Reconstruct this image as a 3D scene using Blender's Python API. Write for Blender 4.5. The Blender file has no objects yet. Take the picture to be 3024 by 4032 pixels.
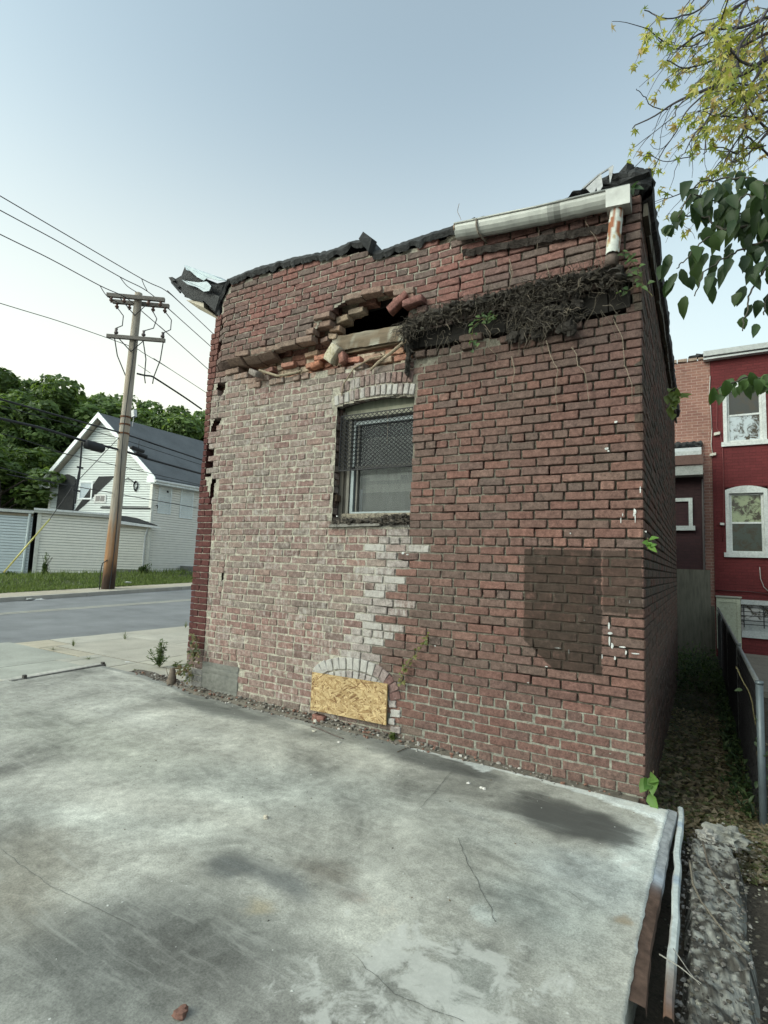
import bpy, math, random
from mathutils import Vector, Matrix, noise
R = math.radians
random.seed(7)
sc = bpy.context.scene
C = sc.collection
# ---------------------------------------------------------------- camera
F_PX, PITCH, ROLL, YAW = 2100.0, .0986, .0394, -.5334     # focal length in pixels of the 4032-high photo
EYE = Vector((.316, -4.015, 1.483))
fw = Vector((math.sin(YAW)*math.cos(PITCH), math.cos(YAW)*math.cos(PITCH), math.sin(PITCH)))
r0 = Vector((math.cos(YAW), -math.sin(YAW), 0)); u0 = r0.cross(fw)
rt = r0*math.cos(ROLL)+u0*math.sin(ROLL); up = u0*math.cos(ROLL)-r0*math.sin(ROLL)
cd = bpy.data.cameras.new('camera'); cam = bpy.data.objects.new('camera', cd); C.objects.link(cam)
cd.sensor_fit = 'VERTICAL'; cd.sensor_height = 36; cd.lens = 36*F_PX/4032; cd.clip_start = .05; cd.clip_end = 1500
m = Matrix((rt, up, -fw)).transposed().to_4x4(); m.translation = EYE; cam.matrix_world = m
sc.camera = cam
# ---------------------------------------------------------------- world, sun, exposure
SUN_EL, SUN_AZ = R(28), R(-148)          # azimuth from +Y, negative towards -X
w = bpy.data.worlds.new('World'); sc.world = w; w.use_nodes = True
nt = w.node_tree; nt.nodes.clear()
sky = nt.nodes.new('ShaderNodeTexSky'); sky.sky_type = 'NISHITA'; sky.sun_disc = False
sky.sun_elevation = SUN_EL; sky.sun_rotation = SUN_AZ; sky.altitude = 30
sky.air_density = 1.0; sky.dust_density = 3; sky.ozone_density = 1.0
bg = nt.nodes.new('ShaderNodeBackground'); bg.inputs['Strength'].default_value = .10
wo = nt.nodes.new('ShaderNodeOutputWorld')
# the air is hazy: the sky is less blue than the clear-air model and pales towards the horizon, warmest to the left
hs = nt.nodes.new('ShaderNodeHueSaturation'); hs.inputs['Saturation'].default_value = .55; hs.inputs['Value'].default_value = 1.85
tn = nt.nodes.new('ShaderNodeMix'); tn.data_type = 'RGBA'; tn.blend_type = 'MULTIPLY'; tn.inputs[0].default_value = 1; tn.inputs[7].default_value = (.90, 1.22, 1.02, 1)
nt.links.new(sky.outputs[0], tn.inputs[6]); nt.links.new(tn.outputs[2], hs.inputs['Color'])
tcw = nt.nodes.new('ShaderNodeTexCoord'); sx_ = nt.nodes.new('ShaderNodeSeparateXYZ'); nt.links.new(tcw.outputs['Generated'], sx_.inputs[0])
cr = nt.nodes.new('ShaderNodeValToRGB'); nt.links.new(sx_.outputs['Z'], cr.inputs[0]); cr.color_ramp.interpolation = 'EASE'
cr.color_ramp.elements[0].position = .06; cr.color_ramp.elements[0].color = (.95, .95, .95, 1); cr.color_ramp.elements[1].position = .74; cr.color_ramp.elements[1].color = (.0, .0, .0, 1)
dt = nt.nodes.new('ShaderNodeVectorMath'); dt.operation = 'DOT_PRODUCT'; nt.links.new(tcw.outputs['Generated'], dt.inputs[0]); dt.inputs[1].default_value = (-.82, .55, .12)
c2 = nt.nodes.new('ShaderNodeValToRGB'); nt.links.new(dt.outputs['Value'], c2.inputs[0]); c2.color_ramp.interpolation = 'EASE'
c2.color_ramp.elements[0].position = .35; c2.color_ramp.elements[0].color = (4.6, 5.4, 5.2, 1); c2.color_ramp.elements[1].position = 1.0; c2.color_ramp.elements[1].color = (7.4, 7.2, 6.0, 1)
mx_ = nt.nodes.new('ShaderNodeMix'); mx_.data_type = 'RGBA'; nt.links.new(cr.outputs[0], mx_.inputs[0]); nt.links.new(hs.outputs[0], mx_.inputs[6]); nt.links.new(c2.outputs[0], mx_.inputs[7])
nt.links.new(mx_.outputs[2], bg.inputs['Color']); nt.links.new(bg.outputs[0], wo.inputs['Surface'])
sl = bpy.data.lights.new('fill_sun', 'SUN'); sl.energy = .95; sl.angle = R(55); sl.color = (1, .95, .87)  # soft fill from behind the camera, added to brighten the wall
so = bpy.data.objects.new('fill_sun', sl); C.objects.link(so)
sd = Vector((math.sin(SUN_AZ)*math.cos(SUN_EL), math.cos(SUN_AZ)*math.cos(SUN_EL), math.sin(SUN_EL)))
so.rotation_euler = sd.to_track_quat('Z', 'Y').to_euler()
sc.view_settings.view_transform = 'Standard'; sc.view_settings.look = 'None'
sc.view_settings.gamma = 1; sc.view_settings.exposure = 0.70
sc.view_settings.use_curve_mapping = False
sc.render.film_transparent = False
# ---------------------------------------------------------------- small helpers
KP = 3024/1659
def ray(X, Y): return (fw*F_PX+rt*(X*KP-1512)-up*(Y*KP-2016)).normalized()
def on(X, Y, n, d): n = Vector(n); r = ray(X, Y); return EYE+r*((d-n.dot(EYE))/n.dot(r))
def onz(X, Y, z=0.0): return on(X, Y, (0, 0, 1), z)
def ony(X, Y, y=0.0): return on(X, Y, (0, 1, 0), y)
def onx(X, Y, x=0.0): return on(X, Y, (1, 0, 0), x)
def at(X, Y, d): return EYE+ray(X, Y)*d
def nz(x, y=0, z=0): return noise.noise(Vector((x, y, z)))
def fbm(x, y=0, z=0, o=4): return noise.fractal(Vector((x, y, z)), 1.0, 2.0, o)
def sst(a, b, x):
    t = min(1, max(0, (x-a)/(b-a))); return t*t*(3-2*t)
def mix(a, b, t): return tuple(p+(q-p)*t for p, q in zip(a, b))
def interp(pl, x):
    if x <= pl[0][0]: return pl[0][1]
    for (a, b), (c, d) in zip(pl, pl[1:]):
        if x <= c: return b+(d-b)*(x-a)/(c-a)
    return pl[-1][1]
def inpoly(p, poly):
    x, y = p; r = False; j = len(poly)-1
    for i in range(len(poly)):
        a, b = poly[i], poly[j]
        if (a[1] > y) != (b[1] > y) and x < (b[0]-a[0])*(y-a[1])/(b[1]-a[1])+a[0]: r = not r
        j = i
    return r
class MB:
    """collects shapes; build() links them as one mesh object with colour attributes"""
    def __init__(s): s.v = []; s.f = []; s.c = []; s.m = []; s.col = (.5, .5, .5); s.msk = (0, 0, 0); s.mi = 0; s.fm = []
    def add(s, vs, fs, cols=None, msks=None):
        o = len(s.v); s.v += [tuple(p) for p in vs]; s.f += [tuple(i+o for i in f) for f in fs]
        s.c += cols if cols else [s.col]*len(vs); s.m += msks if msks else [s.msk]*len(vs)
        s.fm += [s.mi]*len(fs); return o
    def box8(s, p): s.add(p, [(0, 3, 2, 1), (4, 5, 6, 7), (0, 1, 5, 4), (1, 2, 6, 5), (2, 3, 7, 6), (3, 0, 4, 7)])
    def box(s, x0, x1, y0, y1, z0, z1): s.box8([(x0, y0, z0), (x1, y0, z0), (x1, y1, z0), (x0, y1, z0), (x0, y0, z1), (x1, y0, z1), (x1, y1, z1), (x0, y1, z1)])
    def obox(s, c, ax, ay, az, jit=0, bev=0):
        c = Vector(c); ax, ay, az = Vector(ax), Vector(ay), Vector(az)
        def P(a, b, e): return c+ax*a+ay*b+az*e+Vector((random.uniform(-jit, jit), random.uniform(-jit, jit), random.uniform(-jit, jit)))
        s.box8([P(-1, -1, -1), P(1, -1, -1), P(1, 1, -1), P(-1, 1, -1), P(-1, -1, 1), P(1, -1, 1), P(1, 1, 1), P(-1, 1, 1)])
    def quad(s, a, b, c, d): s.add([a, b, c, d], [(0, 1, 2, 3)])
    def prism(s, pts, ext):
        n = len(pts); e = Vector(ext); b = [Vector(p)+e for p in pts]
        s.add([Vector(p) for p in pts]+b, [tuple(range(n-1, -1, -1)), tuple(range(n, 2*n))]+[(i, (i+1) % n, n+(i+1) % n, n+i) for i in range(n)])
    def tube(s, pts, r, n=6, cap=True):
        pts = [Vector(p) for p in pts]; k = len(pts); rr = r if isinstance(r, (list, tuple)) else [r]*k
        vs = []; ref = None
        for i, p in enumerate(pts):
            d = (pts[min(i+1, k-1)]-pts[max(i-1, 0)])
            if d.length < 1e-9: d = Vector((0, 0, 1))
            d.normalize()
            if ref is None: ref = Vector((0, 0, 1)) if abs(d.z) < .9 else Vector((1, 0, 0))
            a = (ref-d*ref.dot(d))
            if a.length < 1e-6: a = Vector((1, 0, 0))-d*d.x
            a.normalize(); ref = a; b = d.cross(a)
            vs += [p+(a*math.cos(2*math.pi*j/n)+b*math.sin(2*math.pi*j/n))*rr[i] for j in range(n)]
        fs = [(i*n+j, i*n+(j+1) % n, (i+1)*n+(j+1) % n, (i+1)*n+j) for i in range(k-1) for j in range(n)]
        if cap: fs += [tuple(range(n-1, -1, -1)), tuple((k-1)*n+j for j in range(n))]
        s.add(vs, fs)
    def lump(s, c, rx, ry, rz, seed=0, amp=.25, nu=8, nv=6, rot=0, fr=1.6):
        vs = []; c = Vector(c); cr, sr = math.cos(rot), math.sin(rot)
        for i in range(nv+1):
            th = math.pi*i/nv
            for j in range(nu):
                ph = 2*math.pi*j/nu; d = Vector((math.sin(th)*math.cos(ph), math.sin(th)*math.sin(ph), math.cos(th)))
                k = 1+amp*noise.noise(d*fr+Vector((seed*3.1, seed*1.7, seed)))*2
                x, y, z = d.x*rx*k, d.y*ry*k, d.z*rz*k
                vs.append(c+Vector((x*cr-y*sr, x*sr+y*cr, z)))
        s.add(vs, [(i*nu+j, (i+1)*nu+j, (i+1)*nu+(j+1) % nu, i*nu+(j+1) % nu) for i in range(nv) for j in range(nu)])
    def build(s, name, mat, parent=None, smooth=False):
        me = bpy.data.meshes.new(name); me.from_pydata(s.v, [], s.f); me.update()
        for i, mm in enumerate(mat if isinstance(mat, (list, tuple)) else [mat]): me.materials.append(mm)
        a = me.color_attributes.new('col', 'FLOAT_COLOR', 'POINT'); a.data.foreach_set('color', [x for c in s.c for x in (c[0], c[1], c[2], 1)])
        a = me.color_attributes.new('msk', 'FLOAT_COLOR', 'POINT'); a.data.foreach_set('color', [x for c in s.m for x in (c[0], c[1], c[2], 1)])
        if any(s.fm): me.polygons.foreach_set('material_index', s.fm)
        if smooth: me.polygons.foreach_set('use_smooth', [True]*len(me.polygons))
        o = bpy.data.objects.new(name, me); C.objects.link(o); o.parent = parent
        return o
def tag(o, label=None, cat=None, group=None, kind=None):
    if label: o['label'] = label
    if cat: o['category'] = cat
    if group: o['group'] = group
    if kind: o['kind'] = kind
    return o
def thing(name, label, cat, loc=(0, 0, 0), group=None):
    o = bpy.data.objects.new(name, None); C.objects.link(o); o.location = loc; o.empty_display_size = .2
    if tuple(loc) != (0, 0, 0): bpy.context.view_layer.update()
    return tag(o, label, cat, group)
def own(root):
    """keep children where they were modelled (world coordinates) although the empty sits at the thing's base"""
    for ch in root.children: ch.location = -Vector(root.location)
# ---------------------------------------------------------------- materials
class NB:
    def __init__(s, name):
        s.mat = bpy.data.materials.new(name); s.mat.use_nodes = True; s.t = s.mat.node_tree; s.t.nodes.clear()
        s.out = s.t.nodes.new('ShaderNodeOutputMaterial')
    def n(s, typ, props=None, **inp):
        nd = s.t.nodes.new(typ)
        for k, v in (props or {}).items(): setattr(nd, k, v)
        for k, v in inp.items(): s.set(nd.inputs[k.replace('_', ' ')] if not k.startswith('i') or not k[1:].isdigit() else nd.inputs[int(k[1:])], v)
        return nd
    def set(s, sock, v):
        if isinstance(v, bpy.types.NodeSocket): s.t.links.new(v, sock)
        elif isinstance(v, bpy.types.Node): s.t.links.new(v.outputs[0], sock)
        else:
            if isinstance(v, (tuple, list)) and len(v) == 3 and sock.type == 'RGBA': v = (*v, 1)
            sock.default_value = v
    def math(s, op, a, b=0.0, clamp=False):
        nd = s.t.nodes.new('ShaderNodeMath'); nd.operation = op; nd.use_clamp = clamp; s.set(nd.inputs[0], a); s.set(nd.inputs[1], b); return nd.outputs[0]
    def mixc(s, f, a, b, mode='MIX'):
        nd = s.t.nodes.new('ShaderNodeMix'); nd.data_type = 'RGBA'; nd.blend_type = mode; nd.clamp_factor = True
        s.set(nd.inputs[0], f); s.set(nd.inputs[6], a); s.set(nd.inputs[7], b); return nd.outputs[2]
    def ramp(s, f, stops):
        nd = s.t.nodes.new('ShaderNodeValToRGB'); e = nd.color_ramp.elements
        while len(e) > 1: e.remove(e[0])
        e[0].position = stops[0][0]; e[0].color = (*stops[0][1], 1) if isinstance(stops[0][1], tuple) else (stops[0][1],)*3+(1,)
        for p, c in stops[1:]:
            x = e.new(p); x.color = (*c, 1) if isinstance(c, tuple) else (c, c, c, 1)
        s.set(nd.inputs[0], f); return nd.outputs[0]
    def coord(s, scale=(1, 1, 1), rot=(0, 0, 0), which='Object'):
        tc = s.t.nodes.new('ShaderNodeTexCoord'); mp = s.t.nodes.new('ShaderNodeMapping')
        mp.inputs['Scale'].default_value = scale; mp.inputs['Rotation'].default_value = rot
        s.t.links.new(tc.outputs[which], mp.inputs[0]); return mp.outputs[0]
    def noise(s, vec, scale, detail=4, rough=.55, dist=0):
        return s.n('ShaderNodeTexNoise', None, Vector=vec, Scale=scale, Detail=detail, Roughness=rough, Distortion=dist).outputs[0]
    def attr(s, name='col'): return s.n('ShaderNodeAttribute', {'attribute_name': name})
    def finish(s, color, rough=.85, bump=None, bstr=.3, bdist=.01, metal=0, spec=.3, extra=None):
        b = s.n('ShaderNodeBsdfPrincipled'); s.set(b.inputs['Base Color'], color); s.set(b.inputs['Roughness'], rough)
        s.set(b.inputs['Metallic'], metal); s.set(b.inputs['Specular IOR Level'], spec)
        if bump is not None:
            bp = s.n('ShaderNodeBump'); bp.inputs['Strength'].default_value = bstr; bp.inputs['Distance'].default_value = bdist
            s.set(bp.inputs['Height'], bump); s.set(b.inputs['Normal'], bp.outputs[0])
        for k, v in (extra or {}).items(): s.set(b.inputs[k], v)
        s.t.links.new(b.outputs[0], s.out.inputs[0]); return s.mat
def simple(name, color=None, rough=.8, ns=20, amt=.25, bstr=.25, bdist=.005, metal=0, spec=.3, stretch=(1, 1, 1), ns2=2.0):
    """attribute colour (or a fixed one) broken up by two noises, with a bump"""
    b = NB(name); v = b.coord(stretch)
    base = b.attr('col').outputs[0] if color is None else color
    n1 = b.noise(v, ns, 6, .65); n2 = b.noise(v, ns2, 4, .6)
    f = b.math('ADD', b.math('MULTIPLY', n1, .6), b.math('MULTIPLY', n2, .4))
    k = b.ramp(f, [(.3, 1-amt*1.3), (.5, 1.0), (.7, 1+amt)])
    return b.finish(b.mixc(1.0, base, k, 'MULTIPLY'), rough, n1, bstr, bdist, metal, spec)
def brick_mat():
    b = NB('old_brick'); v = b.coord(); col = b.attr('col').outputs[0]; mk = b.n('ShaderNodeSeparateColor', None, Color=b.attr('msk').outputs[0])
    fine = b.noise(v, 160, 5, .7); mid = b.noise(v, 24, 5, .65); big = b.noise(v, 2.2, 4, .6)
    vs = b.coord((34, 34, 5)); streak = b.noise(vs, 1.0, 5, .7, .6)
    c = b.mixc(1.0, col, b.ramp(mid, [(.3, .62), (.5, 1.0), (.7, 1.34)]), 'MULTIPLY')
    c = b.mixc(1.0, c, b.ramp(fine, [(.32, .72), (.5, 1.0), (.68, 1.28)]), 'MULTIPLY')
    c = b.mixc(1.0, c, b.ramp(b.noise(v, 62, 6, .75), [(.34, .70), (.5, 1.0), (.66, 1.26)]), 'MULTIPLY')
    # lime bloom and mortar smears: amount in msk.r
    wv = b.math('ADD', b.math('MULTIPLY', streak, .6), b.math('MULTIPLY', mid, .4))
    thr = b.math('SUBTRACT', .86, b.math('MULTIPLY', mk.outputs[0], .62))
    wf = b.math('MULTIPLY', b.math('SUBTRACT', wv, thr), 5.0, True)
    c = b.mixc(b.math('MULTIPLY', wf, .85), c, b.mixc(fine, (.30, .28, .25), (.56, .55, .53)))
    # soot and soil: amount in msk.g
    gv = b.math('ADD', b.math('MULTIPLY', mid, .5), b.math('MULTIPLY', streak, .5))
    gf = b.math('MULTIPLY', b.math('SUBTRACT', gv, b.math('SUBTRACT', .8, b.math('MULTIPLY', mk.outputs[1], .6))), 4.0, True)
    c = b.mixc(b.math('MULTIPLY', gf, .8), c, (.045, .04, .034))
    # the film of old brown paint where a sign once hung
    tc = b.t.nodes.new('ShaderNodeTexCoord'); sp = b.t.nodes.new('ShaderNodeSeparateXYZ'); b.t.links.new(tc.outputs['Object'], sp.inputs[0])
    x = b.math('ADD', sp.outputs[0], b.math('MULTIPLY', b.math('SUBTRACT', mid, .5), .05)); z = b.math('ADD', sp.outputs[2], b.math('MULTIPLY', b.math('SUBTRACT', fine, .5), .02))
    gt = lambda p, q, s_=120: b.math('MULTIPLY', b.math('SUBTRACT', p, q), s_, True)
    low = b.math('MAXIMUM', .775, b.math('SUBTRACT', .985, b.math('MULTIPLY', b.math('ADD', x, .83), .85)))
    ra = b.math('MULTIPLY', b.math('MULTIPLY', gt(x, -.815), gt(-.262, x) if False else gt(b.math('MULTIPLY', x, -1.0), .262)), gt(z, low))
    rb = b.math('MULTIPLY', gt(x, -.262), gt(z, 1.212)); rb = b.math('MULTIPLY', rb, gt(b.math('MULTIPLY', x, -1.0), .006))
    pm = b.math('MULTIPLY', b.math('ADD', ra, b.math('MULTIPLY', rb, .78), True), gt(b.math('MULTIPLY', z, -1.0), -1.648))
    pf = b.ramp(b.noise(v, 11, 6, .7), [(.3, .95), (.55, .84), (.66, .5)])
    strip = b.math('MULTIPLY', gt(x, -.36), gt(b.math('MULTIPLY', x, -1.0), .255))
    pc = b.mixc(b.math('MULTIPLY', strip, .5), b.mixc(mid, (.020, .015, .012), (.058, .042, .033)), (.020, .016, .014))
    c = b.mixc(b.math('MULTIPLY', pm, pf), c, pc)
    h = b.math('ADD', b.math('MULTIPLY', mid, .7), b.math('MULTIPLY', fine, .3))
    return b.finish(c, .9, h, .8, .008, 0, .2)
M = {}
M['brick'] = brick_mat()
def concrete_mat():
    b = NB('slab_concrete'); v = b.coord(); col = b.attr('col').outputs[0]; mk = b.n('ShaderNodeSeparateColor', None, Color=b.attr('msk').outputs[0])
    fine = b.noise(v, 120, 6, .8); mid = b.noise(v, 16, 8, .72, .2); big = b.noise(v, 1.3, 9, .66, .5)
    vr = b.coord((2.2, 14, 1), (0, 0, R(24))); scr = b.noise(vr, 1.3, 8, .7, .5)
    c = b.mixc(1.0, col, b.ramp(big, [(.34, .50), (.46, .86), (.55, 1.08), (.66, 1.5)]), 'MULTIPLY')
    c = b.mixc(1.0, c, b.ramp(mid, [(.3, .74), (.5, 1.0), (.68, 1.24)]), 'MULTIPLY')
    c = b.mixc(1.0, c, b.ramp(fine, [(.34, .66), (.5, 1.0), (.66, 1.30)]), 'MULTIPLY')
    c = b.mixc(b.math('MULTIPLY', b.ramp(scr, [(.52, 0.0), (.7, .8)]), .5), c, (.47, .47, .43))
    # flaking paint
    fl = b.noise(v, 7.5, 12, .68, .5)
    ff = b.math('MULTIPLY', b.math('SUBTRACT', fl, b.math('SUBTRACT', .82, b.math('MULTIPLY', mk.outputs[0], .45))), 10.0, True)
    c = b.mixc(b.math('MULTIPLY', ff, .7), c, b.mixc(mid, (.42, .42, .385), (.64, .64, .60)))
    # oil and dirt, and the shadow painted along the left wall foot
    of = b.math('MULTIPLY', b.math('SUBTRACT', b.math('ADD', b.math('MULTIPLY', scr, .6), b.math('MULTIPLY', mid, .4)), b.math('SUBTRACT', .78, b.math('MULTIPLY', mk.outputs[1], .62))), 3.6, True)
    c = b.mixc(b.math('MULTIPLY', of, .85), c, (.075, .075, .07))
    rf = b.math('MULTIPLY', b.math('SUBTRACT', mid, b.math('SUBTRACT', .8, b.math('MULTIPLY', mk.outputs[2], .6))), 3.0, True)
    c = b.mixc(b.math('MULTIPLY', rf, .6), c, (.22, .15, .09))
    vor = b.n('ShaderNodeTexVoronoi', {'feature': 'F1'}, Vector=v, Scale=9.0, Randomness=1.0).outputs['Distance']
    c = b.mixc(b.ramp(vor, [(.0, .8), (.03, .8), (.045, 0.0)]), c, (.6, .6, .57))
    h = b.math('ADD', b.math('MULTIPLY', mid, .7), b.math('MULTIPLY', fine, .3))
    h = b.math('ADD', h, b.math('MULTIPLY', ff, .12))
    return b.finish(c, .82, h, .35, .006, 0, .3)
M['slab'] = concrete_mat()
M['walk'] = simple('pavement_concrete', None, .9, 60, .22, .3, .004, ns2=3)
def asphalt_mat():
    b = NB('asphalt'); v = b.coord(); f = b.noise(v, 70, 6, .8); g = b.noise(v, 1.2, 5, .6); vo = b.n('ShaderNodeTexVoronoi', None, Vector=v, Scale=42.0).outputs['Distance']
    c = b.mixc(f, (.13, .135, .14), (.30, .305, .31)); c = b.mixc(1.0, c, b.ramp(g, [(.3, .8), (.7, 1.15)]), 'MULTIPLY')
    c = b.mixc(b.ramp(vo, [(.0, .6), (.25, 0.0)]), c, (.36, .36, .36))
    return b.finish(c, .9, f, .5, .01)
M['asphalt'] = asphalt_mat()
M['paint'] = simple('worn_paint', None, .8, 30, .3)
M['soil'] = simple('soil', None, .95, 50, .5, .8, .02, ns2=5)
M['wood'] = simple('weathered_wood', None, .85, 30, .4, .5, .006, stretch=(1, 1, .12))
M['woodx'] = simple('weathered_timber', None, .85, 30, .45, .6, .008, stretch=(.15, 1, 1))
M['metal'] = simple('painted_metal', None, .45, 14, .22, .15, .004, .2, .5, ns2=4)
M['rust'] = simple('rusty_metal', None, .85, 30, .45, .4, .004, .2)
M['vinyl'] = simple('vinyl_siding', None, .55, 5, .07, .03, .002, ns2=.7)
M['tar'] = simple('tar_paper', (.028, .029, .03), .75, 30, .5, .9, .02, spec=.4)
M['shingle'] = simple('grey_shingles', None, .9, 40, .3, .5, .01, ns2=1.2)
M['root'] = simple('roots_and_soil', None, .95, 60, .5, .8, .01)
M['dark'] = simple('dark_void', (.02, .018, .016), .95, 20, .4)
M['wire'] = simple('black_cable', (.03, .03, .033), .6, 40, .2)
M['pole'] = simple('pole_wood', None, .85, 26, .4, .6, .008, stretch=(1, 1, .07), ns2=.6)
M['stone'] = simple('stone', None, .9, 30, .35, .6, .01)
M['cpatch'] = simple('cement_render', None, .92, 22, .35, .5, .006)
def leaf_mat(name, trans=.5, rough=.5):
    b = NB(name); col = b.attr('col').outputs[0]
    v = b.coord(); n = b.noise(v, 6, 3)
    c = b.mixc(1.0, col, b.ramp(n, [(.3, .8), (.7, 1.2)]), 'MULTIPLY')
    p = b.n('ShaderNodeBsdfPrincipled'); b.set(p.inputs['Base Color'], c); p.inputs['Roughness'].default_value = rough; p.inputs['Specular IOR Level'].default_value = .35
    t = b.n('ShaderNodeBsdfTranslucent'); b.set(t.inputs[0], b.mixc(1.0, c, (1.15, 1.2, .6), 'MULTIPLY'))
    mx = b.n('ShaderNodeMixShader'); mx.inputs[0].default_value = trans
    b.t.links.new(p.outputs[0], mx.inputs[1]); b.t.links.new(t.outputs[0], mx.inputs[2]); b.t.links.new(mx.outputs[0], b.out.inputs[0]); return b.mat
M['leaf'] = leaf_mat('leaves', .45)
M['grassm'] = leaf_mat('grass_blades', .3)
def glass_mat():
    b = NB('window_glass'); v = b.coord(); n = b.noise(v, 9, 4)
    return b.finish(b.mixc(n, (.012, .014, .013), (.05, .055, .05)), b.ramp(n, [(.35, .06), (.65, .16)]), None, spec=.9)
M['glass'] = glass_mat()
M['film'] = simple('dusty_film', None, .6, 18, .25, .2, .004, stretch=(1, 1, .4))
def thin_glass():
    b = NB('dusty_glass'); v = b.coord(); n = b.noise(v, 12, 5)
    g = b.n('ShaderNodeBsdfGlossy'); g.inputs['Roughness'].default_value = .12; g.inputs['Color'].default_value = (.4, .44, .44, 1)
    t = b.n('ShaderNodeBsdfTransparent'); d = b.n('ShaderNodeBsdfDiffuse'); d.inputs[0].default_value = (.3, .33, .33, 1)
    m1 = b.n('ShaderNodeMixShader'); b.set(m1.inputs[0], b.ramp(n, [(.3, .03), (.7, .12)])); b.t.links.new(t.outputs[0], m1.inputs[1]); b.t.links.new(d.outputs[0], m1.inputs[2])
    fr = b.n('ShaderNodeFresnel'); fr.inputs[0].default_value = 1.5
    m2 = b.n('ShaderNodeMixShader'); b.t.links.new(fr.outputs[0], m2.inputs[0]); b.t.links.new(m1.outputs[0], m2.inputs[1]); b.t.links.new(g.outputs[0], m2.inputs[2])
    b.t.links.new(m2.outputs[0], b.out.inputs[0]); return b.mat
M['dusty'] = thin_glass()
M['osb'] = simple('osb_flakes', None, .7, 60, .2, .25, .002, stretch=(1, 1, 1))
# ================================================================ THE BRICK BUILDING
bld = thing('brick_building', 'derelict old brick building with a collapsing top edge, boarded opening and caged window', 'building', (-2.2, 3.2, 0))
CH = .0676                                              # one course
Z0 = 25.6*CH
def add_brick(mb, M_, a0, a1, b0, b1, o, dep, col, wh=0, gr=0, seed=0, jag=.0035, tilt=0):
    n = 6 if a1-a0 > .15 else 4
    ea, eb = min(.005, (a1-a0)*.2), min(.005, (b1-b0)*.2)
    A = [a0, a0+ea]+[a0+ea+(a1-a0-2*ea)*i/(n-1) for i in range(1, n-1)]+[a1-ea, a1]
    B = [b0, b0+eb, (b0+b1)/2, b1-eb, b1]; na, nb = len(A), len(B)
    vs = []; cm = (a0+a1)/2
    for j, b in enumerate(B):
        for i, a in enumerate(A):
            edge = i in (0, na-1) or j in (0, nb-1); corner = i in (0, na-1) and j in (0, nb-1)
            q = nz(a*31+seed, b*47, seed*.37); q2 = nz(a*23, b*29+seed, 7.7)
            da = jag*q if not corner else (1 if i == 0 else -1)*(.0015+abs(q)*.005)
            db = jag*q2*.8+tilt*(a-cm)
            oo = o-(.0045+abs(q)*.004 if edge else 0)-(.003 if corner else 0)+.0016*q2+.003*nz(a*7, b*7, seed)
            vs.append(M_(a+da, b+db, oo))
    fs = [(j*na+i, j*na+i+1, (j+1)*na+i+1, (j+1)*na+i) for j in range(nb-1) for i in range(na-1)]
    ring = [i for i in range(na)]+[j*na+na-1 for j in range(1, nb)]+[(nb-1)*na+i for i in range(na-2, -1, -1)]+[j*na for j in range(nb-2, 0, -1)]
    base = len(vs); rp = {}
    for k in ring:
        j, i = divmod(k, na); rp[k] = len(vs); vs.append(M_(A[i], B[j]+tilt*(A[i]-cm), o-dep))
    for p, q in zip(ring, ring[1:]+ring[:1]): fs.append((q, p, rp[p], rp[q]))
    # hollow bricks show no back: close it for bricks that stick out
    fs.append(tuple(rp[k] for k in reversed(ring)))
    sh = [1+.10*nz(v[0]*9, v[1]*9, v[2]*9+seed) for v in vs]
    mb.add(vs, fs, [(col[0]*k, col[1]*k, col[2]*k) for k in sh], [(wh, gr, 0)]*len(vs))
def bulge(x, z):
    t = sst(3.55, 3.62, z)*sst(-1.75, -2.5, x)*(.085-.05*sst(3.7, 4.5, z))*sst(-4.36, -4.12, x)
    t += .02*sst(-1.0, -.2, x)*math.exp(-((z-2.0)/.9)**2)*0
    t += .010*nz(x*1.1, z*1.3, 3)
    return t
FW = lambda a, b, o: (a, -(o+bulge(a, b)), b)            # front wall frame
WINL, WINR, WINB, WINT = -2.625, -1.80, 1.815, 2.955
def warch(x): t = (x-(WINL+WINR)/2)/((WINR-WINL)/2); return WINT+.04*(1-min(1, t*t))
OUT = [(-2.76, .44), (-2.73, .53), (-2.63, .60), (-2.48, .645), (-2.33, .661), (-2.18, .655), (-2.04, .626), (-1.93, .57), (-1.855, .49), (-1.815, .38)]
def offs(pl, d):
    r = []
    for i, p in enumerate(pl):
        a, b = Vector(pl[max(0, i-1)]), Vector(pl[min(len(pl)-1, i+1)]); t = (b-a).normalized(); r.append((p[0]+t.y*d, p[1]-t.x*d))
    return r
ARCHZ = OUT+offs(OUT, .225)[::-1]
band = [(-4.06, 3.56), (-3.86, 3.60), (-3.62, 3.58), (-3.16, 3.60), (-2.87, 3.64), (-2.80, 3.80), (-2.72, 3.86), (-2.55, 3.93), (-2.29, 3.94), (-2.02, 3.93), (-1.93, 3.84), (-1.90, 3.70), (-1.62, 3.69), (-1.32, 3.67),
        (-.93, 3.68), (-.25, 3.66), (-.10, 3.60), (-.09, 3.40), (-.5, 3.34), (-.9, 3.38), (-1.3, 3.39), (-1.75, 3.33), (-1.9, 3.31), (-2.26, 3.31), (-2.60, 3.36), (-2.91, 3.38), (-3.39, 3.385), (-3.78, 3.40), (-3.9, 3.50)]
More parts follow.
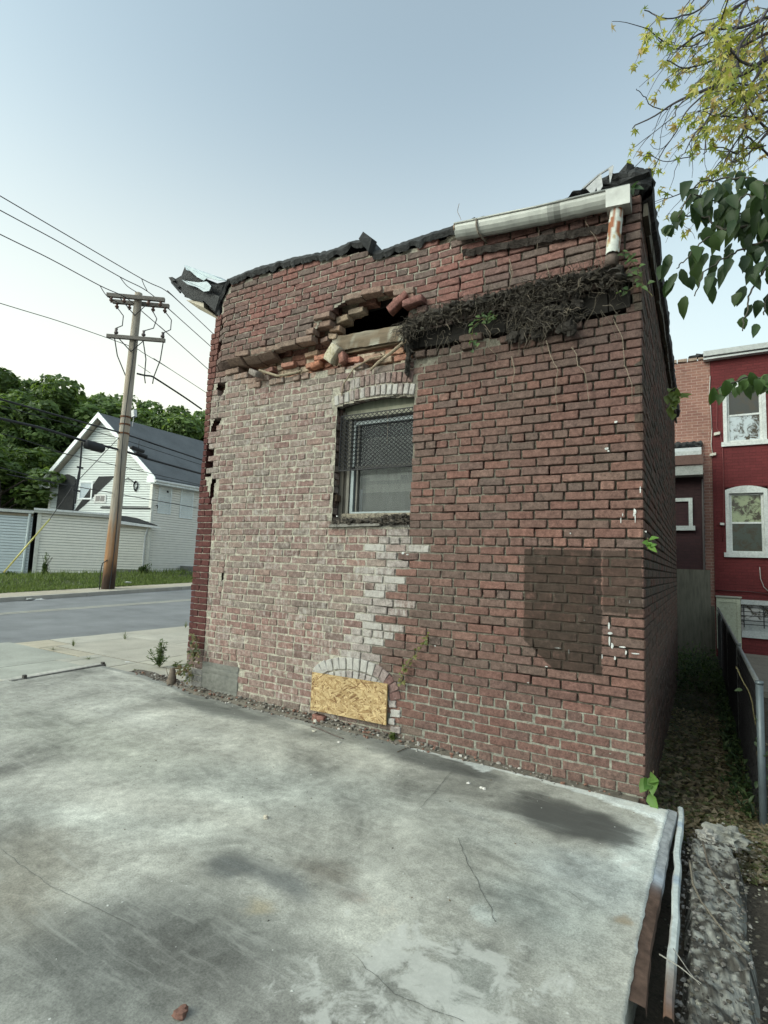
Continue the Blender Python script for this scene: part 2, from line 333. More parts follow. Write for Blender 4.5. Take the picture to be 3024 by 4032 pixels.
cracks = [[(-4.32, 3.6), (-4.24, 3.6), (-4.20, 4.22), (-4.27, 4.22)], [(-4.36, 2.82), (-4.25, 2.86), (-4.18, 3.02), (-4.28, 3.05), (-4.33, 2.95)],
          [(-4.385, 2.36), (-4.27, 2.38), (-4.26, 2.76), (-4.38, 2.78)], [(-4.30, 2.02), (-4.235, 2.02), (-4.20, 2.35), (-4.26, 2.36)], [(-4.26, 3.28), (-4.2, 3.3), (-4.16, 3.5), (-4.24, 3.45)],
          [(-4.03, 1.10), (-4.0, 1.08), (-3.975, 1.5), (-4.0, 1.5)]]
topb = [(-4.44, 4.20), (-4.30, 4.24), (-4.29, 4.42), (-4.2, 4.5), (-4.1, 4.56), (-3.5, 4.55), (-2.87, 4.50), (-2.42, 4.45), (-2.2, 4.33), (-1.44, 4.37), (-1.2, 4.34), (-.4, 4.30), (0, 4.26)]
def missing(x, z):
    if WINL < x < WINR and WINB < z < warch(x): return True
    if -2.66 < x < -1.95 and .18 < z < .44: return True
    if inpoly((x, z), band): return True
    return any(inpoly((x, z), c) for c in cracks)
def in_arches(x, z):
    if WINL-.06 < x < WINR+.03 and warch(x)-.01 < z < warch(x)+.235: return True
    return .2 < z < .67 and inpoly((x, z), ARCHZ)
def Lf(x, z):                                           # lime washed left part of the wall
    xb = -1.78-.28*sst(1.8, .6, z)+.12*nz(z*2.3, 5)
    return sst(xb+.12, xb-.35, x)*(1-sst(3.45, 3.6, z))
def stripe(x, z):
    xc = interp([(.5, -2.32), (.75, -2.2), (1.2, -2.06), (1.8, -1.93)], z); return math.exp(-((x-xc)/(.21+.03*nz(z*4)))**2)*sst(.35, .55, z)*sst(1.86, 1.7, z)
def inpatch(x, z):
    if not (-.815+.02*nz(z*8) < x < .01 and .74 < z < 1.646): return 0
    if x > -.26+.01*nz(z*9): return 1 if z > 1.21+.02*nz(x*9, 4) else 0
    if z < 1.02 and (x+.815)*.75+(z-1.02) < -.0: 
        return 1 if (x+.9)**2*0+(z-.78)+(x+.42)*-.0 > .22*sst(-.55, -.85, x)+0 else 0
    return 1
def mdepth(x, z):
    l = Lf(x, z); t = max(l, sst(.62, .48, z+.04*nz(x*3)), .75*sst(3.6, 3.75, z)*sst(-.9, -1.5, x), .85*inpatch(x, z), (.62+.3*nz(x*2, z*2))*sst(-.45, -1.3, x))
    d = .027*(1-t)+.0055*t
    d += .006*nz(x*14, z*20, 1)+(.004*nz(x*55, z*55, 2) if t < .5 else .002*nz(x*55, z*55, 2))
    hole = sst(.32, .5, nz(x*5.3, z*8, 9)) if t < .8 else 0
    return max(-.001, d+hole*.03)
def mcolor(x, z):
    l = Lf(x, z); red = (.12, .11, .088); pale = (.345, .32, .265)
    t = max(l, sst(.62, .48, z+.04*nz(x*3)), .8*sst(3.6, 3.75, z)*sst(-.9, -1.5, x), (.30+.3*nz(x*2, z*2, 3))*sst(-.45, -1.3, x)); c = mix(red, pale, t)
    c = mix(c, (.46, .44, .40), .5*stripe(x, z)); c = mix(c, (.20, .20, .17), .85*(sst(.62, .48, z)*(1-l)))
    c = mix(c, (.17, .15, .12), .6*sst(3.85, 3.6, z)*sst(3.5, 3.62, z))
    k = 1+.22*nz(x*9, z*9, 4); return tuple(v*k for v in c)
def bcolor(x, z, rnd):
    l = Lf(x, z); red = rnd.choice([(.168, .096, .080), (.152, .089, .075), (.185, .098, .080), (.142, .094, .08), (.158, .086, .072), (.135, .092, .078)])
    if z > 3.6: red = rnd.choice([(.20, .102, .088), (.185, .095, .083), (.17, .10, .09), (.14, .104, .092), (.215, .105, .09)])
    dull = rnd.choice([(.235, .18, .157), (.22, .155, .138), (.255, .205, .178), (.205, .172, .15), (.24, .165, .143), (.195, .12, .108)])
    if z < 1.0 and x < -2.7: dull = mix(dull, (.25, .14, .122), rnd.random()*.8)
    c = mix(red, dull, l*(.75+.25*rnd.random())); wh = .12+.39*l+rnd.random()*.12
    c = mix(c, (.28, .235, .21), .12*l)
    s = stripe(x, z)
    if s > .12 and rnd.random() < s*1.05: c = mix(c, (.33, .30, .285), .75*min(1, s+.3)); wh = rnd.uniform(.5, .85)
    gr = .10+.24*rnd.random()*(1-l)
    if z > 3.6:
        wh = .2*rnd.random(); gr = .12
        so_ = max(sst(3.95, 3.62, z)*sst(-2.6, -3.2, x), .7*sst(-3.7, -4.1, x), .5*sst(-2.9, -2.5, x)*sst(-2.0, -2.2, x)*sst(4.2, 3.95, z), .5*sst(-.9, -.3, x))
        c = mix(c, (.13, .10, .085), so_*(.5+.4*rnd.random())); gr += .2*so_
    elif z > 3.0: gr += .35*sst(2.9, 3.3, z)*(1-l)*(.4+.6*rnd.random()); c = mix(c, (.11, .075, .065), .55*sst(2.8, 3.3, z)*(1-l))
    c = mix(c, (.10, .078, .068), (1-l)*max(0, min(.45, .16+.6*nz(x*1.7, z*1.9, 12))))
    if x > -.5 and z > 2.6 and z < 3.5: c = mix(c, (.12, .07, .065), .35)
    if rnd.random() < .12: c = mix(c, (.115, .088, .08), .45)
    elif rnd.random() < .06: c = mix(c, (.27, .16, .13), .3)
    if z < .2 : c = mix(c, (.16, .13, .11), .5); gr += .15
    if z < .75 and x > -1.7: wh += .10; c = mix(c, (.145, .08, .07), .5)
    return c, wh, gr
wall = MB(); corner = MB(); cem = MB()
def xb_corner(z): return interp([(0, -4.205), (1.0, -4.20), (2.0, -4.215), (2.4, -4.385), (2.8, -4.38), (2.9, -4.36), (3.2, -4.36), (3.6, -4.31), (4.3, -4.27)], z)
rnd = random.Random(11)
for k in range(-26, 44):
    z0 = Z0+(k-1)*CH+.0045; z1 = z0+CH-.009; zc = (z0+z1)/2; hd = k % 6 == 0
    u = 0; spans = []; first = True
    while u < 22:
        if hd: ln = .82 if first else .505
        else: ln = .5 if (first and k % 2) else 1.0
        ln *= 1+rnd.uniform(-.035, .035) if not first else 1
        if not hd and rnd.random() < .012: ln = .5
        spans.append((-(u+ln)*.2130, -u*.2130)); u += ln; first = False
    for (xa, xb) in spans:
        xb_ = xb-(0 if xb > -.001 else .005+rnd.random()*.003); xa_ = xa+.005+rnd.random()*.003; dz = .004*nz(xa*.9, k*.31)+rnd.uniform(-.0025, .0025)
        xl = xb_corner(zc)+.006
        if xb_ < xl: continue
        xa_ = max(xa_, xl)
        xm = (xa_+xb_)/2; za, zb = z0+dz, z1+dz+rnd.uniform(-.003, .002)
        if xb_-xa_ < .035: continue
        if zb > interp(topb, xm)+rnd.uniform(-.01, .02): continue
        # cut at the jambs of the window
        if WINB+.01 < zc < WINT+.04:
            if xa_ < WINL < xb_: xb_ = WINL-.001
            elif xa_ < WINR < xb_: xa_ = WINR+.001
            if xb_-xa_ < .03: continue
            xm = (xa_+xb_)/2
        if missing(xm, zc): continue
        near = 0
        if not (WINB-.05 < zc < 3.3 and -2.7 < xm < -1.7):
            near = 1 if any(inpoly((xm+dx, zc+dy), band) for dx, dy in ((0, .09), (0, -.09), (.14, 0), (-.14, 0))) else 0
        # in the arch zones: cut or drop
        s2 = [(xa_, xb_)]
        if in_arches(xm, zc) or in_arches(xa_+.01, zc) or in_arches(xb_-.01, zc):
            n_ = 12; keep = [not in_arches(xa_+(xb_-xa_)*(i+.5)/n_, zc+ (0.02 if zc > 1 else .012)) for i in range(n_)]
            s2 = []; i = 0
            while i < n_:
                if keep[i]:
                    j = i
                    while j < n_ and keep[j]: j += 1
                    if (j-i)/n_*(xb_-xa_) > .03: s2.append((xa_+(xb_-xa_)*i/n_, xa_+(xb_-xa_)*j/n_))
                    i = j
                else: i += 1
        s3 = []
        for (p, q) in s2:
            for (cx_, ca_, cb_, sl_, cw_) in ((-3.985, 1.06, 1.50, .06, .011), (-4.165, .3, 1.05, .05, .004), (-4.245, 3.0, 3.36, .1, .006), (-3.80, 3.05, 3.30, .0, .006)):
                xc = cx_+sl_*(zc-ca_)+.008*nz(zc*14, cx_)
                if ca_ < zc < cb_ and p < xc-cw_ and q > xc+cw_:
                    if xc-cw_-p > .02: s3.append((p, xc-cw_))
                    p = xc+cw_
            if q-p > .02: s3.append((p, q))
        for (p, q) in s3:
            xm = (p+q)/2; c, wh, gr = bcolor(xm, zc, rnd)
            o = rnd.uniform(-.003, .004); tl = rnd.uniform(-.012, .012); dep = .10
            if near: o += rnd.uniform(-.02, .035); tl += rnd.uniform(-.05, .05); c = mix(c, (.30, .22, .17) if xm < -1.9 else (.09, .065, .055), .45)
            if -3.69 > xm > -4.2 and zc < .40:           # cement rendered foot of the wall
                continue
            # paint drips at the right
            if xm > -.35 and rnd.random() < .02: wh = .4
            add_brick(wall, FW, p, q, za, zb, o, dep, c, min(1, wh), min(.8, gr), rnd.random()*90, .0045 if not near else .007, tl)
    # red painted corner
    xr = xb_corner(zc); xo = -4.44+(.05 if zc > 4.02 else 0)+.012*nz(k*.7, 2)+(.012*nz(k*7.7, 4))-.012*sst(2.0, .8, zc)
    if zc < 4.2 and zc > .0:
        parts_ = [(xo, xr)] if k % 2 or xr-xo < .12 else [(xo, (xo+xr)/2-.004), ((xo+xr)/2+.004, xr)]
        for p, q in parts_:
            c = rnd.choice([(.088, .033, .031), (.078, .030, .028), (.098, .038, .035)])
            if zc > 3.6: c = mix(c, (.14, .07, .06), .6)
            if zc > 2.8: c = mix(c, (.17, .085, .07), .55)
            if zc < .50: c = (.22, .21, .20) if zc < .33 else mix(c, (.2, .17, .15), .5)
            add_brick(corner, FW, p, q, z0, z1+.002, .004+rnd.uniform(-.002, .003), .21, c, .06, .03, rnd.random()*90, .003)
            # street side of the same corner brick continues backwards
# mortar bed as an uneven sheet behind the brick faces
mort = MB(); st = .0155; nx, nz_ = int(4.40/st), int(4.62/st); idx = {}
def mv(i, j):
    key = (i, j)
    if key not in idx:
        x = -4.40+i*st+.004*nz(i*.9, j*.9, 5)*1.0; z = j*st; x = min(x, -.004)
        idx[key] = len(mort.v); mort.v.append((x, -(-mdepth(x, z)+bulge(x, z)), z)); mort.c.append(mcolor(x, z)); mort.m.append((.18+.3*stripe(x, z)+.2*Lf(x, z), .12 if Lf(x, z) > .5 else .28, 0))
    return idx[key]
for j in range(nz_):
    for i in range(nx):
        x, z = -4.40+(i+.5)*st, (j+.5)*st
        if z > interp(topb, x)-.01 or missing(x, z): continue
        if 3.2 < z < 4.0 and any(missing(x+a_, z+b_) for a_, b_ in ((.035, 0), (-.035, 0), (0, .03), (0, -.03))): continue
        mort.f.append((mv(i, j), mv(i+1, j), mv(i+1, j+1), mv(i, j+1)))
        mort.fm.append(0)
# flecks and runs of white paint
for (X, Y, w2_, h2_) in [(1310, 969, 5, 3), (1314, 974, 3, 2), (1330, 911, 4, 3), (1383, 1058, 1.5, 8), (1371, 1105, 3, 7), (1369, 1112, 2, 4), (1372, 1120, 1.2, 10), (1345, 1112, 1, 4), (1341, 1124, 1, 7), (870, 1195, 5, 4), (880, 1198, 4, 2), (1315, 1352, 2, 9), (1318, 1368, 5, 3), (1316, 1385, 2, 12), (1322, 1395, 3, 6), (1345, 1398, 7, 2), (1352, 1410, 2, 5), (1372, 1412, 8, 1.5), (1262, 1340, 2, 2), (1328, 1422, 2, 4), (1360, 1300, 1, 4), (1205, 1400, 9, 1.5), (1228, 1408, 1.5, 6), (1300, 1418, 1.5, 6), (1180, 1440, 4, 1.2), (1140, 1475, 3, 1), (940, 1395, 2, 2), (1232, 1152, 2, 2), (1395, 1148, 2, 2), (728, 1115, 3, 2)]:
    c0 = ony(X, Y, -.01); vs_ = []
    for t_ in range(9):
        a_ = t_*math.pi*2/9; k_ = .7+.6*abs(nz(X*.7, t_*1.3)); vs_.append((c0.x+math.cos(a_)*w2_*.0036*k_, -.0085-bulge(c0.x, c0.z), c0.z+math.sin(a_)*h2_*.0036*k_))
    wall.add(vs_, [tuple(range(9))], [(.55, .56, .55)]*9, [(0, 0, 0)]*9)
o_ = len(wall.v); wall.v += mort.v; wall.c += mort.c; wall.m += mort.m; wall.f += [tuple(q+o_ for q in f) for f in mort.f]; wall.fm += mort.fm
# two arch rings above the window
def arch_row(cx, zlo, hgt, n, xw0, xw1, zf, tiltf, whf, seed, o=.006):
    for i in range(n):
        t0, t1 = i/n, (i+1)/n; x0 = xw0+(xw1-xw0)*t0+.004; x1 = xw0+(xw1-xw0)*t1-.004; xm = (x0+x1)/2
        an = tiltf(xm); zb = zf(xm)+zlo; zz = zb+hgt/2
        def Mx(a, b, oo, xm=xm, zz=zz, an=an): 
            dx, dz = a*math.cos(an)+b*math.sin(an), -a*math.sin(an)+b*math.cos(an); return FW(xm+dx, zz+dz, oo)
        wh = whf(xm, rnd)*.85; c = mix((.19, .12, .105), (.36, .34, .325), wh)
        hw = (x1-x0)/2
        add_brick(wall, Mx, -hw+.001, hw-.001, -hgt/2+.004, hgt/2-.004, o+rnd.uniform(-.004, .005), .105, c, min(1, wh+.1), .15, rnd.random()*90, .004)
wmid = (WINL+WINR)/2
wt = lambda x: (x-wmid)*.35
arch_row(0, .012, .105, 15, WINL-.03, WINR+.01, warch, wt, lambda x, r: r.choice([.35, .6, .8, .95, .75]), 1)
arch_row(0, .122, .105, 14, WINL+.03, WINR-.01, warch, wt, lambda x, r: r.choice([.25, .45, .7, .3]) if x < -2.05 else .1, 2)
# two arch rings above the basement opening
def poly_row(pl, n, d0, d1, whf):
    L_ = [0]
    for a, b in zip(pl, pl[1:]): L_.append(L_[-1]+math.hypot(b[0]-a[0], b[1]-a[1]))
    for i in range(n):
        t = L_[-1]*(i+.5)/n; px_, pz_ = interp(list(zip(L_, [p[0] for p in pl])), t), interp(list(zip(L_, [p[1] for p in pl])), t)
        t2 = t+.04; qx, qz = interp(list(zip(L_, [p[0] for p in pl])), min(t2, L_[-1])), interp(list(zip(L_, [p[1] for p in pl])), min(t2, L_[-1])); t1 = t-.04
        rx, rz = interp(list(zip(L_, [p[0] for p in pl])), max(t1, 0)), interp(list(zip(L_, [p[1] for p in pl])), max(t1, 0))
        ax = Vector((qx-rx, qz-rz)).normalized(); d = Vector((-ax.y, ax.x)); hgt = d1-d0; mid = Vector((px_, pz_))-d*(d0+d1)/2
        wdt = L_[-1]/n/2*(1-(d0+d1)/2*.9)
        def Mx(a, b, oo, mid=mid, ax=ax, d=d): p = mid+ax*a*(1+b*1.1)+d*b; return FW(p.x, p.y, oo)
        wh = whf(mid.x, rnd)*.85; c = mix((.16, .088, .08), (.38, .365, .35), wh)
        add_brick(wall, Mx, -wdt+.005, wdt-.005, -hgt/2+.003, hgt/2-.003, .010+rnd.uniform(-.004, .004), .11, c, min(1, wh+.05), .12, rnd.random()*90, .0035)
wsel = lambda x, r: (r.choice([.8, .9, 1, .95, .7]) if x < -2.08 else r.choice([.5, .7, .3]) if x < -1.98 else r.choice([.1, .05, .3, .15]))
poly_row(OUT, 15, 0, .108, wsel); poly_row(OUT, 15, .114, .222, wsel)
for (x, z, w_, h_, wh) in [(-1.90, .33, .07, .055, .6), (-1.87, .26, .09, .06, .8), (-1.90, .19, .06, .05, .7), (-1.86, .13, .09, .05, .5), (-1.885, .40, .06, .05, .4)]:
    add_brick(wall, FW, x-w_/2, x+w_/2, z-h_/2, z+h_/2, .012, .1, mix((.18, .12, .11), (.42, .40, .385), wh), wh, .2, x*31, .009, .1)
front = wall.build('front_wall', M['brick'], bld, False)
tag(front, 'weathered red brick wall with pale lime bloom on its left half')
# ---- inner leaf of brick seen through the missing band, cut open at the hole
inner = MB(); hole = [(-2.63, 3.60), (-2.66, 3.80), (-2.56, 3.86), (-2.44, 3.87), (-2.40, 3.98), (-2.0, 4.02), (-1.90, 3.93), (-1.82, 3.75), (-1.85, 3.60)]
IN = lambda a, b, o: (a, .105-o, b)
for k in range(-1, 14):
    z0 = Z0+(k+23)*CH; z1 = z0+CH-.012; zc = (z0+z1)/2; x = -4.42+(.1 if k % 2 else 0)
    while x < -.2:
        ln = rnd.choice([.205, .205, .1]); xm = x+ln/2
        if not inpoly((xm, zc), hole) and 3.2 < zc < 4.1:
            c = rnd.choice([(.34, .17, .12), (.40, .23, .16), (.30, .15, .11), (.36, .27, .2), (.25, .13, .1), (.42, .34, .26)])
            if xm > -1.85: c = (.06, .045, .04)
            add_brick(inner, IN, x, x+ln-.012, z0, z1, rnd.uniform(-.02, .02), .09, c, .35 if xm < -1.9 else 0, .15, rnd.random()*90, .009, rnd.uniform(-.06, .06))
        x += ln
for j in range(60):
    for i in range(288):
        x, z = -4.42+i*.0152, 3.2+j*.0152
        if inpoly((x+.007, z+.007), hole): continue
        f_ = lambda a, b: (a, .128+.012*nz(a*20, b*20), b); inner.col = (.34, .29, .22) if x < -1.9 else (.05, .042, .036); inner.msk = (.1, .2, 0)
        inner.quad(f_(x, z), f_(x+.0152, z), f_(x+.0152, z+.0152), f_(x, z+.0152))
# cross-laid bricks standing proud around the mouth of the hole and along the ledge
inner.msk = (.3, .12, 0)
for (x, z, w_, h_, o, c, a) in [(-2.74, 3.69, .10, .055, .03, (.36, .27, .20), -.15), (-2.70, 3.755, .12, .055, .045, (.38, .26, .19), -.1), (-2.62, 3.84, .13, .06, .04, (.34, .26, .19), .1), (-2.48, 3.90, .17, .05, .02, (.33, .26, .2), .05),
                                (-2.82, 3.66, .09, .05, .05, (.25, .17, .14), .1), (-3.0, 3.56, .16, .05, .02, (.36, .25, .18), .05), (-2.86, 3.50, .18, .052, .03, (.42, .2, .14), 0),
                                (-2.98, 3.44, .14, .05, .03, (.38, .2, .14), .05), (-3.3, 3.5, .17, .05, .02, (.33, .17, .13), .0), (-3.55, 3.47, .12, .05, .03, (.22, .12, .1), .2), (-2.5, 3.41, .2, .05, .03, (.42, .19, .14), -.06), (-2.27, 3.40, .18, .055, .02, (.30, .2, .15), .02)]:
    def Mz(p, q, oo, x=x, z=z, a=a): return (x+p*math.cos(a)-q*math.sin(a), .07-oo, z+p*math.sin(a)+q*math.cos(a))
    add_brick(inner, Mz, -w_/2, w_/2, -h_/2, h_/2, o+.02, .1, c, .4, .15, x*50, .01)
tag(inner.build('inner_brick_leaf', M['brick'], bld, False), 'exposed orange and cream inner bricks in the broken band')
tag(corner.build('painted_corner', M['brick'], bld, False), 'dark red painted corner bricks pulling away from the wall')
# ---- cement patch at the foot of the left end
g = .02
for i in range(26):
    for j in range(20):
        x, z = -4.20+i*g, j*g
        top = .405+.012*nz(x*8, 1); 
        f_ = lambda a, b: (a, -(.006+.004*nz(a*9, b*9)-(.003 if (b % CH) < .012 else 0)+bulge(a, b)), min(b, top)); cem.col = (.155, .155, .14)
        cem.quad(f_(x, z), f_(x+g, z), f_(x+g, z+g), f_(x, z+g))
cem.col = (.155, .155, .14); cem.box(-4.2, -3.68, -.0, .1, 0, .40)
tag(cem.build('cement_patch', M['cpatch'], bld, True), 'grey cement render patch at the foot')
# ---- side wall, coarser bricks (seen edge-on)
side = MB(); SW = lambda a, b, o: (o, a, b)
for k in range(-31, 48):
    z0 = Z0+(k-1)*CH+.005; z1 = z0+CH-.010; zc = (z0+z1)/2; y = .0; first = True
    if zc > 4.26+.055*0 : 
        pass
    while y < 6.4:
        ln = (.107 if (k % 2) else .213) if first else (.213 if k % 6 else .107)
        first = False; ym = y+ln/2
        if zc < 4.27+.012*ym:
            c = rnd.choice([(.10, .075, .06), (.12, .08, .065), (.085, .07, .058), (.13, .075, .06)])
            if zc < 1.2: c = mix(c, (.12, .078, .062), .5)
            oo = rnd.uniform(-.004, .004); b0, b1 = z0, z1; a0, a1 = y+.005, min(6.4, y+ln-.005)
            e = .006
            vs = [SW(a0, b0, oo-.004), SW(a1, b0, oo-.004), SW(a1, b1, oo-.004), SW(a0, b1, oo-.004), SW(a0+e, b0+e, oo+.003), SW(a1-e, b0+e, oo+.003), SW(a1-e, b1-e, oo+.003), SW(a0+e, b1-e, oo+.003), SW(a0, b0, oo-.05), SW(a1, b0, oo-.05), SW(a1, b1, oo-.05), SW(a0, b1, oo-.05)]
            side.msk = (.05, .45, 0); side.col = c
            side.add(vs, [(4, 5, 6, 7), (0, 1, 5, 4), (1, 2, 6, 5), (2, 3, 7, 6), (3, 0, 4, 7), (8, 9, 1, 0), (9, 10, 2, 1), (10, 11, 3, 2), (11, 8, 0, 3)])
        y += ln
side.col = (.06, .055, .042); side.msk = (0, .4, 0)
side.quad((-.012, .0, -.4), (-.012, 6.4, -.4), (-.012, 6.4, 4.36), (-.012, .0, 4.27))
for z in [i*.3 for i in range(14)]:
    pass
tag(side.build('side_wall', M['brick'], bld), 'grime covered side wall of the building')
# ---- street front, back wall, inner shell, roof
sh = MB(); sh.col = (.12, .035, .033); sh.msk = (.1, .1, 0)
sh.quad((-4.43, 6.4, -.2), (-4.43, .2, -.2), (-4.43, .2, 4.45), (-4.43, 6.4, 4.45))
sh.col = (.13, .08, .07); sh.quad((0, 6.4, -.4), (-4.43, 6.4, -.2), (-4.43, 6.4, 4.45), (0, 6.4, 4.35))
sh.build('rear_walls', M['brick'], bld)
dk = MB(); x0, x1, y0, y1, z0, z1 = -4.24, -.1, .24, 6.2, .02, 4.2
dk.quad((x0, y1, z0), (x1, y1, z0), (x1, y1, z1), (x0, y1, z1)); dk.quad((x0, y0, z0), (x0, y1, z0), (x0, y1, z1), (x0, y0, z1)); dk.quad((x1, y1, z0), (x1, y0, z0), (x1, y0, z1), (x1, y1, z1))
dk.quad((x0, y0, z0), (x1, y0, z0), (x1, y1, z0), (x0, y1, z0)); dk.quad((x0, y0, z1), (x0, y1, z1), (x1, y1, z1), (x1, y0, z1))
# backing of the brick leaf with openings for the hole, window and basement
xs = [x0, -2.72, WINL-.02, WINR+.02, -1.74, x1]; zs = [z0, .6, WINB-.1, 3.02, 3.6, 3.95, z1]
for i in range(len(xs)-1):
    for j in range(len(zs)-1):
        xm, zm = (xs[i]+xs[i+1])/2, (zs[j]+zs[j+1])/2
        if (WINL < xm < WINR and WINB < zm < 3.0) or (-2.73 < xm < -1.73 and 3.62 < zm < 3.94): continue
        dk.quad((xs[i], .2, zs[j]), (xs[i], .2, zs[j+1]), (xs[i+1], .2, zs[j+1]), (xs[i+1], .2, zs[j]))
dk.build('interior', M['dark'], bld)
# ================================================================ GROUND, SLAB, PAVEMENTS, ROAD
def zs(x): return .03+.011*max(0, min(6, -x))            # slab surface, rising slightly to the street
def slabz(X, Y):
    p = onz(X, Y, .05)
    for _ in range(4): p = onz(X, Y, zs(p.x))
    return p
g = MB(); g.col = (.075, .062, .048)
def gz(x, y):
    z = -.16-.05*sst(0, 3, y)
    z += .05*fbm(x*.8, y*.8, 2, 3)
    if x < -4: z = -.10
    return z
xs = [-900, -300, -120, -60, -30, -18, -9.3, -4.4, -2]+[.02+i*.12 for i in range(12)]+[1.8, 2.5, 4, 8, 20, 60, 200, 900]
ys = [-900, -200, -50, -12, -6]+[-4+i*.2 for i in range(26)]+[1.4+i*.5 for i in range(20)]+[12, 20, 40, 100, 300, 900]
vs = []; 
for y in ys:
    for x in xs:
        z = gz(x, y)
        if x <= -9.3: z = -.25 if x > -17 else (-.1+.038*max(-20, min(60, y)))
        if x < -20: z = .40 if abs(y-15) < 60 else 1.0
        vs.append((x, y, z))
n = len(xs); g.add(vs, [(j*n+i, j*n+i+1, (j+1)*n+i+1, (j+1)*n+i) for j in range(len(ys)-1) for i in range(n-1)])
tag(g.build('ground', M['soil'], None, True), kind='structure')
# ---- the big concrete slab, fine grid so that stains have their own shapes
ov = lambda x, y, cx, cy, rx, ry, a=0, soft=.5: sst(1+soft, 1-soft, math.hypot(((x-cx)*math.cos(a)+(y-cy)*math.sin(a))/rx, (-(x-cx)*math.sin(a)+(y-cy)*math.cos(a))/ry))
def S(X, Y): p = slabz(X, Y); return p.x, p.y
slab_edge_far = lambda x: interp([(-6.2, .12), (-5.4, .13), (-4.6, .03), (-4.2, -.07), (0, -.055), (.2, -.05)], x)
spots = []   # (x,y,rx,ry,ang,colour,amount)
def stain(X, Y, rx, ry, a, col, amt, soft=.5): x, y = S(X, Y); spots.append((x, y, rx, ry, R(a), col, amt, soft))
msks = []
def smask(X, Y, rx, ry, a, ch, amt, soft=.5): x, y = S(X, Y); msks.append((x, y, rx, ry, R(a), ch, amt, soft))
base = (.36, .355, .315)
for a in [(1240, 1775, .36, .19, 0, (.085, .083, .076), .95, .4), (1180, 1730, .20, .09, 0, (.09, .088, .08), .85, .45), (960, 1652, .44, .13, 0, (.13, .132, .122), .85, .5), (840, 1612, .35, .16, 0, (.14, .143, .133), .8, .5),
          (700, 1590, .5, .12, 0, (.2, .205, .19), .6, .7), (480, 1535, .7, .15, 0, (.165, .17, .155), .85, .5), (500, 1870, .15, .12, 30, (.12, .13, .13), .8, .6), (600, 1905, .13, .08, 0, (.14, .15, .15), .7, .6),  # the long dark oval at the left wall foot is a painted shadow
          (700, 1872, .14, .10, 0, (.2, .18, .15), .7, .6), (767, 1935, .08, .05, 0, (.2, .18, .16), .6, .6), (30, 1960, .22, .12, 0, (.24, .21, .16), .6, .9), (536, 1955, .06, .04, 0, (.42, .36, .24), .8, .6),
          (330, 2080, .6, .36, 20, (.15, .155, .145), .8, .7), (900, 2150, .22, .16, 0, (.23, .24, .225), .3, .5), (1020, 2100, .12, .14, 0, (.2, .215, .2), .5, .6), (60, 1860, .35, .2, 0, (.22, .20, .16), .6, .7), (520, 2150, .5, .16, 0, (.17, .165, .15), .6, .6), (1180, 1850, .45, .12, 0, (.42, .43, .40), .6, .7),
          (1347, 1985, .05, .05, 0, (.33, .27, .17), .7, .6), (1060, 1830, .35, .2, 0, (.30, .31, .275), .3, .8), (1035, 1985, .055, .06, 0, (.52, .54, .50), 1, .25), (975, 1655, .05, .13, -30, (.14, .14, .13), .5, .5),
          (200, 1600, 1.2, .3, 0, (.37, .375, .32), .6, .8), (620, 1700, .8, .3, 20, (.39, .405, .37), .7, .8), (330, 1560, .8, .12, 0, (.40, .40, .36), .6, .8), (200, 1770, .9, .12, 20, (.41, .42, .38), .5, .8), (1020, 1760, .25, .05, -8, (.37, .38, .35), .6, .6),
          (1290, 1900, .28, .22, 0, (.46, .49, .47), .8, .7), (1160, 1960, .25, .2, 0, (.40, .43, .40), .7, .8), (1370, 1850, .12, .3, 0, (.50, .53, .50), .8, .6), (1080, 1755, .4, .05, 10, (.45, .46, .42), .5, .7)]: stain(*a)
for a in [(1000, 2130, .40, .26, 0, 0, .9, .5), (700, 2160, .35, .2, 0, 0, .8, .8), (1150, 2080, .3, .2, 0, 0, .7, .8), (950, 2200, .5, .15, 0, 0, .8, .7), (620, 2000, .25, .2, 0, 0, .4, .7), (1250, 1900, .4, .3, 0, 0, .35, .7), (1380, 1830, .1, .5, 0, 0, .7, .5), (850, 2030, .35, .12, 0, 0, .6, .6), (900, 1780, .4, .3, 0, 0, .35, .7),
          (420, 1720, 1.2, .5, 20, 0, .42, .8), (100, 1560, 1.0, .5, 0, 0, .35, .8), (1240, 1775, .42, .22, 0, 1, .9, .5), (960, 1655, .5, .13, 0, 1, .6, .6), (840, 1612, .4, .15, 0, 1, .55, .6), (490, 1872, .18, .14, 0, 1, .6, .5), (600, 1905, .16, .1, 0, 1, .5, .5),
          (350, 2080, .5, .3, 0, 1, .30, .7), (700, 1872, .2, .14, 0, 1, .35, .6), (480, 1535, .7, .14, 0, 1, .6, .5), (40, 1960, .3, .16, 0, 2, .42, .9), (1347, 1985, .07, .07, 0, 2, .9, .5), (760, 1930, .15, .1, 0, 2, .5, .5), (1410, 2020, .03, .35, 0, 2, .5, .6), (540, 1955, .15, .1, 0, 2, .45, .5), (850, 1975, .12, .1, 0, 2, .5, .5)]: smask(*a)  # includes the painted shadow at the left wall foot
strip = [S(*p) for p in ((885, 1632), (960, 1655), (1100, 1680), (1200, 1700), (1300, 1725), (1425, 1752))]
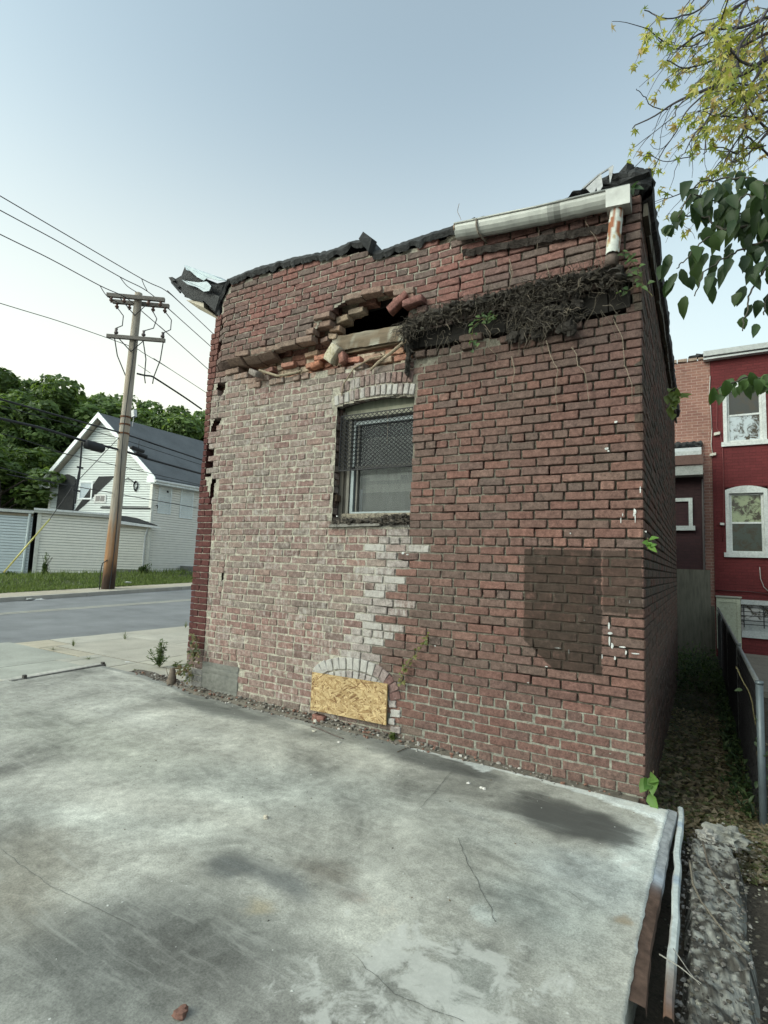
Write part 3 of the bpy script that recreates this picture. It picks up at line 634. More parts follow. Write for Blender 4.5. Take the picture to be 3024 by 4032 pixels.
def scol(x, y):
    dx = .12*nz(x*2.1, y*2.1, 1)+.06*nz(x*6, y*7, 2)+.03*nz(x*17, y*19, 6); dy = .10*nz(x*2.1, y*2.1, 3)+.05*nz(x*7, y*7, 4)+.025*nz(x*19, y*17, 8)
    X, Y = x+dx*.8, y+dy*.8; c = base; mk = [.22, .10, .05]
    for (cx, cy, rx, ry, a, col, amt, so_) in spots:
        if abs(X-cx) < 2.2*max(rx, ry) and abs(Y-cy) < 2.2*max(rx, ry): c = mix(c, col, amt*ov(X, Y, cx, cy, rx, ry, a, so_))
    for (cx, cy, rx, ry, a, ch, amt, so_) in msks:
        if abs(X-cx) < 2.2*max(rx, ry) and abs(Y-cy) < 2.2*max(rx, ry): mk[ch] = max(mk[ch], amt*ov(X, Y, cx, cy, rx, ry, a, so_))
    # white painted strip along the foot of the wall at the right
    d = slab_edge_far(x)-y; w_ = interp([(-1.75, .03), (-1.2, .07), (-1.02, .16), (-.98, .05), (-.7, .04), (-.3, .10), (.1, .22)], x)+.02*nz(x*9, 3)
    if x > -1.75 and d < w_: c = mix(c, (.62, .65, .63), .85); mk[0] = .8; mk[1] = .05
    elif x < -1.75 and d < .10: c = mix(c, (.20, .205, .19), .6); mk[1] = max(mk[1], .5)
    if x > .13-.05-.04*nz(y*6, 2) and y > -1.6: c = mix(c, (.55, .57, .55), .6); mk[0] = max(mk[0], .5)
    k = 1+.08*nz(x*1.3, y*1.3, 8); return tuple(v*k for v in c), tuple(mk)
def slab_right(y): return interp([(-9, .16), (-3.5, .13), (-1.85, .085), (-1.34, .09), (-.6, .11), (0, .135)], y)+.006*nz(y*19)+.008*nz(y*5, 4)
s = MB(); sx, sy = 250, 200; ids = {}
rows = []
ylist = [-9, -7, -5.5, -4.5, -4]
y = -3.7
while y < .2: ylist.append(y); y += .022
xl = [0]
for j, y in enumerate(ylist):
    row = []
    for i in range(sx+1):
        t = i/sx; xr = slab_right(y); x = -6.1+(xr+6.1)*(1-(1-t)**1.25)
        yy = min(y, slab_edge_far(x)+.006*nz(x*13))
        z = zs(x)+.003*fbm(x*1.1, yy*1.1, 3, 2)-(.008 if i == sx else 0)-(.006 if y > slab_edge_far(x) else 0)
        c, mk = scol(x, yy) if yy > -4 else (base, (.2, .1, 0))
        row.append(len(s.v)); s.v.append((x, yy, z)); s.c.append(c); s.m.append(mk)
    rows.append(row)
for a, b in zip(rows, rows[1:]):
    for i in range(sx):
        f = (a[i], a[i+1], b[i+1], b[i])
        if abs(s.v[f[0]][1]-s.v[f[3]][1]) < 1e-7 and abs(s.v[f[1]][1]-s.v[f[2]][1]) < 1e-7: continue
        s.f.append(f); s.fm.append(0)
s.msk = (.2, .3, .1); s.col = (.24, .24, .21)
pr = None
for y in [v for v in ylist if v < -.05]:
    x = slab_right(y); p = ((x, y, zs(x)-.008), (x-.004, y, -.35))
    if pr: s.quad(pr[0], p[0], p[1], pr[1])
    pr = p
# cracks and scratches as hair-thin sunk lines
def hair(pts, wd, col, up_=.0012, jag=.012):
    q = []
    for a, b in zip(pts, pts[1:]):
        for i in range(8):
            t = i/8; x, y = a[0]+(b[0]-a[0])*t, a[1]+(b[1]-a[1])*t; q.append((x+jag*nz(x*17, y*17, 1), y+jag*nz(x*17, y*17, 5)))
    s.col = col; s.msk = (0, 0, 0)
    for a, b in zip(q, q[1:]):
        d = Vector((b[0]-a[0], b[1]-a[1])); 
        if d.length < 1e-5: continue
        d.normalize(); w2 = wd*(.5+.5*abs(nz(a[0]*31, a[1]*31))); nx_, ny_ = -d.y*w2, d.x*w2
        e = .0042
        s.quad((a[0]-nx_, a[1]-ny_, zs(a[0])+e), (a[0]+nx_, a[1]+ny_, zs(a[0])+e), (b[0]+nx_, b[1]+ny_, zs(b[0])+e), (b[0]-nx_, b[1]-ny_, zs(b[0])+e))
for pts, wd in [([(990, 1812), (1012, 1870), (1040, 1925), (1062, 1962), (1072, 2000)], .0022), ([(0, 1835), (60, 1880), (110, 1915), (200, 1960), (310, 2010)], .0018), ([(760, 2060), (850, 2150), (930, 2180), (1010, 2212)], .0016), ([(1260, 1950), (1225, 1925)], .0016), ([(910, 1745), (940, 1710), (985, 1655)], .002)]:
    hair([S(*p) for p in pts], wd, (.13, .13, .12))
for pts in []:
    hair([S(*p) for p in pts], .0028, (.37, .39, .35), jag=.03)
tag(s.build('concrete_slab', M['slab'], None, True), kind='structure')
# ---- pavement in jointed panels
wk = MB(); GAP = .012
def panel(x0, x1, y0, y1, z, col, nseg=6):
    k = 8
    for j in range(k):
        for i in range(k):
            pass
    wk.col = col
    vs = []; x0 += GAP/2; x1 -= GAP/2; y0 += GAP/2; y1 -= GAP/2; skew = -.03
    for j in range(k+1):
        for i in range(k+1):
            x = x0+(x1-x0)*i/k; y = y0+(y1-y0)*j/k; e = 1 if i in (0, k) or j in (0, k) else 0
            vs.append((x+skew*y*.9, y, z+.004*nz(x*2, y*2)-e*.006)); 
    cols = [tuple(v*(1+.14*nz(p[0]*1.4, p[1]*1.4, 3)+.08*nz(p[0]*6, p[1]*6)) for v in col) for p in vs]
    wk.add(vs, [(j*(k+1)+i, j*(k+1)+i+1, (j+1)*(k+1)+i+1, (j+1)*(k+1)+i) for j in range(k) for i in range(k)], cols)
    wk.col = tuple(v*.7 for v in col); f = lambda x, y, zz: (x+skew*y*.9, y, zz)
    wk.quad(f(x0, y0, z-.006), f(x0, y0, z-.1), f(x1, y0, z-.1), f(x1, y0, z-.006)); wk.quad(f(x0, y0, z-.1), f(x0, y0, z-.006), f(x0, y1, z-.006), f(x0, y1, z-.1)); wk.quad(f(x1, y0, z-.006), f(x1, y0, z-.1), f(x1, y1, z-.1), f(x1, y1, z-.006))
xsn = [-9.0, -8.25, -7.15, -6.22]; yo = [.70, 2.05, 3.4, 4.8, 6.2, 7.6, 9, 10.4, 11.8, 13.2]
for xa, xb in zip(xsn+[-5.9][:0], (xsn+[-4.55])[1:]):
    for ya, yb in zip(yo, yo[1:]):
        t = rnd.random(); col = mix((.41, .385, .325), (.47, .45, .39), t)
        if xa > -6.3: col = mix((.38, .36, .30), (.44, .42, .35), t)
        zz = .045+rnd.uniform(-.003, .003)+(-.015 if xa < -8.5 else 0)
        panel(xa, xb, ya+(0 if xa > -8.3 else .3), yb+(0 if xa > -8.3 else .3), zz, col)
panel(-9.0, -8.25, .45, .99, .03, (.45, .40, .31))
panel(-8.25, -7.15, .45, .70, .04, (.42, .38, .30)); panel(-7.15, -6.9, .1, .69, .046, (.40, .385, .33))
for xa, xb in [(-6.22, -4.5)]: panel(xa, -4.5, .16, .70, .045, (.40, .38, .32))
for xa, xb in [(-9.1, -7.15), (-7.15, -6.32)]:            # smoother grey apron
    for ya, yb in zip([-8.4, -6.6, -4.8, -3.0, -1.2], [-6.6, -4.8, -3.0, -1.2, .44]):
        panel(xa, xb, ya, yb+(.24 if (xa > -8 and yb > .3) else 0), .04, (.36, .365, .32))
panel(-6.9, -6.22, .1, .69, .046, (.40, .385, .33))
wk.col = (.12, .10, .075); wk.quad((-9.05, -8.4, -.004), (-4.4, -8.4, -.004), (-4.4, 13.5, -.004), (-9.05, 13.5, -.004))
tag(wk.build('pavement', M['walk'], None, False), kind='structure')
# ---- road, far kerb, far pavement, verge
def ruled(name, xa, za, xb, zb, mat, col, n=40, ya=-30, yb=80, cross=8):
    r = MB(); r.col = col; vs = []
    for j in range(n+1):
        y = ya+(yb-ya)*j/n
        for i in range(cross+1):
            t = i/cross; vs.append((xa+(xb-xa)*t, y, za(y)*(1-t)+zb(y)*t+.05*math.sin(math.pi*t)*(1 if name == 'road' else 0)))
    w_ = cross+1; r.add(vs, [(j*w_+i, (j+1)*w_+i, (j+1)*w_+i+1, j*w_+i+1) for j in range(n) for i in range(cross)])
    return r
cy = lambda y: max(-8, min(26, y))
zn = lambda y: -.02+.004*cy(y); zf = lambda y: -.10+.0365*cy(y)
rd = ruled('road', -9.0, zn, -16.4, zf, None, (.2, .2, .2))
tag(rd.build('road', M['asphalt'], None, True), kind='structure')
ln = MB(); ln.col = (.42, .40, .33)
for off in (0, .22):
    for j in range(110):
        y0, y1 = -30+j, -29+j; 
        zz = lambda y, x: zn(y)+(zf(y)-zn(y))*(x+9)/-7.4+.05*math.sin(math.pi*(x+9)/-7.4)+.004
        xa = -13.2-off
        ln.quad((xa, y0, zz(y0, xa)), (xa, y1, zz(y1, xa)), (xa-.11, y1, zz(y1, xa-.11)), (xa-.11, y0, zz(y0, xa-.11)))
tag(ln.build('road_marking', simple('road_paint', None, .8, 60, .45), None), kind='structure')
kb = MB(); kb.col = (.40, .38, .34)
for j in range(60):
    y0, y1 = -30+j*1.8, -30+(j+1)*1.8-.012; a, b = zf(y0), zf(y1)
    kb.box8([(-16.55, y0, a-.1), (-16.4, y0, a-.1), (-16.4, y1, b-.1), (-16.55, y1, b-.1), (-16.55, y0, a+.12), (-16.4, y0, a+.12), (-16.4, y1, b+.12), (-16.55, y1, b+.12)])
tag(kb.build('kerb', M['walk'], None), kind='structure')
fp = MB(); 
for j in range(72):
    y0, y1 = -30+j*1.5, -30+(j+1)*1.5-.015; a, b = zf(y0)+.12, zf(y1)+.12; fp.col = mix((.42, .37, .29), (.47, .43, .36), rnd.random())
    wd = 1.25 
    fp.box8([(-16.56-wd, y0, a-.1), (-16.56, y0, a-.1), (-16.56, y1, b-.1), (-16.56-wd, y1, b-.1), (-16.56-wd, y0, a+.01), (-16.56, y0, a-.001), (-16.56, y1, b-.001), (-16.56-wd, y1, b+.01)])
tag(fp.build('far_pavement', M['walk'], None), kind='structure')
vg = MB(); vg.col = (.085, .10, .045); 
def vz(x, y): return zf(y)+.13+(.30-.03*0)*sst(-17.8, -20.4, x)*(1 if y < 13 else .6)+.02*nz(x*1.5, y*1.5)
XS = [-17.8-i*.5 for i in range(12)]+[-26, -32, -60]; YS = [-30+i*1.0 for i in range(90)]
vs = [(x, y, vz(x, y)) for y in YS for x in XS]; n = len(XS)
vg.add(vs, [(j*n+i, (j+1)*n+i, (j+1)*n+i+1, j*n+i+1) for j in range(len(YS)-1) for i in range(n-1)])
tag(vg.build('verge', M['soil'], None, True), kind='structure')
# grass blades on the verge
gr = MB(); rg = random.Random(5)
for i in range(26000):
    y = rg.uniform(0, 17) if i % 6 else rg.uniform(-8, 0); x = -17.75-abs(rg.gauss(0, 1))*1.5
    if x < -22.5: continue
    if nz(x*.8, y*.8) < -.35 and rg.random() < .7: continue
    h = rg.uniform(.05, .14)*(1+.8*sst(-19, -20.5, x)); a = rg.random()*6.28; wd = rg.uniform(.012, .022); z = vz(x, y)-.01
    l = rg.uniform(0, .09); a2 = rg.random()*6.28
    gr.col = mix((.10, .15, .04), (.20, .25, .08), rg.random()); gr.msk = (0, 0, 0)
    gr.add([(x-wd*math.cos(a), y-wd*math.sin(a), z), (x+wd*math.cos(a), y+wd*math.sin(a), z), (x+l*math.cos(a2), y+l*math.sin(a2), z+h)], [(0, 1, 2)])
tag(gr.build('verge_grass', M['grassm'], None), 'green grass growing on the verge across the road', 'grass', kind='stuff')
# ================================================================ ROOF EDGE, GUTTER, CORNICE, WINDOW, BOARD
def ragged(mb, pts, y0, y1, th, col, seed, jag=.03, dens=.022):
    """tar paper hanging over a wall top: pts (x,z) along the top"""
    L_ = []
    for (a, b) in zip(pts, pts[1:]):
        n = max(1, int(abs(b[0]-a[0])/dens))
        for i in range(n): t = i/n; L_.append((a[0]+(b[0]-a[0])*t, a[1]+(b[1]-a[1])*t))
    L_.append(pts[-1]); mb.col = col; pr = None
    for i, (x, z) in enumerate(L_):
        j1 = jag*nz(x*23, seed); j2 = jag*nz(x*17, seed+4)+jag*.8*nz(x*61, seed); h = th*(1+.5*nz(x*11, seed+2))
        fy = y0+.015*nz(x*13, seed+7)-bulge(x, z)
        c = [(x, fy+.01, z-h+j2), (x, fy-.012, z-h*.5+j2*.5), (x, fy+.008, z+j1*.4), (x, fy+.05, z+.022+j1), (x, y1, z+.01+j1)]
        if pr: 
            for k in range(4): mb.quad(pr[k], c[k], c[k+1], pr[k+1])
        pr = c
re_ = MB()
ragged(re_, [(-4.36, 4.30), (-4.30, 4.45), (-4.18, 4.60), (-3.75, 4.62), (-3.23, 4.59), (-2.76, 4.54), (-2.5, 4.56), (-2.32, 4.55), (-2.25, 4.40), (-2.16, 4.385), (-1.83, 4.42), (-1.44, 4.42), (-1.26, 4.425), (-.97, 4.37), (-.82, 4.365), (-.41, 4.36)], -.03, .35, .085, (.03, .03, .032), 3)
# folded up flap at the notch and the heap of tarred felt at the right corner
re_.obox((-2.285, -.06-.03, 4.47), (.05, .01, -.06), (.0, .04, 0), (.012, 0, .05), .02)
for i, (x, z, rx, rz, yy) in enumerate([(-.03, 4.33, .12, .085, .03), (-.14, 4.38, .15, .09, .05), (-.28, 4.36, .16, .075, .06), (-.06, 4.42, .10, .07, .1), (-.40, 4.33, .12, .06, .05), (.0, 4.36, .07, .10, .2), (-.2, 4.44, .12, .05, .12), (-.5, 4.33, .12, .045, .08)]):
    re_.lump((x, yy, z), rx, .12, rz, i+2, .28, 16, 11, 0, 4.5)
re_.col = (.4, .42, .43)
tag(re_.build('roof_felt', M['tar'], bld, False), 'ragged black tar felt along the wall top')
fl = MB(); fl.col = (.42, .43, .44)
fl.prism([(-.36, -.10, 4.335), (-.25, -.115, 4.40), (-.24, -.115, 4.30), (-.275, -.11, 4.25), (-.285, -.11, 4.31), (-.305, -.11, 4.25), (-.33, -.105, 4.29)], (0, .006, 0))
fl.prism([(-.20, -.12, 4.42), (-.165, -.12, 4.43), (-.175, -.12, 4.36), (-.19, -.12, 4.30)], (0, .006, 0))
fl.tube([(-.38, -.10, 4.34), (-.27, -.11, 4.40), (-.17, -.11, 4.435)], .008, 5)
fl.build('paint_flashing', M['paint'], bld)
# roof surface and the tarred eave along the side wall
rf = MB(); rf.col = (.03, .03, .03)
rf.box8([(-4.42, .2, 4.30), (-.02, .2, 4.22), (0.0, 6.4, 4.30), (-4.42, 6.4, 4.40), (-4.42, .2, 4.46), (-.02, .2, 4.34), (0.0, 6.4, 4.42), (-4.42, 6.4, 4.52)])
pr = None
for i in range(90):
    y = .0+i*.0725; e = .03*nz(y*9, 3)+.02*nz(y*31, 8); z = 4.30+.012*y; sg = .02*nz(y*2, 2)
    c = [(.012, y, z-.13+e), (.075+sg, y, z-.10+e), (.085+sg+e*.5, y, z-.02), (.04, y, z+.09+e), (-.2, y, z+.11)]
    if pr:
        for k in range(4): rf.quad(pr[k], c[k], c[k+1], pr[k+1])
    pr = c
rf.build('flat_roof', M['tar'], bld, True)
# timber board and loose felt strip running down the side wall's outer edge (old party line)
pl_ = MB(); pl_.col = (.09, .08, .062)
for i in range(22):
    y = .02+i*.29; z = 4.17+.012*y
    pl_.obox((.03+.012*nz(i*1.3), y+.14, z-.05+.02*nz(i*2.1)), (.014, 0, 0), (0, .135, .004), (0, 0, .05), .006)
pl_.build('eave_board', M['wood'], bld)
# ---- cornice stub of sheet metal over the street front
cn = MB()
def sheet(pts, th=(0, .008, 0), col=(.5, .53, .54)): cn.col = col; cn.prism(pts, th)
V = lambda X, Y, y: tuple(ony(X, Y, y))
blk = (.022, .022, .024)
sheet([V(398, 572, .0), V(402, 583, -.02), V(492, 607, -.02), V(478, 600, .02)], (0, .02, .0), (.30, .36, .40))
sheet([V(399, 574, -.03), V(425, 598, -.035), V(440, 606, -.035), V(448, 600, -.035), V(455, 601, -.03), V(470, 606, -.03), V(486, 606, -.03)], (0, .006, 0), (.26, .32, .35))
sheet([V(392, 604, -.05), V(400, 606, -.06), V(428, 610, -.06), V(447, 608, -.06), V(456, 618, -.06), V(452, 628, -.06), V(440, 630, -.06), V(425, 620, -.06), V(405, 614, -.06)], (0, .008, 0), (.28, .33, .36))
cn.mi = 1
# black box-like layers of the cornice, receding along the street front
def slab_(poly, y0, y1, col=blk):
    cn.col = col; cn.prism([V(X, Y, y0) for X, Y in poly], (0, y1-y0, 0))
slab_([(371, 607), (392, 595), (400, 574), (440, 600), (470, 612), (490, 607), (480, 622), (474, 655), (473, 683), (450, 664), (440, 650), (420, 650), (400, 640), (384, 622)], .05, .75)
slab_([(400, 612), (430, 622), (455, 632), (474, 640), (474, 685), (462, 670), (445, 655), (410, 646), (392, 630)], -.01, .06, (.016, .016, .018))
slab_([(364, 599), (372, 598), (378, 606), (370, 609)], .02, .3)
slab_([(368, 607), (376, 609), (388, 618), (384, 624), (372, 612)], .03, .12)
cn.col = (.05, .05, .055)
for X, Y, X2, Y2 in [(371, 610, 390, 632), (395, 600, 470, 620), (400, 640, 440, 652)]: cn.tube([V(X, Y, .02), V(X2, Y2, -.03)], .012, 5)
cn.mi = 0
cn.col = (.33, .29, .22); cn.prism([V(402, 648, .03), V(440, 650, -.01), V(440, 664, -.01), V(470, 686, -.01), V(471, 690, .0), V(430, 668, .03)], (0, .5, 0))
cn_o = cn.build('cornice', [M['metal'], M['tar']], bld)
tag(cn_o, 'torn black and grey metal cornice hanging over the street side')
# ---- gutter: half-round metal trough with a rolled lip, right half of the wall top
gt = MB(); gt.col = (.40, .41, .385)
ga_, gb_ = Vector((-1.40, 0, 4.335)), Vector((-.06, 0, 4.215))
N = 28; prof = []
for i in range(11):
    t = -.15+i/10*(math.pi+.15); prof.append((-.075-.068*math.cos(t)*1.0, -.072*math.sin(t)*1.35))
pr = None
for i in range(N+1):
    t = i/N; p = ga_.lerp(gb_, t); d = .004*nz(t*9, 3)+.004*nz(t*23, 5); sag = -.012*math.sin(math.pi*t)
    c = [(p.x, a*(1+.8*d*10*(1 if 3 < k < 9 else 0)), p.z+b+sag+d) for k, (a, b) in enumerate(prof)]
    gt.col = tuple(v*(1-.55*sst(.25, .5, nz(t*7, 8))-.25*abs(nz(t*31))) for v in (.36, .37, .345))
    if pr:
        for k in range(10): gt.quad(pr[k], c[k], c[k+1], pr[k+1])
        for k in range(10):
            q = lambda v: (v[0], v[1]*.965-.002, v[2]+.004); gt.quad(q(pr[k+1]), q(c[k+1]), q(c[k]), q(pr[k]))
    pr = c
    if i == 0: gt.add(c, [tuple(range(11))])
    if i == N: gt.add(c, [tuple(range(10, -1, -1))])
gt.tube([(ga_.x, -.145, ga_.z+.012), ((ga_.x+gb_.x)/2, -.145, (ga_.z+gb_.z)/2+.002), (gb_.x, -.145, gb_.z+.012)], .009, 6)
gt.col = (.30, .20, .13); gt.box(ga_.x-.004, ga_.x+.004, -.147, -.02, ga_.z-.04, ga_.z+.005)
gx_ = MB(); gx_.col = (.38, .39, .37)
gx_.box8([(-.215, -.155, 4.10), (-.055, -.155, 4.085), (-.055, -.02, 4.085), (-.215, -.02, 4.10), (-.215, -.155, 4.235), (-.055, -.155, 4.225), (-.055, -.02, 4.225), (-.215, -.02, 4.235)])
gto = gt.build('gutter', M['metal'], bld, True); tag(gto, 'dented white half-round gutter'); gx_.build('gutter_outlet', M['metal'], gto)
for (x, top) in [(-1.20, .0)]:
    bk = MB(); bk.col = (.20, .17, .14); z = 4.315
    bk.tube([(x, -.148, z+.01), (x+.003, -.155, z-.05), (x+.01, -.13, z-.10), (x+.03, -.07, z-.125), (x+.04, .0, z-.13)], .008, 5)
    bk.build('gutter_strap', M['rust'], gto)
sd_ = MB(); sd_.col = (.06, .05, .045)
pr = None
for i in range(50):
    t = i/49; x = -1.36+t*1.16; z = 4.15-.115*t+.012*nz(t*20)
    c = [(x, -.02-.05*abs(nz(t*8, 2)), z-.045+.015*nz(t*33)), (x, -.06, z), (x, .0, z+.03)]
    if pr: sd_.quad(pr[0], c[0], c[1], pr[1]); sd_.quad(pr[1], c[1], c[2], pr[2])
    pr = c
sd_.build('rotten_fascia', M['soil'], bld)
# ---- downpipe stub with flaking paint and rust
dp = MB(); ang = 20; zs_ = [4.115, 4.06, 3.98, 3.90, 3.82, 3.775]; cx_ = [-.148, -.15, -.158, -.166, -.174, -.178]
vs = []; cols = []; n = 18; m_ = 24
for i in range(m_+1):
    t = i/m_; z = 4.115-.345*t; x = -.148-.032*t
    for j in range(n):
        a = 2*math.pi*j/n; rr = .047+.0015*nz(a, t*5); zz = z+(.012*nz(j*1.3, 4) if i == m_ else 0); vs.append((x+rr*math.cos(a), -.085+rr*math.sin(a), zz))
        f = nz(math.cos(a)*2.2+3, t*3.6, math.sin(a)*2)+.35*nz(j*.9, t*9)
        cc = (.52, .54, .50)
        if f+.25*sst(.35, .15, abs(t-.35)) > .22: cc = (.26, .10, .05)
        elif f > .05: cc = (.40, .31, .18)
        cols.append(cc)
dp.add(vs, [(i*n+j, (i+1)*n+j, (i+1)*n+(j+1) % n, i*n+(j+1) % n) for i in range(m_) for j in range(n)], cols, [(0, 0, 0)]*len(vs))
tag(dp.build('downpipe', M['paint'], bld, True), 'rusty white downpipe stub')
dc = MB(); dc.col = (.15, .115, .10); dc.tube([(-.182, -.075, 3.80), (-.19, -.06, 3.70)], [.042, .05], 12); dc.build('clay_socket', M['stone'], bld, True)
# ---- lintel beam
bm = MB(); vs = []
for i in range(30):
    t = i/29; x = -2.74+t*1.0; zt = 3.69-.045*t+.010*nz(t*9); zb = 3.535-.035*t+.014*nz(t*14, 3)
    vs += [(x, .035+.01*nz(t*8, 1), zb), (x, .03+.008*nz(t*11, 2), (zt+zb)/2), (x, .04, zt), (x, .19, zt+.01)]
cols = []
for i in range(30):
    for q in range(4):
        t = i/29; f = nz(t*7, q*1.7, 2)+.5*nz(t*19, q*2); cols.append(mix((.15, .115, .08), (.36, .35, .29), sst(.0, .35, f)*(1 if q < 2 else .4)))
bm.add(vs, [(i*4+k, i*4+4+k, i*4+5+k, i*4+1+k) for i in range(29) for k in range(3)]+[(0, 1, 2, 3)], cols, [(0, 0, 0)]*len(vs))
bm.col = (.16, .12, .08); bm.box(-2.74, -1.80, .06, .17, 3.50, 3.54)
tag(bm.build('lintel_beam', M['woodx'], bld), 'rotten timber lintel with peeling whitewash')
bs = MB(); bs.col = (.016, .014, .012); 
for i in range(12):
    bs.obox((-1.85+i*.155, .03+.02*nz(i), 3.47+.0*i+.01*nz(i*2.2)), (.076, 0, .004*nz(i*3)), (0, .02, 0), (0, 0, .075+.01*nz(i*1.1)), .006)
bs.build('blackened_beam', M['woodx'], bld)
# ---- window
wn = thing('window', None, None); wn.parent = bld; wn.location = (0, 0, 0)
fr = MB(); Wd = (.155, .14, .115)
fy0, fy1 = .105, .19
def fbar(mb, x0, x1, z0, z1, y0=fy0, y1=fy1, col=Wd): mb.col = tuple(v*(1+.2*nz(x0*9, z0*9)) for v in col); mb.box(x0, x1, y0, y1, z0, z1)
fbar(fr, WINL+.004, WINL+.045, 1.86, 2.93); fbar(fr, WINL+.045, WINL+.075, 1.90, 2.86, .125, .185, (.10, .09, .075)); fbar(fr, WINL+.075, WINL+.105, 1.92, 2.85, .115, .185, (.2, .19, .165))
fbar(fr, WINR-.035, WINR-.004, 1.86, 2.93); 
fbar(fr, WINL+.03, WINR-.01, 2.855, 2.90, .10, .19, (.24, .235, .19)); fbar(fr, WINL+.03, WINR-.01, 2.90, 2.935, .115, .19, (.26, .26, .2))
fr.col = (.20, .215, .165)
tp = [(WINL+.01+(WINR-WINL-.02)*i/10, .13, min(warch(WINL+.01+(WINR-WINL-.02)*i/10)-.002, 3.05)) for i in range(11)]
tp = [(x, y, z+.02) for x, y, z in tp]
fr.prism([(WINL+.01, .13, 2.93)]+tp+[(WINR-.01, .13, 2.93)], (0, .04, 0))
frm = fr.build('window_frame', M['wood'], wn)
tr = MB(); tr.col = (.24, .28, .29); tr.box(WINL+.113, WINL+.145, .13, .17, 1.955, 2.36); tr.box(WINL+.118, WINL+.138, .14, .17, 2.40, 2.84); tr.box(WINL+.13, WINR-.06, .14, .17, 2.80, 2.835)
tr.box(WINL+.12, WINR-.04, .125, .17, 1.945, 1.965)
tr.build('storm_frame', M['metal'], wn)
fs = MB(); fbar(fs, WINL+.16, WINL+.178, 1.955, 2.82, .15, .19, (.17, .165, .15)); fbar(fs, WINL+.15, WINR-.035, 2.375, 2.40, .14, .19, (.12, .12, .11)); fbar(fs, WINL+.06, WINR-.02, 1.895, 1.945, .08, .17, (.25, .22, .17))
fs.build('sash', M['wood'], wn)
gl = MB(); gl.col = (.3, .3, .3); gl.quad((WINL+.15, .172, 1.95), (WINR-.03, .172, 1.95), (WINR-.03, .172, 2.83), (WINL+.15, .172, 2.83))
gl.build('pane', M['dusty'], wn)
bl_ = MB()                                                  # drooping translucent sheeting behind the panes
xa, xb = WINL+.14, WINR-.02
for j in range(24):
    for i in range(16):
        def q(i, j):
            x = xa+(xb-xa)*i/16; z = 1.93+.90*j/24; return (x, .225+.014*nz(x*4, z*3)+.010*math.sin(x*20), z)
        z = 1.93+.90*(j+.5)/24; x = xa+(xb-xa)*(i+.5)/16; tx = (x-xa)/(xb-xa)
        sagl = 2.335-.085*math.sin(math.pi*min(1, tx*1.15))
        c = (.105, .112, .108)
        if z < 2.40: c = (.20, .215, .195) if z > sagl else (.135, .145, .135)
        if 2.17 < z < 2.215: c = (.17, .18, .165)
        if z < 2.17: c = (.095, .102, .094)
        if z > 2.68: c = (.035, .042, .048)
        if z < 2.2 and tx < .05+.05*sst(2.1, 1.95, z): c = (.30, .33, .36)
        bl_.col = tuple(v*(1+.15*nz(x*8, z*8)) for v in c); bl_.quad(q(i, j), q(i+1, j), q(i+1, j+1), q(i, j+1))
tag(bl_.build('sheeting', M['film'], wn, False), 'sagging translucent plastic sheeting behind the glass')
wg = MB(); wg.col = (.012, .012, .012); x0_, x1_, zb_, zt_ = WINL+.03, WINR-.002, 2.355, 2.875; s_ = .047
def clip(a, b, c, d):
    t0, t1 = 0, 1
    for p, q in ((a-x0_, c-a), (x1_-a, -(c-a)), (b-zb_, d-b), (zt_-b, -(d-b))):
        if abs(q) < 1e-9: 
            if p < 0: return None
        else:
            t = -p/q
            if q > 0: t0 = max(t0, t)
            else: t1 = min(t1, t)
    return None if t0 >= t1 else ((a+(c-a)*t0, b+(d-b)*t0), (a+(c-a)*t1, b+(d-b)*t1))
for i in range(-24, 46):
    for sg_ in (1, -1):
        xs_ = x0_+i*s_; L_ = clip(xs_, zb_ if sg_ > 0 else zt_, xs_+(zt_-zb_)*1.25, zt_ if sg_ > 0 else zb_)
        if L_: wg.tube([(L_[0][0], .045+.001*sg_, L_[0][1]), ((L_[0][0]+L_[1][0])/2, .045+.004*nz(i*1.3)+.001*sg_, (L_[0][1]+L_[1][1])/2), (L_[1][0], .045+.001*sg_, L_[1][1])], .0034, 4, False)
for i in range(18): wg.tube([(x0_+i*s_, .045, zb_+.012), (x0_+(i+.5)*s_, .045, zb_-.006), (x0_+(i+1)*s_ if x0_+(i+1)*s_ < x1_ else x1_, .045, zb_+.012)], .0022, 4, False)
wg.tube([(x0_, .045, zb_-.008), (x1_, .045, zb_-.004)], .006, 6); wg.tube([(x0_, .045, zt_), (x1_, .045, zt_)], .005, 6); wg.tube([(x0_, .045, zb_), (x0_, .045, zt_)], .005, 6); wg.tube([(x1_-.004, .045, zb_), (x1_-.004, .045, zt_)], .005, 6)
tag(wg.build('wire_guard', M['wire'], wn), 'diamond wire mesh guard over the upper half')
for q_ in ((WINL+.0, WINL+.03, .03, .10, 2.06, 2.12), (WINR-.02, WINR, .03, .10, 2.06, 2.12), (WINR-.022, WINR, .04, .11, 1.885, 1.935)):
    hg = MB(); hg.col = (.10, .07, .05); hg.box(*q_); hg.build('hinge', M['rust'], wn)
# sill: rotten board under crumbled debris
sb = MB(); sb.col = (.20, .19, .17)
sb.obox(((WINL+WINR)/2-.14, .05, WINB+.012), (.27, 0, .004), (0, .075, 0), (0, .01, .014), .004); sb.obox((WINR-.2, .08, WINB+.01), (.19, 0, 0), (0, .06, 0), (0, .01, .01), .004)
sb.build('sill_board', M['wood'], wn)
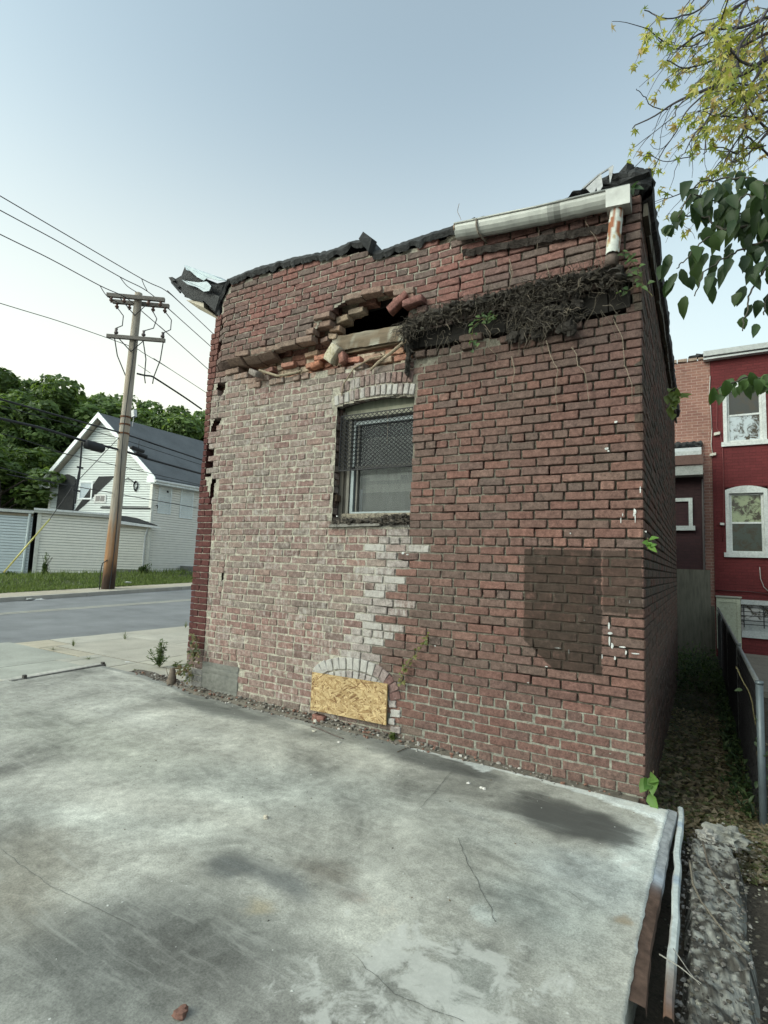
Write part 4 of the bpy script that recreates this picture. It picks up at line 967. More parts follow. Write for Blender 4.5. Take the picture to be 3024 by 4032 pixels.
# brick jambs run back behind the face
jb = MB(); jb.msk = (.25, .3, 0)
for k in range(0, 19):
    z = WINB+k*CH
    for x_, sgn in ((WINL, -1), (WINR, 1)):
        c = rnd.choice([(.17, .13, .11), (.20, .14, .12), (.15, .12, .105)]) if sgn < 0 else (.13, .07, .06)
        jb.col = c; e = .004*nz(k*1.7, sgn); jb.box(*sorted((x_+sgn*.10, x_+sgn*(.004+e))), .096, .20, z+.004, z+CH-.008)
    jb.col = (.14, .13, .11)
jb.box(WINL-.1, WINL-.01, .1, .2, WINB, 3.0); jb.box(WINR+.01, WINR+.1, .1, .2, WINB, 3.0); jb.col = (.12, .11, .1); jb.box(WINL, WINR, .08, .2, WINB-.08, WINB)
for i in range(16):
    x = WINL+(WINR-WINL)*(i+.5)/16; jb.col = (.13, .11, .10); jb.box(x-.022, x+.022, .09, .2, warch(x)+.02, warch(x)+.12)
jb.build('window_reveal', M['brick'], bld)
# ---- OSB sheet screwed over the basement opening
ob = MB(); bx0, bx1, bz0, bz1, by = -2.725, -1.935, .150, .482, -.036
P_ = lambda u, v, o=0: (bx0+(bx1-bx0)*u, by-o, bz0+.004*(1-u)+(bz1-bz0)*v+.012*u)
ob.col = (.42, .29, .13); ob.box8([P_(0, 0), P_(1, 0), (P_(1, 0)[0], by+.013, P_(1, 0)[2]), (P_(0, 0)[0], by+.013, P_(0, 0)[2]), P_(0, 1), P_(1, 1), (P_(1, 1)[0], by+.013, P_(1, 1)[2]), (P_(0, 1)[0], by+.013, P_(0, 1)[2])])
ro = random.Random(3); W_, H_ = bx1-bx0, bz1-bz0
for i in range(1500):
    cx0, cz0 = ro.random()*W_, ro.random()*H_; l = ro.uniform(.015, .055); wd = ro.uniform(.003, .011); a = ro.gauss(0, .75); ca, sa = math.cos(a), math.sin(a)
    pts = [(-l, -wd*ro.random()), (-l*.5, -wd), (l*.7, -wd*ro.uniform(.6, 1)), (l, ro.uniform(-wd, wd)), (l*.6, wd), (-l*.8, wd*ro.random())]
    q = []
    for u, v in pts: q.append((min(W_-.001, max(.001, cx0+u*ca-v*sa))/W_, min(H_-.001, max(.001, cz0+u*sa+v*ca))/H_))
    b_ = ro.random(); ob.col = mix((.30, .19, .085), (.58, .44, .24), b_**1.2) if ro.random() > .12 else (.20, .11, .05)
    h = .0006+i*.0000016
    ob.add([P_(u, v, h) for u, v in q], [(0, 1, 2, 3, 4, 5)])
tag(ob.build('osb_board', M['osb'], bld), 'yellow flake board over the basement opening')
hb = MB(); hb.col = (.2, .18, .15); hb.box(-2.72, -1.9, .02, .09, .1, .18); hb.build('basement_sill', M['stone'], bld)
# ================================================================ ROOTS, CREEPERS, LOOSE BRICKS, RUBBLE
rr = random.Random(21)
def wander(p, d, n, step, grav=0, turb=.5, rnd_=rr):
    p = Vector(p); d = Vector(d).normalized(); out = [p.copy()]
    for _ in range(n):
        d = (d+Vector((rnd_.uniform(-1, 1), rnd_.uniform(-1, 1), rnd_.uniform(-1, 1)))*turb+Vector((0, 0, -grav))).normalized(); p = p+d*step; out.append(p.copy())
    return out
rm = MB()
top = lambda x: interp([(-1.9, 3.57), (-1.75, 3.62), (-1.4, 3.66), (-.9, 3.68), (-.3, 3.68), (-.15, 3.64), (-.06, 3.58)], x)
for i in range(150):
    x = rr.uniform(-1.88, -.12); z = top(x)-.02-abs(rr.gauss(0, .02)); rm.col = rr.choice([(.05, .044, .038), (.065, .056, .047), (.038, .033, .029)])
    rm.lump((x, -.035-rr.random()*.07, z), rr.uniform(.03, .07), rr.uniform(.03, .05), rr.uniform(.02, .035), i, .45, 9, 6, rr.random()*3, 3)
for i in range(46):
    x = rr.gauss(-.68, .12); z = rr.uniform(3.28, 3.62); rm.lump((x, -.02-rr.random()*.06, z), rr.uniform(.025, .055), .03, rr.uniform(.03, .05), i, .5, 9, 6, 0, 3)
for i in range(26):
    t = i/25; rm.lump((-1.83-.02*t+.01*nz(i), -.04, 3.58-.42*t), .03-.012*t, .03, .035, i, .5, 8, 6, 0, 3)
for i in range(260):
    x = rr.uniform(-1.88, -.10); z = top(x)-.015-abs(rr.gauss(0, .05)); rm.col = rr.choice([(.055, .048, .04), (.075, .065, .054), (.04, .035, .03)])
    rm.lump((x, -.05-rr.random()*.07, z), rr.uniform(.008, .024), rr.uniform(.01, .02), rr.uniform(.008, .02), i*1.3, .6, 7, 5, rr.random()*3, 3)
for i in range(1250):
    q = rr.random()
    x = rr.gauss(-.68, .13) if q < .30 else rr.uniform(-1.88, -.12) if q < .9 else rr.gauss(-1.83, .04)
    z = top(max(-1.9, min(-.06, x)))-rr.random()*(.10 if q >= .36 else .36)
    L_ = rr.randint(4, 9)
    rm.col = rr.choice([(.06, .052, .043), (.085, .072, .058), (.045, .039, .033), (.11, .095, .075)]) if rr.random() > .05 else (.24, .20, .155)
    cl_ = Vector((nz(x*9, z*9, 1), 0, nz(x*9, z*9, 5)))*1.5
    pts = wander((x, -.05-rr.random()*.08, z), Vector((rr.uniform(-1, 1), rr.uniform(-.4, .1), rr.uniform(-.7, .7)))+cl_, L_, .022, .10, .85)
    pts = [Vector((p.x, min(p.y, -.012), p.z)) for p in pts]; r0_ = rr.uniform(.0014, .0042)
    rm.tube(pts, [r0_*(1-.7*k/len(pts)) for k in range(len(pts))], 3, False)
for i in range(60):
    x = rr.gauss(-.7, .16) if i % 3 else rr.uniform(-1.8, -.2); z = top(x)-.12-rr.random()*.2; pts = wander((x, -.05, z), (rr.uniform(-.3, .3), 0, -1), rr.randint(5, 12), .028, .25, .45); pts = [Vector((p.x, min(p.y, -.012), p.z)) for p in pts]; rm.col = (.13, .11, .085); rm.tube(pts, .0018, 3, False)
for (pts, r_) in [([(1235, 750), (1245, 765), (1248, 790), (1262, 800), (1268, 830), (1272, 870)], .004), ([(1180, 735), (1190, 770), (1205, 800), (1200, 850), (1205, 890)], .004), ([(1325, 690), (1345, 730), (1350, 790), (1365, 830), (1365, 870)], .0035),
                  ([(1100, 560), (1108, 590), (1100, 620), (1090, 640)], .004), ([(1180, 570), (1188, 600), (1195, 640)], .0035), ([(1045, 700), (1060, 720), (1055, 750), (1075, 770)], .003), ([(1105, 770), (1112, 800), (1106, 830)], .005), ([(992, 440), (988, 455), (996, 475)], .003),
                  ([(1160, 470), (1165, 500), (1160, 540)], .003), ([(1290, 430), (1270, 450), (1265, 480), (1290, 520), (1300, 560), (1310, 600)], .0025), ([(700, 830), (697, 880), (690, 900)], .0025), ([(835, 870), (838, 920), (836, 960)], .0018)]:
    rm.col = (.24, .195, .15); P3 = [ony(a, b, -.03-.004*i) for i, (a, b) in enumerate(pts)]
    P4 = []
    for a, b in zip(P3, P3[1:]):
        for k in range(4): q = a.lerp(b, k/4); P4.append(q+Vector((.006*nz(q.z*30, 1), .004*nz(q.z*25, 4), 0)))
    P4.append(P3[-1]); rm.tube(P4, [r_*(1-.5*i/len(P4)) for i in range(len(P4))], 4, False)
for (pts, r_, c) in [([(893, 715), (870, 740), (840, 765), (800, 775), (765, 795), (742, 830), (738, 855)], .010, (.30, .24, .17)), ([(880, 733), (850, 758), (818, 782), (800, 800)], .017, (.36, .29, .21)), ([(560, 800), (600, 812), (640, 805), (652, 800)], .014, (.30, .25, .18))]:
    rm.col = c; P3 = [ony(a, b, -.05+.004*i) for i, (a, b) in enumerate(pts)]; rm.tube(P3, [r_*(1-.45*i/len(P3)) for i in range(len(P3))], 7)
tag(rm.build('dead_roots', M['root'], None, False), 'mat of dead roots and black soil hanging from the slot high in the brick wall', 'roots')
sl_ = MB()
for i in range(170):
    x = rr.uniform(WINL+.03, WINR-.03); sl_.col = rr.choice([(.07, .06, .05), (.10, .085, .07), (.05, .045, .04), (.14, .12, .10)])
    sl_.lump((x, rr.uniform(-.02, .09), WINB+.03+rr.random()*.035*(1+sst(-2.3, -1.9, x))), rr.uniform(.012, .035), rr.uniform(.012, .025), rr.uniform(.008, .02), i, .5, 7, 5, rr.random()*3, 3)
for i in range(320):
    x = rr.uniform(WINL+.02, WINR-.02); sl_.col = rr.choice([(.10, .085, .07), (.16, .135, .11), (.07, .06, .05)])
    sl_.tube(wander((x, rr.uniform(-.03, .06), WINB+.03+rr.random()*.05), (rr.uniform(-1, 1), rr.uniform(-.5, .5), rr.uniform(-.3, .3)), 5, .02, .05, .6), .0016, 3, False)
tag(sl_.build('sill_debris', M['root'], None, False), 'crumbled soil and dead rootlets heaped on the window sill', 'debris')
def leaf(mb, p, d, nrm, L_, W_, col, fold=.25, droop=.2):
    p = Vector(p); d = Vector(d).normalized(); s_ = d.cross(Vector(nrm))
    if s_.length < 1e-4: s_ = d.orthogonal()
    s_.normalize(); u = s_.cross(d).normalized()
    mid = [p, p+d*L_*.35, p+d*L_*.7-u*L_*droop*.4, p+d*L_-u*L_*droop]
    a = [p+d*L_*.12+s_*W_*.3+u*W_*fold*.5, p+d*L_*.38+s_*W_*.5+u*W_*fold, p+d*L_*.72+s_*W_*.34+u*W_*fold*.6-u*L_*droop*.4]
    b = [p+d*L_*.12-s_*W_*.3+u*W_*fold*.5, p+d*L_*.38-s_*W_*.5+u*W_*fold, p+d*L_*.72-s_*W_*.34+u*W_*fold*.6-u*L_*droop*.4]
    mb.col = col; mb.add(mid+a+b, [(0, 1, 5, 4), (1, 2, 6, 5), (2, 3, 6), (1, 0, 7, 8), (2, 1, 8, 9), (3, 2, 9)])
def rdir(r=rr): return Vector((r.gauss(0, 1), r.gauss(0, 1), r.gauss(0, 1))).normalized()
GREEN = [(.08, .13, .05), (.10, .16, .06), (.065, .11, .045), (.12, .19, .07)]
def creeper(label, stems, nleaf, size, y=-.04, cols=GREEN, spread=.05, group=None, stemr=.003):
    root = thing('creeper', label, 'plant', tuple(ony(*stems[0][0], y)), group)
    st_ = MB(); lf = MB(); st_.col = (.16, .14, .07); allp = []
    for s_ in stems:
        P3 = [ony(a, b, y+.01*nz(a*.1, b*.1)) for a, b in s_]; q = []
        for a, b in zip(P3, P3[1:]):
            for k in range(5): c = a.lerp(b, k/5); q.append(c+Vector((.008*nz(c.x*20, c.z*20), .006*nz(c.z*20, 4), .008*nz(c.x*25, 5))))
        q.append(P3[-1]); st_.tube(q, stemr, 4, False); allp += q
    for i in range(nleaf):
        p = rr.choice(allp)+Vector((rr.uniform(-1, 1)*spread, -rr.random()*spread*.8, rr.uniform(-1, 1)*spread*.7)); d = Vector((rr.uniform(-1, 1), -.3-rr.random()*.4, rr.uniform(-1, .3)))
        leaf(lf, p, d, Vector((0, -1, .5))+rdir()*.4, size*rr.uniform(.6, 1.2), size*rr.uniform(.4, .7), rr.choice(cols))
    st_.build('stem', M['root'], root); lf.build('foliage', M['leaf'], root, True); return root
creeper('small green creeper sprouting from the hanging roots near the window', [[(1062, 692), (1040, 690), (1022, 705), (1020, 730), (1028, 752)], [(1040, 690), (1075, 680)]], 34, .05, -.10, spread=.045)
creeper('green creeper climbing beside the downpipe stub at the upper right corner', [[(1352, 590), (1365, 565), (1350, 545)], [(1365, 565), (1385, 590), (1388, 625)], [(1340, 640), (1385, 610), (1410, 640)]], 26, .055, -.07, spread=.03)
creeper('green sprig tucked under the felt heap at the roof corner', [[(1345, 415), (1362, 412), (1370, 405)]], 5, .09, -.06, cols=[(.05, .09, .05), (.07, .12, .06)], spread=.02)
creeper('yellow green creeper slanting up the wall from the right of the basement board', [[(866, 1480), (872, 1450), (890, 1425), (912, 1395), (925, 1370)], [(872, 1450), (868, 1430)]], 36, .04, -.035, cols=[(.16, .17, .05), (.12, .15, .05), (.2, .19, .07)], spread=.03)
creeper('mixed green and russet creeper growing on the painted left corner', [[(415, 1475), (412, 1440), (425, 1400), (424, 1375)], [(412, 1440), (396, 1452), (390, 1448)], [(425, 1420), (432, 1400)]], 110, .05, -.045, cols=[(.10, .12, .05), (.14, .13, .05), (.13, .09, .05), (.08, .10, .05), (.17, .16, .06)], spread=.06)
creeper('bright green leaf pair on the edge of the side wall', [[(1398, 1188), (1402, 1175), (1398, 1162)]], 6, .07, -.02, cols=[(.14, .28, .06), (.18, .33, .07)], spread=.015)
creeper('light green sprout growing at the foot of the right hand corner', [[(1400, 1720), (1404, 1690), (1412, 1665)]], 5, .13, -.03, cols=[(.10, .20, .05), (.13, .24, .06)], spread=.02)
creeper('pale green tuft low on the outer edge of the felted eave', [[(1455, 890), (1457, 862), (1456, 850)]], 14, .12, 1.2, cols=[(.2, .26, .09), (.26, .32, .12)], spread=.05)
# loose bricks and stones resting in the broken band: each a thing
def loose(name, label, cat, c, L_, H_, D_, ang, yaw, col, mat='brick', group=None, wh=.2, jag=.008):
    b = MB(); R3 = Matrix.Rotation(yaw, 3, 'Z') @ Matrix.Rotation(-ang, 3, 'Y'); c = Vector(c)
    def Mx(a, bb, oo): return tuple(R3 @ Vector((a, -oo, bb)))
    add_brick(b, Mx, -L_/2, L_/2, -H_/2, H_/2, D_/2, D_, col, wh, .15, c.x*40, jag)
    o = b.build(name, M[mat], None, True); o.location = c; return tag(o, label, cat, group)
loose('loose_brick', 'tilted red brick sticking out above the right end of the hole', 'brick', (-1.965, -.045, 3.82), .215, .062, .10, R(42), .25, (.22, .105, .09))
loose('loose_brick', 'level red brick jutting out right of the tilted one', 'brick', (-1.80, -.05, 3.79), .19, .06, .10, R(6), 0, (.2, .1, .088))
loose('broken_brick', 'large cream faced brick chunk leaning in the broken band', 'brick', (-2.665, -.03, 3.475), .17, .13, .09, R(52), -.2, (.40, .35, .24), wh=.7, jag=.02)
loose('broken_brick', 'small orange brick piece left of the cream faced chunk', 'brick', (-2.87, -.015, 3.40), .11, .055, .09, R(8), 0, (.36, .16, .10), jag=.012)
loose('broken_brick', 'reddish brick piece propped right of the cream faced chunk', 'brick', (-2.565, -.01, 3.42), .065, .10, .09, R(10), 0, (.30, .15, .12), jag=.012)
loose('broken_brick', 'grey broken brick slipping off the ledge at the far left', 'brick', (-3.62, -.085, 3.41), .17, .055, .08, R(-26), -.3, (.22, .19, .17), wh=.5, jag=.012)
loose('fallen_brick', 'half buried red brick lying at the foot of the wall under the flake board', 'brick', (-2.62, -.035, .10), .12, .05, .07, R(-4), .1, (.2, .1, .08), jag=.01)
# rubble along the foot of the wall: uncountable
rb = MB(); pr = None
for i in range(400):
    x = -5.6+i*5.56/399; e = slab_edge_far(x) if x > -5.6 else .1; z = zs(x); hgt = interp([(-5.6, .0), (-4.6, .02), (-4.2, .05), (-2.8, .045), (-1.9, .03), (-1.0, .012), (0, .005)], x)*(1+.5*nz(x*7))
    yb = .03 if x > -4.45 else e+.16+.08*nz(x*4)
    cs = [(x, e-.02+.02*nz(x*9, 5), z-.003), (x, e+.02, z+hgt*.6+.01*nz(x*19)), (x, e*.3+yb*.7, z+hgt), (x, yb, z+hgt*(1.1 if x > -4.45 else .2))]
    rb.col = tuple(v*(1+.4*nz(x*14, 3)) for v in (.13, .115, .095))
    if pr:
        for k in range(3): rb.quad(pr[k], cs[k], cs[k+1], pr[k+1])
    pr = cs
for i in range(1500):
    x = -5.6+5.5*rr.random()**.8; e = slab_edge_far(x); dens = interp([(-5.6, .5), (-4.5, 1), (-2.5, 1), (-1.5, .5), (0, .15)], x)
    if rr.random() > dens: continue
    y = e+rr.gauss(.03, .035); y = min(y, .02 if x > -4.45 else e+.2); sz = rr.choice([.004, .006, .008, .011])*rr.uniform(.7, 1.4); t = interp([(-5.6, .01), (-4.2, .05), (-2.8, .045), (-1.9, .03), (-1, .012), (0, .005)], x) if y > e else 0
    rb.col = rr.choice([(.2, .18, .16), (.12, .105, .09), (.3, .28, .25), (.22, .12, .09), (.08, .07, .06), (.45, .43, .4) if rr.random() < .4 else (.15, .13, .11)])
    rb.lump((x, y, zs(x)+t*(.6 if y < e+.03 else 1)+sz*.3), sz*1.3, sz, sz*.7, i, .35, 6, 4, rr.random()*3, 2)
for i in range(170):
    x, y = rr.uniform(-5.5, .05), -3.1+3.0*rr.random(); sz = rr.choice([.0015, .002, .003, .004]); rb.col = rr.choice([(.5, .5, .47), (.1, .09, .08), (.2, .17, .13), (.16, .12, .08), (.6, .6, .57)])
    rb.lump((x, y, zs(x)+sz*.4), sz*1.4, sz, sz*.6, i, .35, 6, 4, rr.random()*3, 2)
tag(rb.build('rubble', M['stone'], None, False), 'strip of soil and crushed rubble along the foot of the brick wall', 'rubble', kind='stuff')
def stone(X, Y, s_, col, label, z=None, name='stone', cat='stone', group=None, flat=.6):
    p = slabz(X, Y); b = MB(); b.col = col; b.lump((0, 0, 0), s_*1.2, s_, s_*flat, X, .3, 10, 7, X, 1.6); o = b.build(name, M['stone'], None, False)
    o.location = (p.x, p.y, p.z+s_*flat*.75); return tag(o, label, cat, group)
stone(682, 1562, .022, (.42, .40, .35), 'pale upright stone against the wall below the left end of the flake board', flat=1.2)
stone(637, 1523, .014, (.5, .48, .44), 'pale stone in the rubble left of the flake board')
stone(802, 1586, .018, (.55, .50, .42), 'creamy stone on the rubble below the right half of the flake board', flat=.9)
stone(820, 1590, .012, (.32, .28, .24), 'brown stone right beside the creamy stone in the rubble')
stone(678, 1580, .016, (.55, .52, .44), 'flat cream chip on the slab edge below the flake board', flat=.3)
stone(733, 1604, .017, (.52, .50, .46), 'flat white chip on the slab right of the twig by the wall', flat=.35)
stone(574, 1768, .014, (.50, .45, .37), 'small tan stone alone in the middle of the slab', flat=.7)
stone(391, 2193, .020, (.17, .09, .07), 'dark red brick crumb near the bottom edge of the slab', flat=.6)
stone(275, 1430, .03, (.6, .6, .58), 'flat white litter on the pavement in front of the leafy weed', flat=.15)
wd_ = MB(); wd_.col = (.62, .62, .60)
for i, (X, Y) in enumerate([(1012, 1693), (1040, 1703), (1046, 1705), (1365, 1712)]):
    stone(X, Y, .011, (.55, .53, .5), ['white pebble on the slab lip before the wide dark stain', 'pebble of white paint on the slab lip left of its twin', 'chip of white paint touching the slab lip right of its twin', 'pebble on the slab lip close to the right hand corner'][i])
def twig(label, pts, r_, col, name='twig', fn=None, z=.006, cat='twig'):
    b = MB(); b.col = col; P3 = [(fn or slabz)(a, c) for a, c in pts]; P3 = [p+Vector((0, 0, z)) for p in P3]; q = []
    for a, c in zip(P3, P3[1:]):
        for k in range(4): m2 = a.lerp(c, k/4); q.append(m2+Vector((.003*nz(m2.x*30), .003*nz(m2.y*30, 4), .003*nz(m2.x*20, 7))))
    q.append(P3[-1]); o0 = q[0].copy(); b.tube([v-o0 for v in q], [r_*(1-.5*i/len(q)) for i in range(len(q))], 6); o = b.build(name, M['root'], None, True); o.location = o0; return tag(o, label, cat)
twig('grey twig lying on the slab below the flake board', [(672, 1570), (700, 1580), (722, 1590), (742, 1597)], .008, (.12, .10, .09))
twig('thin dark curved twig on the slab right of the flake board', [(858, 1626), (880, 1617), (905, 1616), (925, 1622)], .0035, (.10, .08, .06))
def weed(label, X, Y, h, w_, n, cols, base=None, tuft=False, z=.045, leafL=.06, name='weed'):
    p = base if base is not None else onz(X, Y, z); root = thing(name, label, 'weed', tuple(p)); st_ = MB(); lf = MB(); st_.col = (.14, .16, .07)
    for i in range(n):
        a = rr.random()*6.28; sp = rr.random()*w_; q = []; hh = h*rr.uniform(.5, 1)*(1-.4*sp/w_)
        for k in range(7): t = k/6; q.append(p+Vector((math.cos(a)*sp*t+.01*nz(i, k), math.sin(a)*sp*t, hh*t*(1-.12*t))))
        if tuft:
            lf.col = rr.choice(cols); wv = Vector((-math.sin(a), math.cos(a), 0))*.004
            for k in range(6): lf.quad(q[k]-wv*(1-k/6), q[k]+wv*(1-k/6), q[k+1]+wv*(1-(k+1)/6.01), q[k+1]-wv*(1-(k+1)/6.01))
        else:
            st_.tube(q, .003, 4, False)
            for k in range(22):
                t = rr.uniform(.08, 1); j = min(5, int(t*6)); pp = q[j].lerp(q[j+1], t*6-j); b_ = rr.random()*6.28
                leaf(lf, pp, (math.cos(b_), math.sin(b_), rr.uniform(.1, .8)), (0, 0, 1), leafL*rr.uniform(.6, 1.1)*(1.1-.4*t), leafL*.28, rr.choice(cols), droop=.3)
    if st_.v: st_.build('stem', M['root'], root)
    lf.build('foliage', M['leaf'], root, True); return root
weed('tall leafy green weed growing from a pavement joint left of the building corner', 345, 1441, .46, .20, 20, [(.10, .17, .05), (.13, .21, .07), (.08, .14, .045)])
weed('low trailing green weed beside the tall leafy one', 378, 1440, .10, .16, 5, [(.13, .18, .06), (.17, .2, .07)], leafL=.05)
weed('grey green grass tuft in the joint between the pavement slabs, nearest the road', 158, 1396, .19, .10, 34, [(.16, .18, .11), (.2, .22, .14), (.12, .15, .08)], tuft=True)
weed('bluish grass tuft in the pavement joint, right of the first tuft', 270, 1381, .20, .11, 34, [(.16, .19, .12), (.2, .23, .15)], tuft=True)
weed('small grass tuft in the pavement just left of the painted corner', 401, 1356, .22, .08, 26, [(.16, .18, .08), (.12, .15, .06)], tuft=True)
weed('flat mat of weeds along the pavement joint in the middle', 192, 1424, .05, .22, 18, [(.10, .14, .05), (.15, .19, .07)], tuft=True)
weed('flat mat of weeds along the pavement joint near the kerb', 115, 1403, .05, .2, 16, [(.10, .14, .05), (.15, .19, .07)], tuft=True)
weed('tiny green weed in the rubble at the right of the flake board', 848, 1599, .07, .05, 5, [(.12, .17, .05), (.16, .2, .06)], base=slabz(848, 1600), leafL=.045)
weed('yellow green weed at the slab edge beside the rotten stump', 298, 1455, .10, .08, 4, [(.15, .18, .05)], leafL=.04)
# rotten stump and the timber strip between slab and pavement
sm = MB(); p = onz(370, 1482, .06); sm.col = (.15, .12, .095)
sm.tube([Vector((0, 0, -.03)), Vector((.0, 0, .06)), Vector((-.02, .02, .15)), Vector((-.03, .02, .19))], [.055, .05, .034, .026], 9); sm.tube([(-.01, 0, .03), (-.09, 0, .14), (-.11, 0, .19)], .004, 4); sm.tube([(0, 0, .02), (.12, 0, .015), (.16, .02, 0)], .014, 5)
o = sm.build('rotten_stump', M['woodx'], None, True); o.location = p; tag(o, 'short rotten sapling stump in the rubble left of the building corner', 'stump')
tb = thing('timber_strip', 'low weathered timber form board between the slab and the pavement', 'board', (-6.1, -.4, .09))
A_, B_ = Vector((-6.02, -.97, .07)), Vector((-6.13, .16, .08)); d_ = (B_-A_); n2 = Vector((d_.y, -d_.x, 0)).normalized()
for nm, off, wd, hh, c, mt in [('board', 0, .020, .072, (.22, .215, .20), 'woodx'), ('mortar_bed', -.10, .075, .062, (.46, .45, .40), 'cpatch'), ('board', -.19, .02, .035, (.14, .135, .13), 'woodx')]:
    b = MB(); N = 24; pr = None; b.col = c
    for i in range(N+1):
        q = A_+d_*i/N+n2*off; e = .006*nz(i*.7, off*9); cs = [q+n2*(wd+e)+Vector((0, 0, -.08)), q+n2*(wd+e)+Vector((0, 0, hh-.04+e)), q-n2*(wd-e)+Vector((0, 0, hh-.04+e)), q-n2*(wd-e)+Vector((0, 0, -.08))]
        if pr:
            for k in range(4): b.quad(pr[k], cs[k], cs[(k+1) % 4], pr[(k+1) % 4])
        else: b.add(cs, [(3, 2, 1, 0)])
        pr = cs
    b.add(pr, [(0, 1, 2, 3)]); b.build(nm, M[mt], tb)
for t in (.13, .97):
    b = MB(); q = A_+d_*t; b.col = (.08, .075, .07); b.box(q.x-.02, q.x+.02, q.y-.016, q.y+.016, .03, .135); b.build('stake', M['wood'], tb)
# ================================================================ RIGHT HAND SIDE: slab edge, footing, litter, fence, red houses
ea = MB(); n = 60; pr = None; ra = random.Random(4)
cols = []; vs = []
for i in range(n+1):
    t = i/n; y = -.03-1.80*t; x = slab_right(y)+.004-.004*nz(y*19); w_ = .040+.004*nz(t*6)+(.008*sst(.9, 1, t)); z = zs(0)-.012
    rust = sst(.48, .56, t+.05*nz(t*9)); c = mix((.30, .31, .32), (.105, .066, .05), rust); c = mix(c, (.36, .42, .50), .5*math.exp(-((t-.5)/.05)**2))
    for (a, b_) in ((-.012, .004), (w_*.5, .0), (w_, -.004), (w_+.003, -.035)):
        vs.append((x+a-(.028*sst(.88, .93, t) if a < 0 else 0), y, z+b_+.002*nz(t*40, a*30))); cols.append(tuple(v*(1+.35*nz(t*20, a*40)+.3*nz(t*70, a*90)) for v in c))
ea.add(vs, [(i*4+k, i*4+4+k, i*4+5+k, i*4+1+k) for i in range(n) for k in range(3)], cols, [(0, 0, 0)]*len(vs))
o = ea.build('edge_angle', M['rust'], None, False); tag(o, 'steel edge angle along the slab, grey paint turning to brown rust', 'steel edging')
ps = MB(); vs = []; cols = []; n = 70
for i in range(n+1):
    t = i/n; y = .09-1.88*t; x = .195+.010*t+.009*nz(t*5)+.005*nz(t*13, 4); z = .0+.01*nz(t*4, 8)-.02*t; w_ = .017+.003*nz(t*9, 2)
    rust = sst(.72, .98, t+.15*nz(t*8, 5)); c0 = (.50, .54, .53) if nz(t*11, 3) > -.28 else (.36, .42, .48)
    for k, (a, b_) in enumerate([(-1, -.03), (-1, .0), (-.5, .010), (.6, .008), (1, -.004), (1, -.03)]):
        vs.append((x+a*w_, y, z+b_)); c = mix(c0, (.17, .10, .07), min(1, rust+(.5 if k in (0, 1) and nz(t*9, 7) > 0 else 0))); cols.append(c)
ps.add(vs, [(i*6+k, i*6+6+k, i*6+7+k, i*6+1+k) for i in range(n) for k in range(5)]+[tuple(range(6))], cols, [(0, 0, 0)]*len(vs))
tag(ps.build('metal_strip', M['paint'], None, False), 'bent white painted metal strip lying along the slab edge', 'metal strip')
ft = MB(); vs = []; cols = []; nx_, ny_ = 34, 150
for j in range(ny_+1):
    for i in range(nx_+1):
        y = -.08-3.0*j/ny_; t = i/nx_; xl_, xr_ = .235, .50-.02*j/ny_+.03*nz(y*3); x = xl_+(xr_-xl_)*t
        h = .02+.022*fbm(x*16, y*16, 1, 4)+.03*fbm(x*4, y*4, 2, 2); e = min(t, 1-t)*8; h -= .12*(1-min(1, e))+.10*sst(.10, 0, j/ny_*3)
        vs.append((x, y, -.065+h)); f = fbm(x*22, y*22, 4, 3)+.5*fbm(x*5, y*5, 9, 2); cols.append(mix((.05, .046, .04), (.24, .24, .22), sst(-.15, .45, f+.25*t)))
ft.add(vs, [(j*(nx_+1)+i, (j+1)*(nx_+1)+i, (j+1)*(nx_+1)+i+1, j*(nx_+1)+i+1) for j in range(ny_) for i in range(nx_)], cols, [(0, 0, 0)]*len(vs))
for i in range(1700):
    y = -.1-2.9*ra.random(); x = ra.uniform(.20, .50); s_ = ra.choice([.002, .003, .004, .006, .009]); ft.col = ra.choice([(.07, .065, .06), (.12, .11, .10), (.16, .15, .14), (.22, .21, .2), (.05, .045, .04), (.05, .045, .04)])
    if x > .26 and ra.random() < .35: continue
    ft.lump((x, y, (-.045 if x > .26 else -.075)+.035*fbm(x*4, y*4, 2, 2)+s_*.4), s_*1.3, s_, s_*.75, i, .4, 6, 4, ra.random()*3, 2.5)
tag(ft.build('concrete_footing', M['stone'], None, False), 'broken exposed concrete footing right of the white metal strip', 'footing')
def rock(c, r_, label, col, seed, fl=.6, fr=2.5):
    b = MB(); b.col = col; b.lump((0, 0, 0), r_*1.25, r_, r_*fl, seed, .45, 26, 18, seed, fr); o = b.build('concrete_chunk', M['stone'], None, False); o.location = c; tag(o, label, 'concrete chunk')
rock((.44, -.06, -.05), .085, 'large grey broken concrete chunk at the head of the footing', (.22, .22, .20), 3)
rock((.345, -.14, -.04), .05, 'pale rounded concrete chunk beside the large grey one', (.30, .29, .27), 8)
gz2 = lambda X, Y: onz(X, Y, -.03)
twig('long bare twig lying slantwise over the footing', [(1490, 1870), (1497, 1920), (1515, 1960), (1560, 2020), (1610, 2070)], .006, (.16, .14, .11), fn=gz2, z=.025)
twig('bare twig across the upper part of the footing', [(1518, 1830), (1530, 1880), (1560, 1930), (1600, 1975)], .006, (.12, .10, .08), fn=gz2, z=.03)
twig('thin pale twig crossing the lower end of the metal strip', [(1425, 2085), (1470, 2115), (1515, 2150)], .003, (.28, .27, .24), fn=gz2, z=.04)
twig('thin grey twig beside the lower end of the metal strip', [(1455, 2070), (1485, 2115), (1512, 2150)], .002, (.25, .24, .22), fn=gz2, z=.035)
